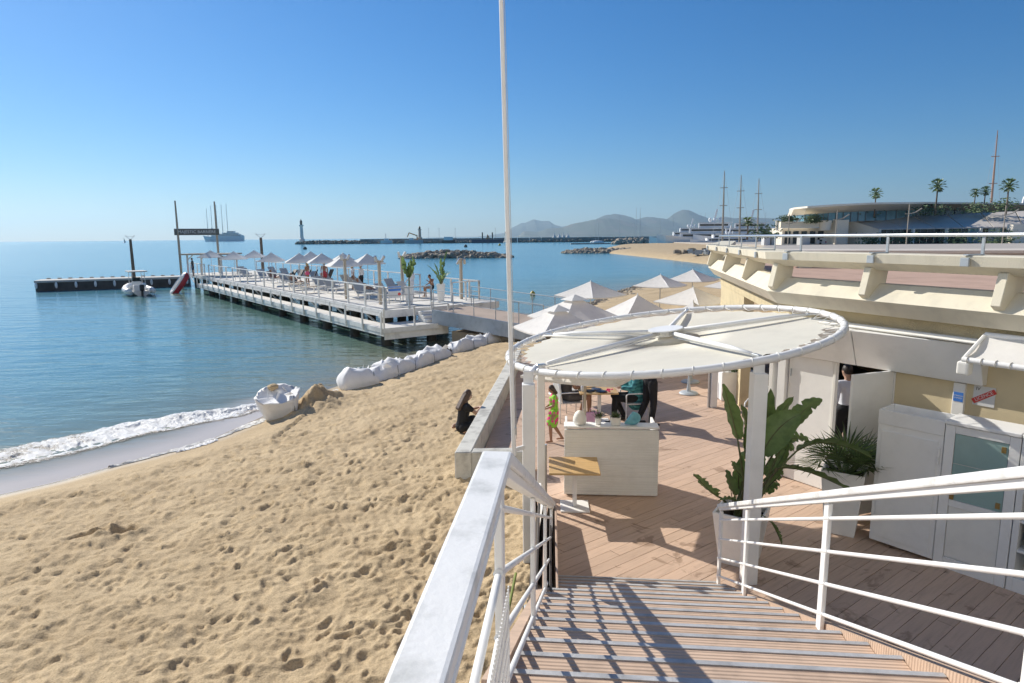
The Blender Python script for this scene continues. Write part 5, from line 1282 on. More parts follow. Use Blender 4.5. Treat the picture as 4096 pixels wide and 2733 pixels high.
MB().tube([PP(-1.2, 1.9, -1.6), PP(-1.2, 1.9, WZ_ - 0.06)], 0.25, 10).build('pile', 'pile', wk, smooth='auto')
for z in (0.55,): MB().tube([PP(-1.9, -1.0, WZ_ + z + 0.15), PP(37, -1.0, WZ_ + z + 0.15)], 0.012, 5).build('rope', 'rope', wk)
MB().tube([PP(-1.95, -0.95, WZ_ + 0.9), PP(-1.95, 2.45, WZ_ + 0.92), PP(-0.3, 2.45, WZ_ + 0.92)], 0.022, 6).build('guard_rail', 'galv', wk)
for s, t in ((-1.95, -0.95), (-1.95, 0.6), (-1.95, 2.45), (-0.3, 2.45)): pbox(MB(), s - 0.035, s + 0.035, t - 0.035, t + 0.035, WZ_, WZ_ + 0.9).build('post', 'pier_white', wk)
for i in range(3): pbox(MB(), -1.35 + i * 0.3, -1.05 + i * 0.3, 1.6, 2.35, WZ_, WZ_ + 0.16 * (i + 1)).build('step', 'pier_white', wk, bevel=0.01)
# railings of the pier
def prail(name, label, pts, hgt, step, m='pier_white', mids=(0.45,)):
    r = thing(name, label, 'railing', tuple(PP(*pts[0])), PRZ)
    for (s0, t0), (s1, t1) in zip(pts, pts[1:]):
        a, b = PP(s0, t0), PP(s1, t1); L_ = (b - a).length; n = max(1, round(L_ / step)); d = (b - a).normalized()
        MB().beam(a + Vector((0, 0, hgt)) - d * 0.04, b + Vector((0, 0, hgt)) + d * 0.04, 0.10, 0.055).build('top_rail', m, r)
        for k in mids: MB().tube([a + Vector((0, 0, k)), b + Vector((0, 0, k))], 0.014, 5).build('mid_rail', 'rope', r)
        for i in range(n + 1): MB().box(a.lerp(b, i / n) + Vector((0, 0, hgt / 2 - 0.03)), (0.085, 0.085, hgt), PRZ).build('post', m, r)
    return r
prail('pier_railing', 'white railing along the pier side facing the boats', [(0.05, 0.06), (37.2, 0.06)], 1.12, 2.15, mids=(0.4, 0.75))
prail('pier_railing', 'white railing along the open sea side of the pier', [(8.5, PWD - 0.05), (45.5, PWD - 0.05)], 1.12, 2.3)
prail('pier_railing', 'white railing section at the seaward end of the pier by the gate', [(39.0, 0.06), (45.6, 0.06)], 1.12, 1.6)
prail('pier_railing', 'white table height railing by the ramp end of the pier', [(1.4, 4.7), (1.6, 6.6), (5.6, 6.6)], 1.05, 0.95)
prail('pier_railing', 'thin grey railing at the landward edge of the pier', [(-0.05, 0.1), (-0.05, 2.6)], 1.05, 1.3, 'galv', (0.35, 0.7))
# floodlight posts
for i, (s, t, lab) in enumerate(((2.8, 1.16, 'tan post with two floodlights nearest the pier stairs'), (7.1, 1.05, 'tan post with angled floodlights beside the grey loungers'), (10.3, 6.3, 'tan post with twin white floodlights on the seaward side of the pier'), (2.5, 6.0, 'tan post with drooping floodlights by the ramp'))):
    t_ = thing('floodlight_post', lab, 'lamp post', tuple(PP(s, t)), PRZ, 'floodlight posts on the pier')
    MB().box((0, 0, 1.15), (0.14, 0.14, 2.3)).build('post', 'wood_post', t_, world=False, bevel=0.01)
    MB().box((0, 0, 2.24), (0.5, 0.06, 0.06)).build('cross_arm', 'wood_post', t_, world=False)
    for q in (-1, 1): MB().box((q * 0.2, -0.05, 2.40 if i != 3 else 2.12), (0.14, 0.12, 0.34), mtx=Matrix.Rotation(R(25 if i != 3 else -20) * q, 3, 'Y') @ Matrix.Rotation(R(20), 3, 'X')).build('floodlight', 'offwhite' if i == 2 else 'steel', t_, world=False, bevel=0.02)
# pier parasols
for (x, y, lab) in ((-28.4, 62.0, 'smallest white pier parasol next to the straw roofed pergola'), (-23.7, 56.0, 'white pier parasol just in front of the gate mast'), (-23.9, 61.0, 'white pier parasol behind the dark dock lamp'), (-18.3, 50.0, 'white pier parasol fourth from the seaward end'),
                  (-15.2, 47.0, 'white pier parasol over the dark stacked boats'), (-16.2, 53.0, 'white pier parasol peeking out behind two others'), (-13.3, 46.0, 'white pier parasol above the woman in pink'), (-10.3, 40.2, 'largest white pier parasol beside the floodlight post'),
                  (-11.8, 46.0, 'white pier parasol mostly hidden behind the largest one'), (-9.5, 43.2, 'white pier parasol nearest the beach end')):
    parasol((x, y, DZ), 1.95, 1.82, 2.45, R(38) + x * 0.02, lab, 'white parasols on the pier', 'pier_parasol', base='none')
# loungers
def lounger0():
    t = thing('sun_lounger', 'x', 'sun lounger', (0, 0, 0), 0, 'grey sun loungers on the pier')
    MB().box((0, 0.15, 0.32), (0.68, 1.25, 0.07)).build('seat', 'mesh_grey', t, world=False, bevel=0.015)
    MB().beam((0, -0.46, 0.34), (0, -0.92, 0.92), 0.68, 0.06, upv=(0, 1, 0.5)).build('backrest', 'mesh_grey', t, world=False, bevel=0.015)
    for sx in (-1, 1):
        for y in (-0.4, 0.7): MB().box((sx * 0.3, y, 0.145), (0.045, 0.045, 0.29)).build('leg', 'white', t, world=False)
    return t
lg = lounger0(); first = True
LG = [(4.6, 2.6, 200), (5.3, 4.4, 205), (6.2, 1.9, 190), (8.6, 3.0, 200), (8.2, 4.9, 195), (11.2, 2.0, 185), (11.6, 4.0, 200), (14.2, 2.4, 190), (14.6, 4.6, 195), (17.5, 1.8, 200), (17.6, 4.2, 190), (20.8, 2.2, 195), (21.0, 4.6, 190), (24.3, 2.4, 200), (24.6, 4.8, 190), (28.0, 2.6, 195), (28.4, 4.6, 190), (31.8, 2.2, 195), (32.2, 4.8, 200), (35.4, 2.8, 190)]
cnt_ = {True: -1, False: -1}; ORD = ('first', 'second', 'third', 'fourth', 'fifth', 'sixth', 'seventh', 'eighth', 'ninth', 'tenth', 'eleventh', 'twelfth')
for i, (s, t, a) in enumerate(LG):
    o = lg if i == 0 else copy_tree(lg)
    o.location = PP(s, t); o.rotation_euler = (0, 0, PRZ + R(a)); cnt_[t < 3.2] += 1; o['label'] = '%s grey sun lounger from the ramp in the row along the %s railing' % (ORD[cnt_[t < 3.2]], 'boat side' if t < 3.2 else 'open sea')
# slatted white low tables between
for i, (s, t, lab) in enumerate(((12.6, 0.9, 'low cream table close to the pier railing'), (15.8, 1.1, 'low cream table below the woman in pink swimwear'), (9.9, 5.6, 'white side table near the seaward floodlight post'))):
    t_ = thing('low_table', lab, 'table', tuple(PP(s, t)), PRZ)
    MB().box((0, 0, 0.42), (0.9, 0.9, 0.05)).build('top', 'wood_post', t_, world=False, bevel=0.01)
    for sx in (-1, 1):
        for sy in (-1, 1): MB().box((sx * 0.38, sy * 0.38, 0.2), (0.06, 0.06, 0.395)).build('leg', 'white', t_, world=False)
# pots with plants on the pier
def pier_pot(s, t, lab, kind):
    base = PP(s, t); t_ = thing('pier_plant', lab, 'plant', tuple(base))
    MB().lathe([(0.20, 0), (0.22, 0.01), (0.31, 0.95), (0.27, 0.95), (0.26, 0.85)], base, 4).build('pot', 'pot', t_, smooth='auto')
    b = base + Vector((0, 0, 0.86))
    if kind == 0:
        MB().tube([b, b + Vector((0.02, 0, 0.75))], [0.05, 0.035], 7).build('stem', 'stem', t_)
        for i in range(7):
            a = i * 0.9; e = b + Vector((math.cos(a) * 0.28, math.sin(a) * 0.28, 1.5 + 0.18 * math.sin(i * 2.1)))
            leaf(t_, b + Vector((0, 0, 0.55)), b.lerp(e, 0.7) + Vector((math.cos(a) * 0.15, math.sin(a) * 0.15, 0.1)), e, 0.36, 0.4 + a, 0.1, 40 + i)
    else:
        for i in range(9):
            a = i * 2.4 + 0.6; k = (1.9, 1.1, 0.8, 1.5, 0.9, 0.7, 1.2, 0.6, 0.8)[i]; q = (0.45, 0.75, 0.8, 0.25, 0.6, 0.55, 0.5, 0.7, 0.35)[i]
            e = b + Vector((math.cos(a) * q, math.sin(a) * q, k)); st_ = b + Vector((math.cos(a) * 0.12, math.sin(a) * 0.12, k * 0.35))
            MB().tube([b, st_], [0.035, 0.02], 6).build('stem', 'stem', t_)
            leaf(t_, st_, st_.lerp(e, 0.5) + Vector((0, 0, 0.18)), e, 0.24, 0.3, 0.3, 60 + i)
pier_pot(1.9, 2.4, 'upright banana plant in white pot near the pier stairs', 0)
pier_pot(2.2, 4.5, 'spreading bird of paradise in white pot at the top of the ramp', 1)
# notice board
nb = thing('notice_board', 'small white notice board with blue top on the pier', 'board', tuple(PP(2.6, 1.9)), PRZ)
MB().box((0, 0, 0.62), (0.75, 0.03, 0.62)).build('panel', 'paper', nb, world=False); MB().box((0, -0.018, 0.80), (0.73, 0.006, 0.24)).build('blue_header', 'blue_sign', nb, world=False); MB().ell((0.26, -0.02, 0.5), (0.09, 0.006, 0.09), 12, 6).build('red_emblem', 'red_sign', nb, world=False)
for q in (-1, 1): MB().box((q * 0.33, 0.01, 0.16), (0.03, 0.03, 0.315)).build('leg', 'galv', nb, world=False)
# people on the pier
def pier_person(lab, x, y, rz, **kw):
    base = kw.pop('base', STAND); z = kw.pop('z', DZ); return person(lab, (x, y, z), R(rz), base, kw.pop('over', None), kw.pop('sc', 1.0), 0.020, group='people on the pier', face=False, **kw)
pier_person('woman in blue top and pink swim bottoms standing among the pier parasols', -15.0, 48.0, 60, skin='skin_tan', top=None, bottom=('brief', 'pink_cloth'), hair=('bob', 'hair_blond'), over=dict(er=(.26, .12, 1.2), wr=(.30, .36, 1.1)))
pier_person('tanned man in red shorts standing with his back turned on the pier', -13.8, 48.2, 10, skin='skin_tan', bottom=('shorts', 'red'), hair=('short', 'hair'))
pier_person('woman in white top with bare legs standing on the pier', -10.7, 44.0, -60, skin='skin', top=('tee', 'shirt_white'), hair=('bob', 'hair_blond'))
pier_person('man in white shirt and dark trousers serving on the pier', -9.9, 43.0, 70, top=('shirt', 'shirt_white'), bottom=('trousers', 'black_cloth'), hair=('short', 'hair_brown'))
pier_person('man in white clothes half hidden behind the upright banana plant', -5.85, 38.2, 70, top=('shirt', 'shirt_white'), bottom=('trousers', 'shirt_white'), hair=('short', 'hair'), over=dict(el=(-.30, .02, 1.14), wl=(-.42, .12, .96)))
pier_person('person in dark swimsuit sitting beside the spreading bird of paradise', -4.75, 38.7, 120, base=SIT, skin='skin_tan', top=None, bottom=('brief', 'black_cloth'), hair=('short', 'hair'), over=dict(che=(0, .04, .88), nek=(0, .08, 1.04), hed=(0, .13, 1.18), wl=(-.08, .3, .95), wr=(.1, .3, .7)))
pier_person('person in dark clothes leaning at the seaward railing under the pergola', -30.3, 62.2, 130, top=('tee', 'grey_cloth'), bottom=('shorts', 'navy'), hair=('short', 'hair'))
LIE = dict(pel=(0, -.35, .42), wai=(0, -.48, .50), che=(0, -.62, .66), nek=(0, -.74, .80), hed=(0, -.80, .95), sl=(-.18, -.66, .76), sr=(.18, -.66, .76), el=(-.26, -.45, .55), er=(.26, -.45, .55), wl=(-.24, -.2, .46), wr=(.24, -.2, .46), hl=(-.09, -.33, .42), hr=(.09, -.33, .42), kl=(-.1, .10, .52), kr=(.12, .10, .44), al=(-.1, .52, .42), ar=(.12, .55, .42), look=(0, 1, 0))
for i, (k, lab) in enumerate(((6, 'sunbather in dark swimwear on the lounger by the mid pier railing'), (9, 'sunbather with blond hair lying on a pier lounger below a parasol'), (13, 'sunbather on a lounger below the parasol near the gate'), (3, 'sunbather in pale swimwear on a lounger near the floodlight post'))):
    s, t, a = LG[k]; p = PP(s, t)
    person(lab, tuple(p), PRZ + R(a), LIE, None, 0.98, 0.020, skin='skin_tan', bottom=('brief', ('black_cloth', 'navy', 'red', 'shirt_white')[i]), hair=('short', ('hair', 'hair_blond', 'hair_brown', 'hair_grey')[i]), group='people on the pier', face=False)
# straw pergola at the end, gate with hotel sign
pg = thing('pergola', 'small pergola with pale flat roof at the seaward end of the pier', 'pergola', (-29.2, 63.5, DZ))
for dx, dy in ((-1.9, -0.6), (1.2, -0.3), (-1.6, 1.6), (1.9, 1.6)):
    MB().box((-29.2 + dx, 63.5 + dy, DZ + 1.0), (0.13, 0.13, 2.0)).build('post', 'pier_white', pg); MB().beam((-29.2 + dx * 0.95, 63.5 + dy, DZ + 1.6), (-29.2 + dx * 0.72, 63.5 + dy, DZ + 1.98), 0.08, 0.08).build('brace', 'pier_white', pg)
MB().box((-29.2, 64.0, DZ + 2.07), (4.7, 2.9, 0.14)).build('roof', 'wood_post', pg)
gt = thing('sign_gate', 'dark hotel name board between two tall bare masts', 'sign', (-31.8, 67.0, 0.0))
gl, gr = Vector((-33.35, 66.0, -1.2)), Vector((-30.35, 68.0, -1.2))
for g in (gl, gr):
    MB().tube([g, g + Vector((0, 0, 5.6)), g + Vector((0, 0, 9.0))], [0.12, 0.11, 0.075], 9).build('mast', 'wood_post', gt, smooth='auto')
a, b = gl + Vector((-0.25, -0.22, 5.93)), gr + Vector((0.28, -0.05, 5.93)); sd = (b - a).normalized()
MB().beam(a, b, 0.08, 0.64).build('board', 'sign_board', gt)
MB().beam(a + Vector((0.02, -0.05, 0.31)), b + Vector((0.02, -0.05, 0.31)), 0.03, 0.05).build('board_edge', 'galv', gt)
nrm = Vector((sd.y, -sd.x, 0)); fr = frame((a + b) / 2 + nrm * 0.046, sd, nrm)
text('MAJESTIC BARRIÈRE', 'lettering', 'sign_text', gt, 0.40, fr, 0.004)
# dark stacked pedal boats
db = thing('stacked_loungers', 'dark folded loungers stacked under the pier parasol', 'loungers', (-15.2, 49.2, DZ))
for i in range(6): MB().beam((-16.6 + i * 0.55, 49.0 + i * 0.1, DZ + 0.5), (-16.3 + i * 0.55, 49.4, DZ + 1.15), 0.4, 0.08).build('lounger', 'dark', db)

# ------------------------------------------------------------------ pontoon, dock lamps, boats
pt = thing('pontoon', 'low concrete pontoon with white fenders floating beyond the pier', 'pontoon', (-41, 68, -1))
pa, pb_ = Vector((-47.2, 64.5, 0)), Vector((-34.6, 70.0, 0)); pdv = (pb_ - pa).normalized(); pnv = Vector((-pdv.y, pdv.x, 0))
c = (pa + pb_) / 2 + pnv * 1.5; an = math.atan2(pdv.y, pdv.x); L_ = (pb_ - pa).length
MB().box(c + Vector((0, 0, -0.55)), (L_, 2.9, 1.0), an).build('hull', 'pontoon_side', pt); MB().box(c + Vector((0, 0, -0.03)), (L_ + 0.1, 3.05, 0.2), an).build('deck', 'pontoon_top', pt)
for i in range(9):
    q = pa + pdv * (0.1 + i * (L_ - 0.3) / 8) - pnv * 0.06
    MB().ell(q + Vector((0, 0, -0.42)), (0.13, 0.13, 0.32), 8, 8).build('fender', 'white', pt, smooth=True)
for i in range(14): MB().box(pa + pdv * (0.6 + i * 0.95) + pnv * 2.9 + Vector((0, 0, 0.13)), (0.35, 0.12, 0.10), an).build('cleat', 'wood_post', pt)
for (x, y, zb, zt, lab) in ((-39.9, 69.0, 0.07, 4.05, 'dark dock lamp with wire arms above the inflatable boat'), (-25.2, 66.3, -1.5, 4.1, 'dark dock lamp with wire arms standing among the pier parasols')):
    t_ = thing('dock_lamp', lab, 'lamp post', (x, y, zb))
    MB().tube([(x, y, zb), (x, y, zt)], [0.17, 0.13], 9).build('pole', 'trunk', t_, smooth='auto')
    for q in (-1, 1): MB().tube([(x, y, zt - 0.02), (x + q * 0.22, y, zt + 0.14), (x + q * 0.45, y, zt + 0.34)], 0.02, 5).build('wire_arm', 'galv', t_)
    MB().tube([(x - 0.45, y, zt + 0.34), (x, y, zt + 0.28), (x + 0.45, y, zt + 0.34)], 0.012, 4).build('wire', 'galv', t_)
    for q in (-1, 1): MB().box((x + q * 0.45, y, zt + 0.37), (0.08, 0.06, 0.06)).build('lamp_head', 'galv', t_)
# rigid inflatable boat
rb = thing('inflatable_boat', 'white rigid inflatable motor boat with canopy and black outboard', 'boat', (-34.6, 60.2, -1.0), R(38))
def rib(x): return x
tube_pts = [(0.95, -2.3, 0.42), (0.98, -1.0, 0.42), (0.95, 0.4, 0.45), (0.75, 1.5, 0.55), (0.35, 2.3, 0.68), (0, 2.55, 0.72), (-0.35, 2.3, 0.68), (-0.75, 1.5, 0.55), (-0.95, 0.4, 0.45), (-0.98, -1.0, 0.42), (-0.95, -2.3, 0.42)]
MB().tube(tube_pts, [0.2] + [0.27] * 9 + [0.2], 12).build('tube', 'white', rb, world=False, smooth=True)
mb = MB(); 
for y, w_, d_ in ((-2.2, 0.8, -0.25), (-0.5, 0.85, -0.28), (1.0, 0.72, -0.2), (1.9, 0.4, 0.1), (2.4, 0.05, 0.5)):
    mb.v += [Vector((-w_, y, 0.42)), Vector((0, y, d_)), Vector((w_, y, 0.42))]
for i in range(4): a = i * 3; mb.face((a, a + 1, a + 4, a + 3)); mb.face((a + 1, a + 2, a + 5, a + 4))
mb.face((0, 1, 2)); mb.build('hull', 'offwhite', rb, world=False)
MB().box((0, -0.4, 0.30), (1.4, 3.2, 0.05)).build('floor', 'mesh_grey', rb, world=False)
MB().box((0, 0.25, 0.75), (0.75, 0.6, 0.9)).build('console', 'white', rb, world=False, bevel=0.06); MB().box((0, -0.75, 0.6), (0.9, 0.5, 0.6)).build('seat', 'offwhite', rb, world=False, bevel=0.06)
MB().beam((0, 0.45, 1.2), (0, 0.32, 1.55), 0.7, 0.03, upv=(0, 1, 0)).build('windscreen', 'glass_dark', rb, world=False)
for sx in (-1, 1):
    for y in (-1.0, 0.7): MB().tube([(sx * 0.55, y, 0.45), (sx * 0.5, y, 2.1)], 0.03, 6).build('roof_post', 'steel', rb, world=False)
MB().box((0, -0.15, 2.14), (1.5, 2.3, 0.09)).build('roof', 'mesh_grey', rb, world=False, bevel=0.03)
mb = MB().box((0, -2.45, 0.75), (0.34, 0.42, 0.55)); mb.build('outboard_cowl', 'dark', rb, world=False, bevel=0.07, seg=2); MB().box((0, -2.42, 0.15), (0.16, 0.22, 0.8)).build('outboard_leg', 'dark', rb, world=False, bevel=0.03)
MB().ell((0.3, -1.7, 0.95), (0.2, 0.2, 0.2), 10, 8).build('buoy', 'white', rb, world=False, smooth=True)
for x, y in ((1.15, 1.0), (1.2, -0.3), (-1.15, -0.6), (-1.1, 0.9)): MB().ell((x, y, 0.42), (0.1, 0.1, 0.22), 8, 8).build('fender', 'offwhite', rb, world=False, smooth=True)
# red and white pedal boat hauled up on edge
kk = thing('rescue_board', 'red and white plastic boat propped up against the pier', 'boat', (-31.4, 61.7, -1.0))
ax_ = Vector((0.50, 0.30, 0.81)).normalized(); nz_ = Vector((-0.62, -0.62, 0.48)); nz_ = (nz_ - ax_ * nz_.dot(ax_)).normalized(); mt_ = Matrix((ax_.cross(nz_), ax_, nz_)).transposed().to_4x4(); mt_.translation = Vector((-31.4, 61.5, -0.15))
mb = MB(); n = 20; prof = [(1.0, -0.34, 1), (1.12, -0.1, 1), (1.08, 0.12, 0), (0.95, 0.2, 0), (0.72, 0.16, 0), (0.66, -0.1, 2), (0.0, -0.16, 2)]
ringi = []
for r_, z_, _ in prof:
    k = len(mb.v); ringi.append(k)
    for j in range(n):
        a = 2 * math.pi * j / n; ca, sa = math.cos(a), math.sin(a); mb.v.append(mt_ @ Vector((0.46 * r_ * math.copysign(abs(ca) ** 0.8, ca), 1.15 * r_ * math.copysign(abs(sa) ** 0.85, sa), z_)))
for i in range(len(prof) - 1):
    mb.m = prof[i][2] if i != 0 else 1
    for j in range(n): mb.face((ringi[i] + j, ringi[i] + (j + 1) % n, ringi[i + 1] + (j + 1) % n, ringi[i + 1] + j))
mb.m = 1; mb.face([ringi[0] + j for j in range(n)][::-1])
mb.build('hull', ['white', 'red', 'dark'], kk, smooth='auto', fix=False)
MB().box((-31.4, 61.7, -0.1), (0.35, 0.9, 0.16), mtx=mt_.to_3x3()).build('seat', 'offwhite', kk, bevel=0.03)

# ------------------------------------------------------------------ ramp from the beach to the pier
rp_ = thing('ramp', 'pink paved ramp with grey steel side leading up to the pier', 'ramp', (-1, 29, -0.5))
ra, rb2 = Vector((-3.75, 31.0, 0.49)), Vector((1.3, 26.8, 0.16)); rdv = (rb2 - ra); rdv.z = 0; rdv.normalize(); rnv = Vector((-rdv.y, rdv.x, 0))
W2 = 2.7
mb = MB(); 
for p in (ra, rb2, rb2 + rnv * W2, ra + rnv * W2): mb.v.append(p + Vector((0, 0, 0.01)))
for p in (ra, rb2, rb2 + rnv * W2, ra + rnv * W2): mb.v.append(p - Vector((0, 0, 0.18)))
mb.face((0, 1, 2, 3)); mb.face((7, 6, 5, 4))
for i in range(4): mb.face((i, 4 + i, 4 + (i + 1) % 4, (i + 1) % 4))
mb.build('ramp_surface', 'ramp', rp_)
MB().beam(ra - rnv * 0.06 + Vector((0, 0, -0.27)), rb2 - rnv * 0.06 + Vector((0, 0, -0.27)), 0.10, 0.66).build('side_beam', 'galv', rp_)
MB().prism([tuple((ra + rdv * 0.9 + rnv * 0.3).xy), tuple((rb2 + rdv * 0.8 + rnv * 0.3).xy), tuple((rb2 + rdv * 0.8 + rnv * 2.4).xy), tuple((ra + rdv * 0.9 + rnv * 2.4).xy)], -1.4, -0.45).build('abutment', 'stone', rp_)
for off, lab in ((0.02, 'near_rail'), (W2 - 0.05, 'far_rail')):
    a, b = ra + rnv * off, rb2 + rnv * off
    MB().tube([a + Vector((0, 0, 1.0)), b + Vector((0, 0, 1.0))], 0.02, 6).build('hand_tube', 'galv', rp_); MB().tube([a + Vector((0, 0, 0.5)), b + Vector((0, 0, 0.5))], 0.014, 6).build('mid_tube', 'galv', rp_)
    for i in range(6): q = a.lerp(b, i / 5); MB().tube([q - Vector((0, 0, 0.4 if off < 1 else 0)), q + Vector((0, 0, 1.0))], 0.022, 6).build('post', 'galv', rp_)

# ------------------------------------------------------------------ big white sandbags on the shore
def sandbag(loc, rz, w_, d_, h_, seed, label, open_top):
    r_ = random.Random(seed); t = thing('sandbag', label, 'sandbag', loc, rz, 'white bulk sandbags along the waterline')
    mb = MB(); nu_, nv_ = 28, 11
    for i in range(nv_):
        v = i / (nv_ - 1)
        for j in range(nu_):
            a = 2 * math.pi * j / nu_; ca, sa = math.cos(a), math.sin(a); e = 0.55
            lowf = 1 + 0.10 * math.sin(a + seed) + 0.07 * math.sin(2 * a + seed * 1.7) + 0.05 * math.sin(3 * a - seed + 4 * v)
            if open_top: k = (0.70 + 0.34 * v ** 0.7)
            else: k = (0.90 + 0.16 * math.sin(math.pi * min(1, v ** 0.7))) * (1 - 0.28 * v ** 4)
            wr_ = lowf * (1 + 0.02 * math.sin(a * 9 + seed + v * 5) + r_.uniform(-.012, .012))
            x = math.copysign(abs(ca) ** e, ca) * w_ / 2 * k * wr_; y = math.copysign(abs(sa) ** e, sa) * d_ / 2 * k * wr_
            z = h_ * v * (1 + 0.16 * math.sin(a + seed * 2.3) + 0.08 * math.sin(3 * a + seed)) + (r_.uniform(-.04, .04) if i == nv_ - 1 else 0)
            if open_top: x += 0.16 * v * ca * (ca < 0) * w_
            mb.v.append(Vector((x, y, z)))
    for i in range(nv_ - 1):
        for j in range(nu_): a = i * nu_; mb.face((a + j, a + (j + 1) % nu_, a + nu_ + (j + 1) % nu_, a + nu_ + j))
    mb.face(list(range(nu_))[::-1]); kk_ = len(mb.v); top = (nv_ - 1) * nu_
    for j in range(nu_): p = mb.v[top + j]; mb.v.append(Vector((p.x * 0.86, p.y * 0.86, p.z * (0.93 if open_top else 1.04) + r_.uniform(-.03, .03))))
    for j in range(nu_): mb.face((top + j, top + (j + 1) % nu_, kk_ + (j + 1) % nu_, kk_ + j))
    mb.v.append(Vector((0, 0, h_ * (0.90 if open_top else 1.06)))); c_ = len(mb.v) - 1
    for j in range(nu_): mb.face((kk_ + j, kk_ + (j + 1) % nu_, c_))
    mb.build('sack', 'bag', t, world=False, smooth=True)
    MB().tube([(w_ * 0.30, -d_ * 0.515, h_ * 0.06), (w_ * 0.30, -d_ * 0.535, h_ * 0.5), (w_ * 0.30, -d_ * 0.51, h_ * 0.97)], 0.009, 5).build('strap', 'strap', t, world=False)
    for i in range(7 if open_top else 3):
        mb = MB(); a = r_.uniform(0, 6.28); p = Vector((math.cos(a) * w_ * .36, math.sin(a) * d_ * .36, h_ * .98)); u_ = Vector((r_.uniform(-.16, .16), r_.uniform(-.1, .1), r_.uniform(.02, .14))); v_ = Vector((r_.uniform(-.12, .12), r_.uniform(-.14, .14), r_.uniform(-.03, .06)))
        mb.poly([p - u_, p + v_, p + u_ * .9 + Vector((0, 0, .03)), p - v_]); mb.build('torn_flap', 'bag', t, world=False, fix=False)
    return t
BG = [(-6.35, 17.25, 1.05, 0.8, 0.62, 28, 'torn open white bulk sandbag nearest the breaking wave', True), (-4.98, 20.45, 1.2, 0.85, 0.52, 40, 'upright square white sandbag beside the dug sand heap', False), (-4.42, 21.55, 1.2, 0.8, 0.46, 58, 'white sandbag with folded top, second from the sand heap', False), (-4.02, 22.6, 1.4, 0.8, 0.44, 62, 'white sandbag with dark strap, third from the sand heap', False),
      (-3.5, 23.8, 1.55, 0.8, 0.42, 66, 'long white sandbag in the middle of the row', False), (-2.98, 25.1, 1.5, 0.8, 0.42, 66, 'white sandbag before the dark gap in the row', False), (-2.2, 26.95, 1.5, 0.8, 0.42, 62, 'white sandbag right after the dark gap in the row', False), (-1.65, 28.0, 1.4, 0.8, 0.38, 56, 'white sandbag fourth from the ramp', False), (-1.0, 28.85, 1.25, 0.8, 0.36, 46, 'white sandbag third from the ramp', False), (-0.3, 29.35, 1.1, 0.8, 0.36, 30, 'white sandbag second from the ramp', False), (0.45, 29.6, 1.1, 0.8, 0.40, 14, 'white sandbag pressed against the ramp', False)]
for i, (x, y, w_, d_, h_, rz, lab, op) in enumerate(BG): sandbag((x, y, sand_z(x, y) - 0.08), R(rz), w_, d_, h_ + 0.08, 7 * i + 3, lab, op)
boul = MB(); boulder(boul, (-2.75, 26.1, sand_z(-2.75, 26.1) + 0.1), 0.30, 3); boulder(boul, (-2.5, 26.4, sand_z(-2.5, 26.4) + 0.1), 0.2, 4); solo(boul, 'dark_rock', 'pile', 'dark wet rock in the gap of the sandbag row', 'rock')
boul = MB(); boulder(boul, (-6.55, 17.35, sand_z(-6.5, 17.3) + 0.80), 0.17, 9); solo(boul, 'sand_clod', 'sand', 'clump of wet sand on top of the torn sandbag', 'sand')
# flattened torn bag cloth on the shore
def ragged(pts, wd_, seed, label, m):
    r_ = random.Random(seed); mb = MB(); P = [Vector((x, y, 0)) for x, y in pts]; k = 0
    N_ = 40
    for i in range(N_ + 1):
        t = i / N_ * (len(P) - 1); j = min(int(t), len(P) - 2); p = P[j].lerp(P[j + 1], t - j); d = (P[j + 1] - P[j]).normalized(); n = Vector((-d.y, d.x, 0))
        ww = wd_ * (0.5 + r_.random()) * math.sin(math.pi * (i + 1) / (N_ + 2)) ** 0.4
        for q in range(6):
            o = (q / 5 - 0.5) * ww; z = sand_z(p.x + n.x * o, p.y + n.y * o); z = max(z, SEA); mb.v.append(Vector((p.x + n.x * o, p.y + n.y * o, z + 0.015 + 0.07 * r_.random() * (1 - abs(q / 2.5 - 1)))))
    for i in range(N_):
        for q in range(5): a = i * 6 + q; mb.face((a, a + 1, a + 7, a + 6))
    return solo(mb, 'torn_sack', m, label, 'sacking', smooth=True, fix=False)
ragged([(-8.8, 13.55), (-8.3, 14.3), (-7.75, 15.0), (-7.35, 15.7), (-7.0, 16.4)], 0.26, 5, 'long strip of torn grey white sacking lying along the wet sand', 'sacking')
ragged([(-7.75, 14.35), (-7.45, 14.75), (-7.2, 15.25)], 0.22, 8, 'short flat white sack half buried below the torn strip', 'bag')
ragged([(-7.15, 16.2), (-6.95, 16.75), (-6.75, 17.05)], 0.5, 11, 'crumpled grey sacking at the foot of the torn sandbag', 'sacking')
ragged([(-6.2, 18.6), (-5.9, 19.4), (-5.6, 20.2)], 0.4, 12, 'collapsed white sacking behind the dug sand heap', 'sacking')
# ------------------------------------------------------------------ far things
def FR(px, py, D):
    d = fwd + rt * ((px - 2048) / 2600.0) + up * (-(py - 1366.5) / 2600.0)
    return Vector((0, 0, EYE)) + d * (D / d.y)
def fx(px, D, py=940): return FR(px, py, D).x
def fz(px, py, D): return FR(px, py, D).z
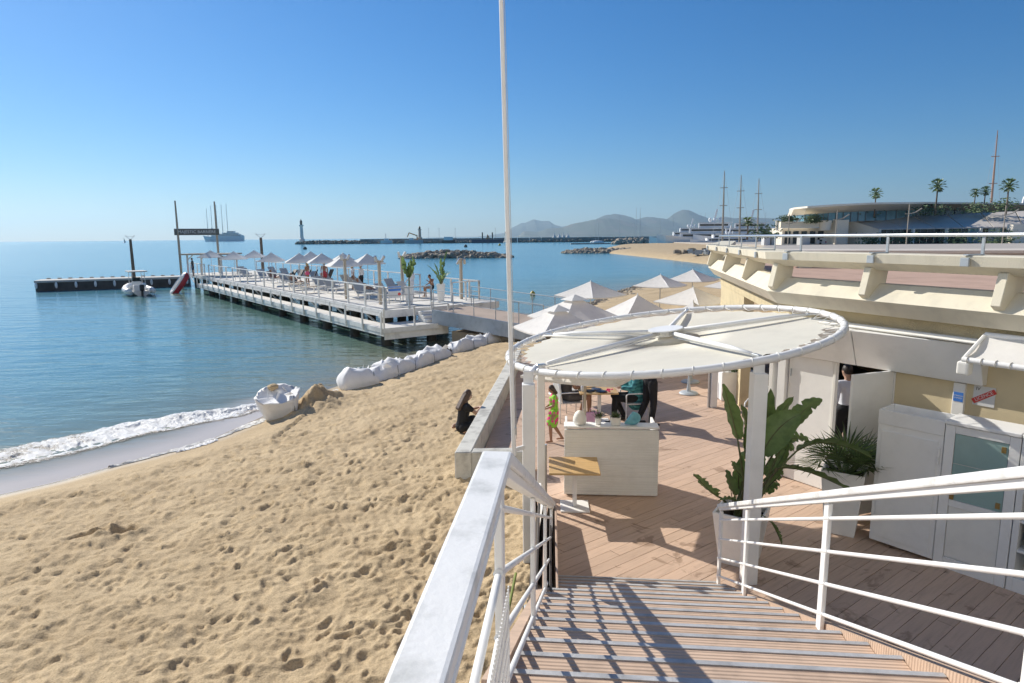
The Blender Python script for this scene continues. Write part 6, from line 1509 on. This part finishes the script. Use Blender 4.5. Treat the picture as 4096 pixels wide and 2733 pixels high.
# ---- convention building with the sweeping roof, about 180 m away
D = 180.0
pal = thing('convention_building', 'modern white building with sweeping flat roof and long sloping grey skylights', 'building', (100, D, 1.2))
rim = [(3158, 836, 190), (3175, 831, 178), (3230, 825, 168), (3330, 818, 164), (3489, 810.5, 165), (3700, 808, 170), (3900, 810, 178), (4150, 813, 190), (4500, 815, 200)]
mb = MB(); topz = 12.4; R_ = []
for px, py, d in rim: R_.append(FR(px, py, d))
n = len(R_)
for p in R_: mb.v += [p, p + Vector((0, 0, -0.45)), p + Vector((3.2, 9.0, -1.9)), p + Vector((p.x / p.y * 30 + 9, 30, 0.2))]
for i in range(n - 1):
    a, b = 4 * i, 4 * i + 4
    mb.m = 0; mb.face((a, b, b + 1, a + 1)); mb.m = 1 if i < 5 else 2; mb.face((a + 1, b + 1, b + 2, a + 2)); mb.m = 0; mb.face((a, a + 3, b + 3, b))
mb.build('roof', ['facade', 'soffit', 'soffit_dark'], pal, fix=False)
for i in range(n - 2):
    steps = 5 if i > 1 else 2
    for j in range(steps):
        p = R_[i].lerp(R_[i + 1], j / steps) + Vector((3.2, 8.6, -1.9)); q = R_[i].lerp(R_[i + 1], (j + 1) / steps) + Vector((3.2, 8.6, -1.9))
        zb = p.z - 2.4 if i < 5 else p.z - 3.0
        g = MB(); g.v = [Vector((p.x, p.y, zb)), Vector((q.x, q.y, zb)), Vector((q.x, q.y, q.z + 0.3)), Vector((p.x, p.y, p.z + 0.3))]; g.face((0, 1, 2, 3)); g.build('window_pane', 'glass_far' if i < 5 else 'glass_dark', pal, fix=False)
        MB().beam((p.x, p.y - 0.12, zb), (p.x, p.y - 0.12, p.z + 0.2), 0.14, 0.14).build('mullion', 'mullion', pal)
def q4(name, pts, m, mbm=None):
    mb = MB(); mb.v = [FR(px, py, d) for px, py, d in pts]; mb.face(range(len(pts))); return mb.build(name, m, pal, fix=False)
# podium walls
def block(name, px0, px1, pyt, pyb, d, th, m, parent=pal):
    x0, x1 = fx(px0, d), fx(px1, d); zt, zb_ = fz((px0 + px1) / 2, pyt, d), fz((px0 + px1) / 2, pyb, d)
    return MB().box(((x0 + x1) / 2, d + th / 2, (zt + zb_) / 2), (x1 - x0, th, zt - zb_)).build(name, m, parent)
block('planter_wall', 3121, 3275, 886, 911, 172, 3, 'facade'); block('lower_wall', 3128, 3395, 912, 982, 176, 8, 'facade'); block('wall_bay', 3340, 3392, 880, 982, 171, 6, 'facade')
for px, wd_ in ((3113, 12), (3290, 46)):
    x = fx(px + wd_ / 2, 170); z0, z1 = fz(px, 922, 170), fz(px, 882, 170); r1 = fx(px + wd_, 170) - fx(px, 170)
    MB().tube([(x, 172, z0), (x, 172, z1)], [r1 * 0.42, r1 * 0.55], 20).build('curved_bastion', 'facade', pal, smooth='auto')
for i in range(6): block('shop_opening', 3140 + i * 33, 3162 + i * 33, 925, 975, 175.8, 0.1, 'glass_dark')
# hip: white gable and long grey skylight roof with panels
gab = MB(); P = [(3386, 878, 176), (3512, 917, 166), (3512, 984, 166), (3382, 984, 176)]
q4('gable_wall', P, 'facade')
for i in range(7):
    u0, u1 = i / 7 + 0.002, (i + 1) / 7 - 0.004
    T0, T1 = Vector((fx(3388, 180), 180, fz(3388, 878, 180))), Vector((fx(4330, 172), 172, fz(4330, 832, 172)))
    B0_, B1_ = Vector((fx(3514, 166), 166, fz(3514, 916, 166))), Vector((fx(4330, 158), 158, fz(4330, 903, 158)))
    mb = MB(); mb.v = [B0_.lerp(B1_, u0), B0_.lerp(B1_, u1), T0.lerp(T1, u1), T0.lerp(T1, u0)]
    mb.v += [v + Vector((0, 0, -0.25)) for v in mb.v]
    for f in ((0, 1, 2, 3), (7, 6, 5, 4), (0, 4, 5, 1), (1, 5, 6, 2), (2, 6, 7, 3), (3, 7, 4, 0)): mb.face(f)
    mb.build('skylight_panel', 'roof_grey', pal)
for i in range(30):
    px = 3520 + i * 27; m_ = 'glass_far' if 12 < i < 24 and i % 3 else 'glass_dark'
    d_ = 167 - i * 0.3; block('window_pane', px, px + 25.5, 918 - i * 0.3, 978, d_, 0.1, m_)
    if i % 5 == 0: block('column', px - 4, px + 4, 917 - i * 0.3, 980, d_ - 1.5, 0.8, 'facade')
block('end_gable', 4050, 4330, 896, 980, 156, 2, 'facade')
# ---- fan palms
def palm0():
    t = thing('palm_tree', 'x', 'palm tree', (0, 0, 0), 0, 'fan palms by the convention building'); random.seed(31)
    MB().tube([(0, 0, 0), (0.12, 0, 3), (0.05, 0, 6), (0.1, 0, 8.2)], [0.30, 0.24, 0.20, 0.22], 9).build('trunk', 'trunk', t, world=False, smooth=True)
    for i in range(26):
        a = i * 2.399; e = 1.3 - 2.3 * (i / 25) ** 1.0; mb = MB(); d = Vector((math.cos(a) * math.cos(e), math.sin(a) * math.cos(e), math.sin(e)))
        fan(mb, Vector((0.1, 0, 8.1)), d, (0, 0, 1) if abs(e) < 1.2 else (1, 0, 0), 13, 2.7 if e > -0.4 else 2.2, 0.17, R(95), 0.14, 0.52); mb.build('frond', 'leaf_dark' if i % 2 else 'leaf', t, world=False, fix=False)
    return t
pm = palm0(); 
for i, (px, pyt, pyb, d, lab) in enumerate(((3496, 750, 868, 172, 'tall fan palm in front of the blue glazed end of the building'), (3741, 713, 858, 168, 'tallest straight fan palm above the grey skylight roof'), (3895, 752, 848, 175, 'fan palm of the close pair, on the side of the straight palm'), (3934, 744, 845, 174, 'fan palm of the close pair, on the side of the red mast'), (4022, 712, 860, 165, 'leaning fan palm closest to the red mast'), (2988, 868, 960, 150, 'squat bushy palm in front of the white yachts'))):
    z0, z1 = fz(px, pyb, d), fz(px, pyt, d); sc = (z1 - z0) / 10.3; o = pm if i == 0 else copy_tree(pm)
    o.location = (fx(px, d, pyb), d, z0); o.scale = (sc * (1.0 if i != 5 else 1.5),) * 2 + (sc,); o.rotation_euler = (0, 0, i * 1.3); o['label'] = lab
def shrub(px, py, d, w_, h_, label, seed):
    r_ = random.Random(seed); x, z = fx(px, d), fz(px, py, d); mb = MB(); t = thing('shrub', label, 'shrub', (x, d, z), 0, 'shrubs around the convention building')
    for i in range(260):
        p = Vector((x + r_.gauss(0, w_ * .28), d + r_.gauss(0, w_ * .2), z + h_ * min(1, abs(r_.gauss(.4, .3))))); a = Vector((r_.gauss(0, 1), r_.gauss(0, 1), r_.gauss(0, .8))).normalized() * 0.42; c = a.orthogonal().normalized() * 0.2; mb.poly([p - a, p + c, p + a, p - c])
    mb.build('foliage', 'leaf_dark', t, fix=False); MB().tube([(x, d, z), (x, d, z + h_ * .5)], .1, 5).build('stem', 'stem', t)
for i, (px, py, d, w_, h_, lab) in enumerate(((3155, 886, 171, 5, 1.6, 'leafy shrub on the corner planter of the building'), (3255, 892, 170.5, 4, 2.2, 'trailing shrub hanging over the planter wall'), (3450, 872, 176, 6, 2.2, 'round shrub beside the trunk of the palm at the blue glass'), (3720, 862, 169, 9, 2.8, 'wide dark hedge under the dark roof soffit'), (3900, 852, 171, 7, 2.6, 'shrub at the foot of the palm pair'), (4010, 846, 167, 7, 3.2, 'dense shrub below the leaning palm'),
     (3490, 976, 162, 5, 2.6, 'spiky shrub before the white gable wall'), (3620, 976, 160, 8, 3.2, 'broad shrub in front of the dark glazed arcade'), (3830, 978, 158, 9, 3.4, 'broad shrub in front of the blue glazed arcade'), (4000, 980, 156, 8, 3.4, 'broad shrub near the end gable of the arcade'), (3060, 955, 150, 6, 3.2, 'dark shrub beside the yacht harbour palm'))): shrub(px, py, d, w_, h_, lab, 70 + i)
# ---- street lamps with curved arms
for i, (px, pyt, d, lab) in enumerate(((3153, 860, 160, 'pale street lamp with slanting arm left of the corner planter'), (3343, 843, 158, 'pale street lamp with slanting arm before the blue glazing'), (3628, 818, 152, 'pale street lamp with slanting arm before the skylight roof'), (4012, 822, 148, 'pale street lamp with slanting arm under the leaning palm'))):
    x, zt = fx(px, d), fz(px, pyt, d); t = thing('street_lamp', lab, 'street lamp', (x, d, 1.3), 0, 'street lamps on the esplanade')
    MB().tube([(x, d, 1.3), (x, d, zt)], [0.14, 0.10], 7).build('pole', 'wood_post', t); k = zt - 1.9; MB().tube([(x - .8, d, k - .2), (x, d, k - .25), (x + 1.6, d, k + .15), (x + 2.9, d, k + 1.0)], [.07, .09, .12, .14], 6).build('arm', 'wood_post', t)
# ---- vans and small kiosks on the esplanade
vn = thing('parked_van', 'white delivery van parked on the grey esplanade', 'van', (fx(3293, 176), 176, 1.25))
x = fx(3293, 176); MB().box((x + .5, 176, 2.15), (3.0, 1.9, 1.6)).build('body', 'white', vn, bevel=.15, seg=2); MB().box((x - 1.35, 176, 1.95), (1.0, 1.8, 1.1)).build('cab', 'white', vn, bevel=.2, seg=2); MB().box((x - 1.0, 175.02, 2.3), (.7, .08, .5)).build('side_window', 'glass_dark', vn); MB().box((x + .35, 175.04, 1.9), (.3, .04, .4)).build('red_mark', 'red', vn)
for q in (-1.1, 1.3): MB().tube([(x + q, 174.98, 1.55), (x + q, 175.2, 1.55)], .32, 12).build('wheel', 'dark', vn)
for i, (px, wd_, lab) in enumerate(((3064, 24, 'white service box at the edge of the esplanade'), (3215, 40, 'long pale kiosk left of the parked van'), (3090, 16, 'grey cabinet right of the white service box'))):
    x0 = fx(px, 165); mb = MB().box((x0, 165, 2.3), (fx(px + wd_, 165) - x0, 2, 2.0)); t = thing('kiosk', lab, 'kiosk', (x0, 165, 1.3)); mb.build('body', 'paper' if i == 0 else 'mesh_grey', t, bevel=.05); MB().box((x0, 165, 3.36), (fx(px + wd_, 165) - x0 + .3, 2.3, .12)).build('roof', 'white', t)
# ---- concrete ledge across the promenade
lg_ = thing('promenade_ledge', 'long grey concrete ledge on stub legs beyond the parapet rail', 'ledge', (16, 26, 2.6))
MB().extr([(-.8, 3.14), (.25, 3.06), (.45, 3.20), (.45, 3.30), (-.8, 3.34)], [(27, 23.2), (17, 25.2), (11.2, 27.5)]).build('slab', 'roof_grey', lg_)
for i in range(5): p = Vector((26.5 - i * 3.6, 23.6 + i * .85, 2.85)); MB().box(p, (.5, .35, .5), R(-10)).build('stub_leg', 'concrete', lg_)
for i, (x, y, m_, lab) in enumerate(((12.8, 29.5, 'turq', 'turquoise hoarding seen under the promenade ledge'), (17.6, 28.5, 'yellow', 'yellow hoarding seen under the promenade ledge'), (21.0, 28.0, 'orange', 'orange hoarding seen under the promenade ledge'))):
    t = thing('advertising_hoarding', lab, 'hoarding', (x, y, 2.6)); MB().box((x, y, 2.88), (1.6, .06, .5)).build('panel', m_, t)
    for q in (-.6, .6): MB().box((x + q, y + .05, 2.67), (.06, .06, .14)).build('foot', 'galv', t)
# ---- tall ship masts and yachts in the harbour
def mast(px_b, py_b, px_t, py_t, d, r, label, m_='wood_post', spread=True):
    a, b = Vector((fx(px_b, d), d, -1.0)), FR(px_t, py_t, d); a.x = fx(px_b, d)
    t = thing('ship_mast', label, 'mast', tuple(a)); MB().tube([a, a.lerp(b, .6), b], [r, r * .8, r * .3], 7).build('spar', m_, t)
    if spread:
        for k in (.55, .78): p = a.lerp(b, k); MB().tube([p - Vector((1.5, 0, 0)), p + Vector((1.5, 0, .1))], r * .3, 4).build('spreader', m_, t)
        for q in (-1, 1): MB().tube([b, a + Vector((q * 4.5, 0, 2))], .045, 3).build('stay', 'galv', t)
mast(2891, 920, 2898, 683, 260, .42, 'tallest wooden ship mast above the harbour, nearest the hills'); mast(2959, 920, 2965, 700, 262, .40, 'middle one of the three wooden ship masts'); mast(3031, 920, 3036, 714, 264, .38, 'wooden ship mast closest to the convention building')
mast(3955, 830, 3991, 522, 235, .42, 'tall red brown mast slanting above the palms', 'brick_red')
def yacht(px, d, L_, rz, label, tiers, seed):
    x = fx(px, d); t = thing('yacht', label, 'yacht', (x, d, -1.0), rz, 'white motor yachts in the harbour'); r_ = random.Random(seed); h = L_ * .09
    mb = MB()
    for u, w_, zt in ((-.5, .11, 1.0), (-.2, .12, 1.0), (.2, .11, 1.15), (.4, .06, 1.35), (.5, .005, 1.5)):
        X = u * L_; W = w_ * L_; mb.v += [Vector((X, -W, h * zt)), Vector((X, -W * .6, -.4)), Vector((X, W * .6, -.4)), Vector((X, W, h * zt))]
    for i in range(4):
        a = 4 * i
        for j in range(4): mb.face((a + j, a + (j + 1) % 4, a + 4 + (j + 1) % 4, a + 4 + j))
    mb.face((0, 1, 2, 3)); mb.build('hull', 'white', t, world=False)
    z = h
    for k in range(tiers):
        ln2 = L_ * (.62 - .15 * k); c = -L_ * (.06 + .02 * k); hh = L_ * .052
        MB().box((c, 0, z + hh * .5), (ln2, L_ * (.17 - .025 * k), hh * .96)).build('deck_house', 'white', t, world=False, bevel=.15)
        MB().box((c, 0, z + hh * .55), (ln2 * .9, L_ * (.17 - .025 * k) + .1, hh * .4)).build('window_band', 'glass_dark', t, world=False)
        MB().box((c - L_ * .02, 0, z + hh + .05), (ln2 * 1.08, L_ * (.18 - .025 * k), .16)).build('deck_roof', 'white', t, world=False); z += hh * 1.04
    MB().beam((-L_ * .1, 0, z), (-L_ * .13, 0, z + L_ * .14), L_ * .02, L_ * .02).build('radar_mast', 'white', t, world=False)
    for q in range(3): MB().ell((-L_ * (.06 + .05 * q), 0, z + L_ * .03), (L_ * .018,) * 2 + (L_ * .024,), 8, 6).build('radar_dome', 'white', t, world=False, smooth=True)
for a in ((2735, 330, 34, R(170), 'white yacht with low bow furthest towards the open sea', 3, 1), (2815, 300, 42, R(165), 'big white yacht with three radar domes behind the parapet corner', 3, 2), (2960, 290, 40, R(160), 'white yacht behind the squat bushy palm', 3, 3), (2890, 270, 26, R(175), 'smaller white yacht moored below the tallest mast', 2, 4), (2690, 360, 22, R(178), 'small white yacht at the end of the row', 2, 5), (4045, 230, 26, R(185), 'white yacht top showing beside the leaning palm', 3, 6)): yacht(*a)
o = [q for q in bpy.data.objects if q.get('label', '').startswith('white yacht top')][0]; o.location.z = 6.0
random.seed(17)
for i in range(16):
    px = random.choice([random.uniform(2380, 2560), random.uniform(2560, 2880), random.uniform(3040, 3130)]); d = random.uniform(420, 560); h = random.uniform(12, 22); x = fx(px, d)
    t = thing('sailing_boat', 'moored sailing boat with bare mast in the distant harbour', 'boat', (x, d, -1), 0, 'moored sailing boats in the distant harbour')
    MB().tube([(x, d, 0), (x, d, h)], [.16, .08], 5).build('mast', 'galv', t); mb = MB(); mb.ell((x, d, -.6), (4.5, 1.5, 1.3), 12, 6); mb.build('hull', 'white', t, smooth=True)
for i, (px, wd_) in enumerate(((2217, 0), (2237, 0), (2254, 0), (2271, 0))):
    x = fx(px, 560); t = thing('white_tent', ('first', 'second', 'third', 'fourth')[i] + ' peaked white marquee on the breakwater counted from the flagpole', 'tent', (x, 560, 3.0)); MB().lathe([(2.0, 0), (1.2, 1.0), (.5, 2.2), (.05, 4.2)], (x, 560, 3.3), 8).build('roof', 'fabric', t); MB().tube([(x, 560, 3.0), (x, 560, 3.3)], 1.9, 8).build('wall', 'fabric', t)
# ---- harbour wall, jetty, machines on the far beach
solo(MB().box((105, 402, .6), (56, 2, 3.2)), 'harbour_wall', mat('tan_wall', (.50, .42, .30), .85, .1, .2), 'long tan harbour wall behind the far beach', 'wall')
solo(MB().box((52, 420, -.75), (28, 3, .9)), 'low_jetty', 'quay', 'thin low jetty reaching out from the pale boulders', 'jetty')
solo(MB().box((142, 396, .8), (24, 10, 4.0)), 'quay_block', 'dark', 'dark quay block at the end of the tan harbour wall', 'quay')
for i, (px, d, m_, lab) in enumerate(((2795, 128, 'galv', 'grey stacked barriers on the far beach'), (2825, 130, 'stone', 'heap of grey debris beside the stacked barriers'), (2750, 140, 'stone', 'low dark groyne root crossing the far beach'))):
    x = fx(px, d); t = thing('beach_debris', lab, 'debris', (x, d, .2)); r_ = random.Random(i)
    for k in range(14): MB().box((x + r_.uniform(-3, 3) * (2.2 if i == 2 else 1), d + r_.uniform(-1, 1), .35 + r_.uniform(0, .9 if i < 2 else .3)), (r_.uniform(.4, 1.8), .4, r_.uniform(.2, .9)), r_.uniform(0, 3)).build('piece', m_, t)
# ---- long breakwater with lighthouses, crane barge
bw = thing('breakwater', 'long grey stone breakwater closing the bay under the hills', 'breakwater', (0, 600, -1))
xa, xb = fx(1440, 600), fx(2700, 600)
for i in range(26):
    x0 = xa + (xb - xa) * i / 26; x1 = xa + (xb - xa) * (i + 1) / 26 - .4
    MB().box(((x0 + x1) / 2, 603 + (i % 3) * .4, 1.05), (x1 - x0, 6, 4.3 + (i % 4) * .12)).build('wall_section', 'quay', bw)
mb = MB(); random.seed(23)
for i in range(420): boulder(mb, (random.uniform(fx(1195, 605), xb), random.uniform(597, 600), random.uniform(-1.2, .6)), random.uniform(.8, 1.7), i)
for i in range(260): u = random.random(); boulder(mb, (fx(1190, 605) + u * (xa - fx(1190, 605)), random.uniform(599, 606), random.uniform(-1, 1.6 * min(1, u * 4 + .3))), random.uniform(.9, 1.8), 900 + i)
r_o = mb.build('rock_armour', 'stone', bw, fix=False); r_o['kind'] = 'stuff'
def lighthouse(px, pyt, pyb, d, w_, body_m, lab):
    x, z0, z1 = fx(px, d), max(-1.0, fz(px, pyb, d)), fz(px, pyt, d); H = z1 - z0; t = thing('lighthouse', lab, 'lighthouse', (x, d, z0))
    MB().lathe([(w_, 0), (w_, H * .12), (w_ * .62, H * .14), (w_ * .50, H * .66), (w_ * .78, H * .69), (w_ * .78, H * .74)], (x, d, z0), 14).build('tower', body_m, t, smooth='auto')
    MB().lathe([(w_ * .42, H * .741), (w_ * .42, H * .88)], (x, d, z0), 10).build('lantern', 'glass_dark', t); MB().lathe([(w_ * .5, H * .881), (w_ * .12, H * .96), (w_ * .05, H)], (x, d, z0), 10).build('cap', 'dark', t)
lighthouse(1207, 876, 968, 610, 2.6, 'offwhite', 'pale slim lighthouse at the open end of the breakwater'); lighthouse(1679, 904, 957, 598, 2.2, 'wood_post', 'stocky stone lighthouse beside the crane'); lighthouse(2024, 922, 972, 470, 1.9, 'facade', 'small white harbour beacon hidden partly by the flagpole')
cr_ = thing('crane', 'orange crane with long bent arm on the breakwater', 'crane', (fx(1665, 590), 590, 0))
b0 = Vector((fx(1668, 590), 590, 1.5)); MB().tube([b0, Vector((fx(1668, 590), 590, fz(1668, 943, 590))), Vector((fx(1640, 590), 590, fz(1640, 933, 590))), Vector((fx(1637, 590), 590, fz(1637, 931, 590))), Vector((fx(1628, 590), 590, fz(1628, 950, 590)))], [.7, .6, .5, .5, .35], 6).build('arm', 'orange', cr_); MB().box((fx(1655, 590), 590, .6), (16, 5, 3)).build('barge', 'mesh_grey', cr_); MB().box((fx(1645, 590), 590, 2.8), (4, 3, 2)).build('cabin', 'white', cr_)
bg_ = thing('work_barge', 'dark work barge with two tall spuds and a digger on the breakwater', 'barge', (fx(1950, 585), 585, -1))
MB().box((fx(1950, 585), 585, .5), (28, 8, 3)).build('hull', 'navy', bg_)
for px in (1930, 1970): MB().tube([(fx(px, 585), 583, -1), (fx(px, 585), 583, fz(px, 930, 585))], .55, 7).build('spud', 'dark', bg_)
MB().tube([(fx(1947, 585), 585, 2), (fx(1951, 585), 585, fz(1951, 940, 585)), (fx(1957, 585), 585, 2.5)], .9, 6).build('digger_arm', 'orange', bg_)
t = thing('trawler', 'white work boat moored on the breakwater under the crane side', 'boat', (fx(1793, 592), 592, -1)); MB().box((fx(1793, 592), 592, .3), (12, 4, 2.4)).build('hull', 'dark', t); MB().box((fx(1793, 592), 592, 3), (8, 3.4, 3.2)).build('wheelhouse', 'white', t, bevel=.2)
t = thing('trawler', 'white fishing boat with short mast near the rocks of the breakwater', 'boat', (fx(1545, 592), 592, -1)); MB().box((fx(1545, 592), 592, .6), (10, 4, 2.6)).build('hull', 'offwhite', t); MB().box((fx(1545, 592), 592, 2.6), (4, 3, 2)).build('wheelhouse', 'white', t, bevel=.2); MB().tube([(fx(1543, 592), 592, 3), (fx(1543, 592), 592, 8)], .25, 5).build('mast', 'galv', t)
for i, px in enumerate((1715, 1757, 1821, 1982)):
    x = fx(px, 604); t = thing('harbour_lamp', ('first', 'second', 'third', 'fourth')[i] + ' thin lamp mast on the breakwater counted from the lighthouse', 'lamp post', (x, 604, 3.2)); MB().tube([(x, 604, 3.2), (x, 604, 12)], .12, 4).build('pole', 'galv', t); MB().box((x, 604, 12.1), (1.0, .3, .25)).build('head', 'galv', t)
# ---- five masted cruise ship at anchor
sh = thing('sailing_cruise_ship', 'large white cruise ship with bare sailing masts anchored on the horizon', 'ship', (-720, 1750, -1)); Ds = 1750.0
X0, X1 = fx(812, Ds), fx(974, Ds); L_ = X1 - X0; y = Ds
mb = MB()
for u, w_, zt in ((0, .4, 15), (.06, 5, 13.5), (.2, 8, 12.0), (.8, 8, 12.0), (1.0, 6, 13)): 
    X = X0 + u * L_; k = .06 * L_ if u == 0 else 0; mb.v += [Vector((X, y - w_, zt)), Vector((X + k, y - w_ * .7, -1.2)), Vector((X + k, y + w_ * .7, -1.2)), Vector((X, y + w_, zt))]
for i in range(4):
    for j in range(4): a = 4 * i; mb.face((a + j, a + (j + 1) % 4, a + 4 + (j + 1) % 4, a + 4 + j))
mb.face((16, 17, 18, 19)); mb.build('hull', 'white', sh)
for u0, u1, z0, z1 in ((.22, .98, 12, 15.5), (.34, .92, 15.5, 18.6), (.5, .86, 18.6, 22), (.62, .78, 22, 26)): MB().box((X0 + (u0 + u1) / 2 * L_, y, (z0 + z1) / 2), ((u1 - u0) * L_, 13, z1 - z0 - .2)).build('deck_house', 'white', sh); MB().box((X0 + (u0 + u1) / 2 * L_, y - 6.6, (z0 + z1) / 2), ((u1 - u0) * L_ * .94, .3, 1.2)).build('window_band', 'glass_dark', sh)
for px, pyt in ((832, 834), (850, 823), (871, 820), (892, 817), (912, 814)):
    x = fx(px, Ds); zt = fz(px, pyt, Ds); MB().tube([(x, y, 10), (x + 1.0, y, zt)], [.9, .4], 6).build('mast', 'mesh_grey', sh); MB().tube([(x - 1, y, 20), (x + 11, y, 21)], .4, 4).build('boom', 'mesh_grey', sh); MB().tube([(x + 1, y, zt), (x - 14, y, 13)], .14, 3).build('stay', 'galv', sh)
for q in (-1, 1): MB().tube([(fx(858, Ds), y, 16), (fx(858, Ds), y, 29), (fx(858, Ds) + q * 7, y, 35)], [2.6, 2.4, 1.0], 7).build('funnel', 'mesh_grey', sh)
t = thing('sailboat', 'tiny sailing boat far out on the horizon left of the gate', 'boat', (fx(493, 1500), 1500, -1)); x = fx(493, 1500); mb = MB(); mb.v = [Vector((x, 1500, 0)), Vector((x + 4, 1500.5, 0)), Vector((x, 1500, 11))]; mb.face((0, 1, 2)); mb.build('sail', 'mesh_grey', t, fix=False); MB().ell((x + 1, 1500, -.6), (4, 1.2, .9), 10, 6).build('hull', 'white', t)
for i, (px, py, r_, lab) in enumerate(((2130, 1178, .24, 'yellow buoy floating between the flagpole and the parasols'), (1862, 988, .9, 'brown mooring buoy above the rock islet'), (1998, 982, .8, 'yellow mooring buoy near the harbour beacon'), (1217, 997, .9, 'dark mooring buoy below the slim lighthouse'))):
    d = 4.95 * 2600 / (py - (948.5 - (px - 2048) * .0087)); x = fx(px, d); t = thing('buoy', lab, 'buoy', (x, d, -1.2), 0, 'mooring buoys in the bay')
    MB().lathe([(.15 * r_, -.3 * r_), (.95 * r_, .1 * r_), (1.0 * r_, .5 * r_), (.8 * r_, 1.0 * r_), (.35 * r_, 1.35 * r_), (.12 * r_, 1.6 * r_)], (x, d, -1.0), 12).build('float', 'yellow' if i in (0, 2) else 'trunk', t, smooth=True); MB().tube([(x, d, -1 + 1.6 * r_), (x, d, -1 + 1.9 * r_)], .08 * r_, 6).build('ring', 'galv', t)

# ------------------------------------------------------------------ unseen paving and hotel front added behind the viewer as bounce light
sheet('unseen_bounce_paving', [(-60, -34, 2.33), (90, -34, 2.33), (90, 0.2, 2.33), (2.6, 0.2, 2.33), (-0.9, 0.2, 2.33), (-60, -22, 2.33)], mat('bounce_pale', (0.62, 0.57, 0.50), 0.9, 0.1, 0.6), 0.5)  # out of frame; pale ground added to throw sunlight back into the shade
ht = thing('unseen_bounce_hotel', 'unseen white hotel behind the viewer, added to bounce sunlight onto shaded faces', 'hotel', (10, -34, 2.3))  # unseen block, added as a sunlit reflector for faces turned from the sun
MB().box((10, -32, 18.3), (150, 12, 32)).build('wall', mat('bounce_white', (0.84, 0.80, 0.72), 0.8, 0.05, 0.2), ht)
for fl_ in range(6):
    for i in range(30): MB().box((-60 + i * 4.8, -25.98, 6.5 + fl_ * 4.4), (1.6, 0.1, 2.2)).build('window', 'glass_dark', ht)
# ------------------------------------------------------------------ air
hz = MB().box((0, 0, 225), (26000, 26000, 500))
hm2 = bpy.data.materials.new('haze_air'); hm2.use_nodes = True; N, L = add_links(hm2)
for n_ in list(N): N.remove(n_)
ou = N.new('ShaderNodeOutputMaterial'); pv = N.new('ShaderNodeVolumePrincipled'); pv.inputs['Color'].default_value = (0.55, 0.80, 1.0, 1); pv.inputs['Density'].default_value = 7.5e-5; pv.inputs['Anisotropy'].default_value = 0.35
L.new(pv.outputs[0], ou.inputs['Volume'])
ho = hz.build('haze', hm2, None, loc=(0, 0, 225)); tag(ho, 'pale sea haze over the bay and hills', 'haze', kind='stuff')
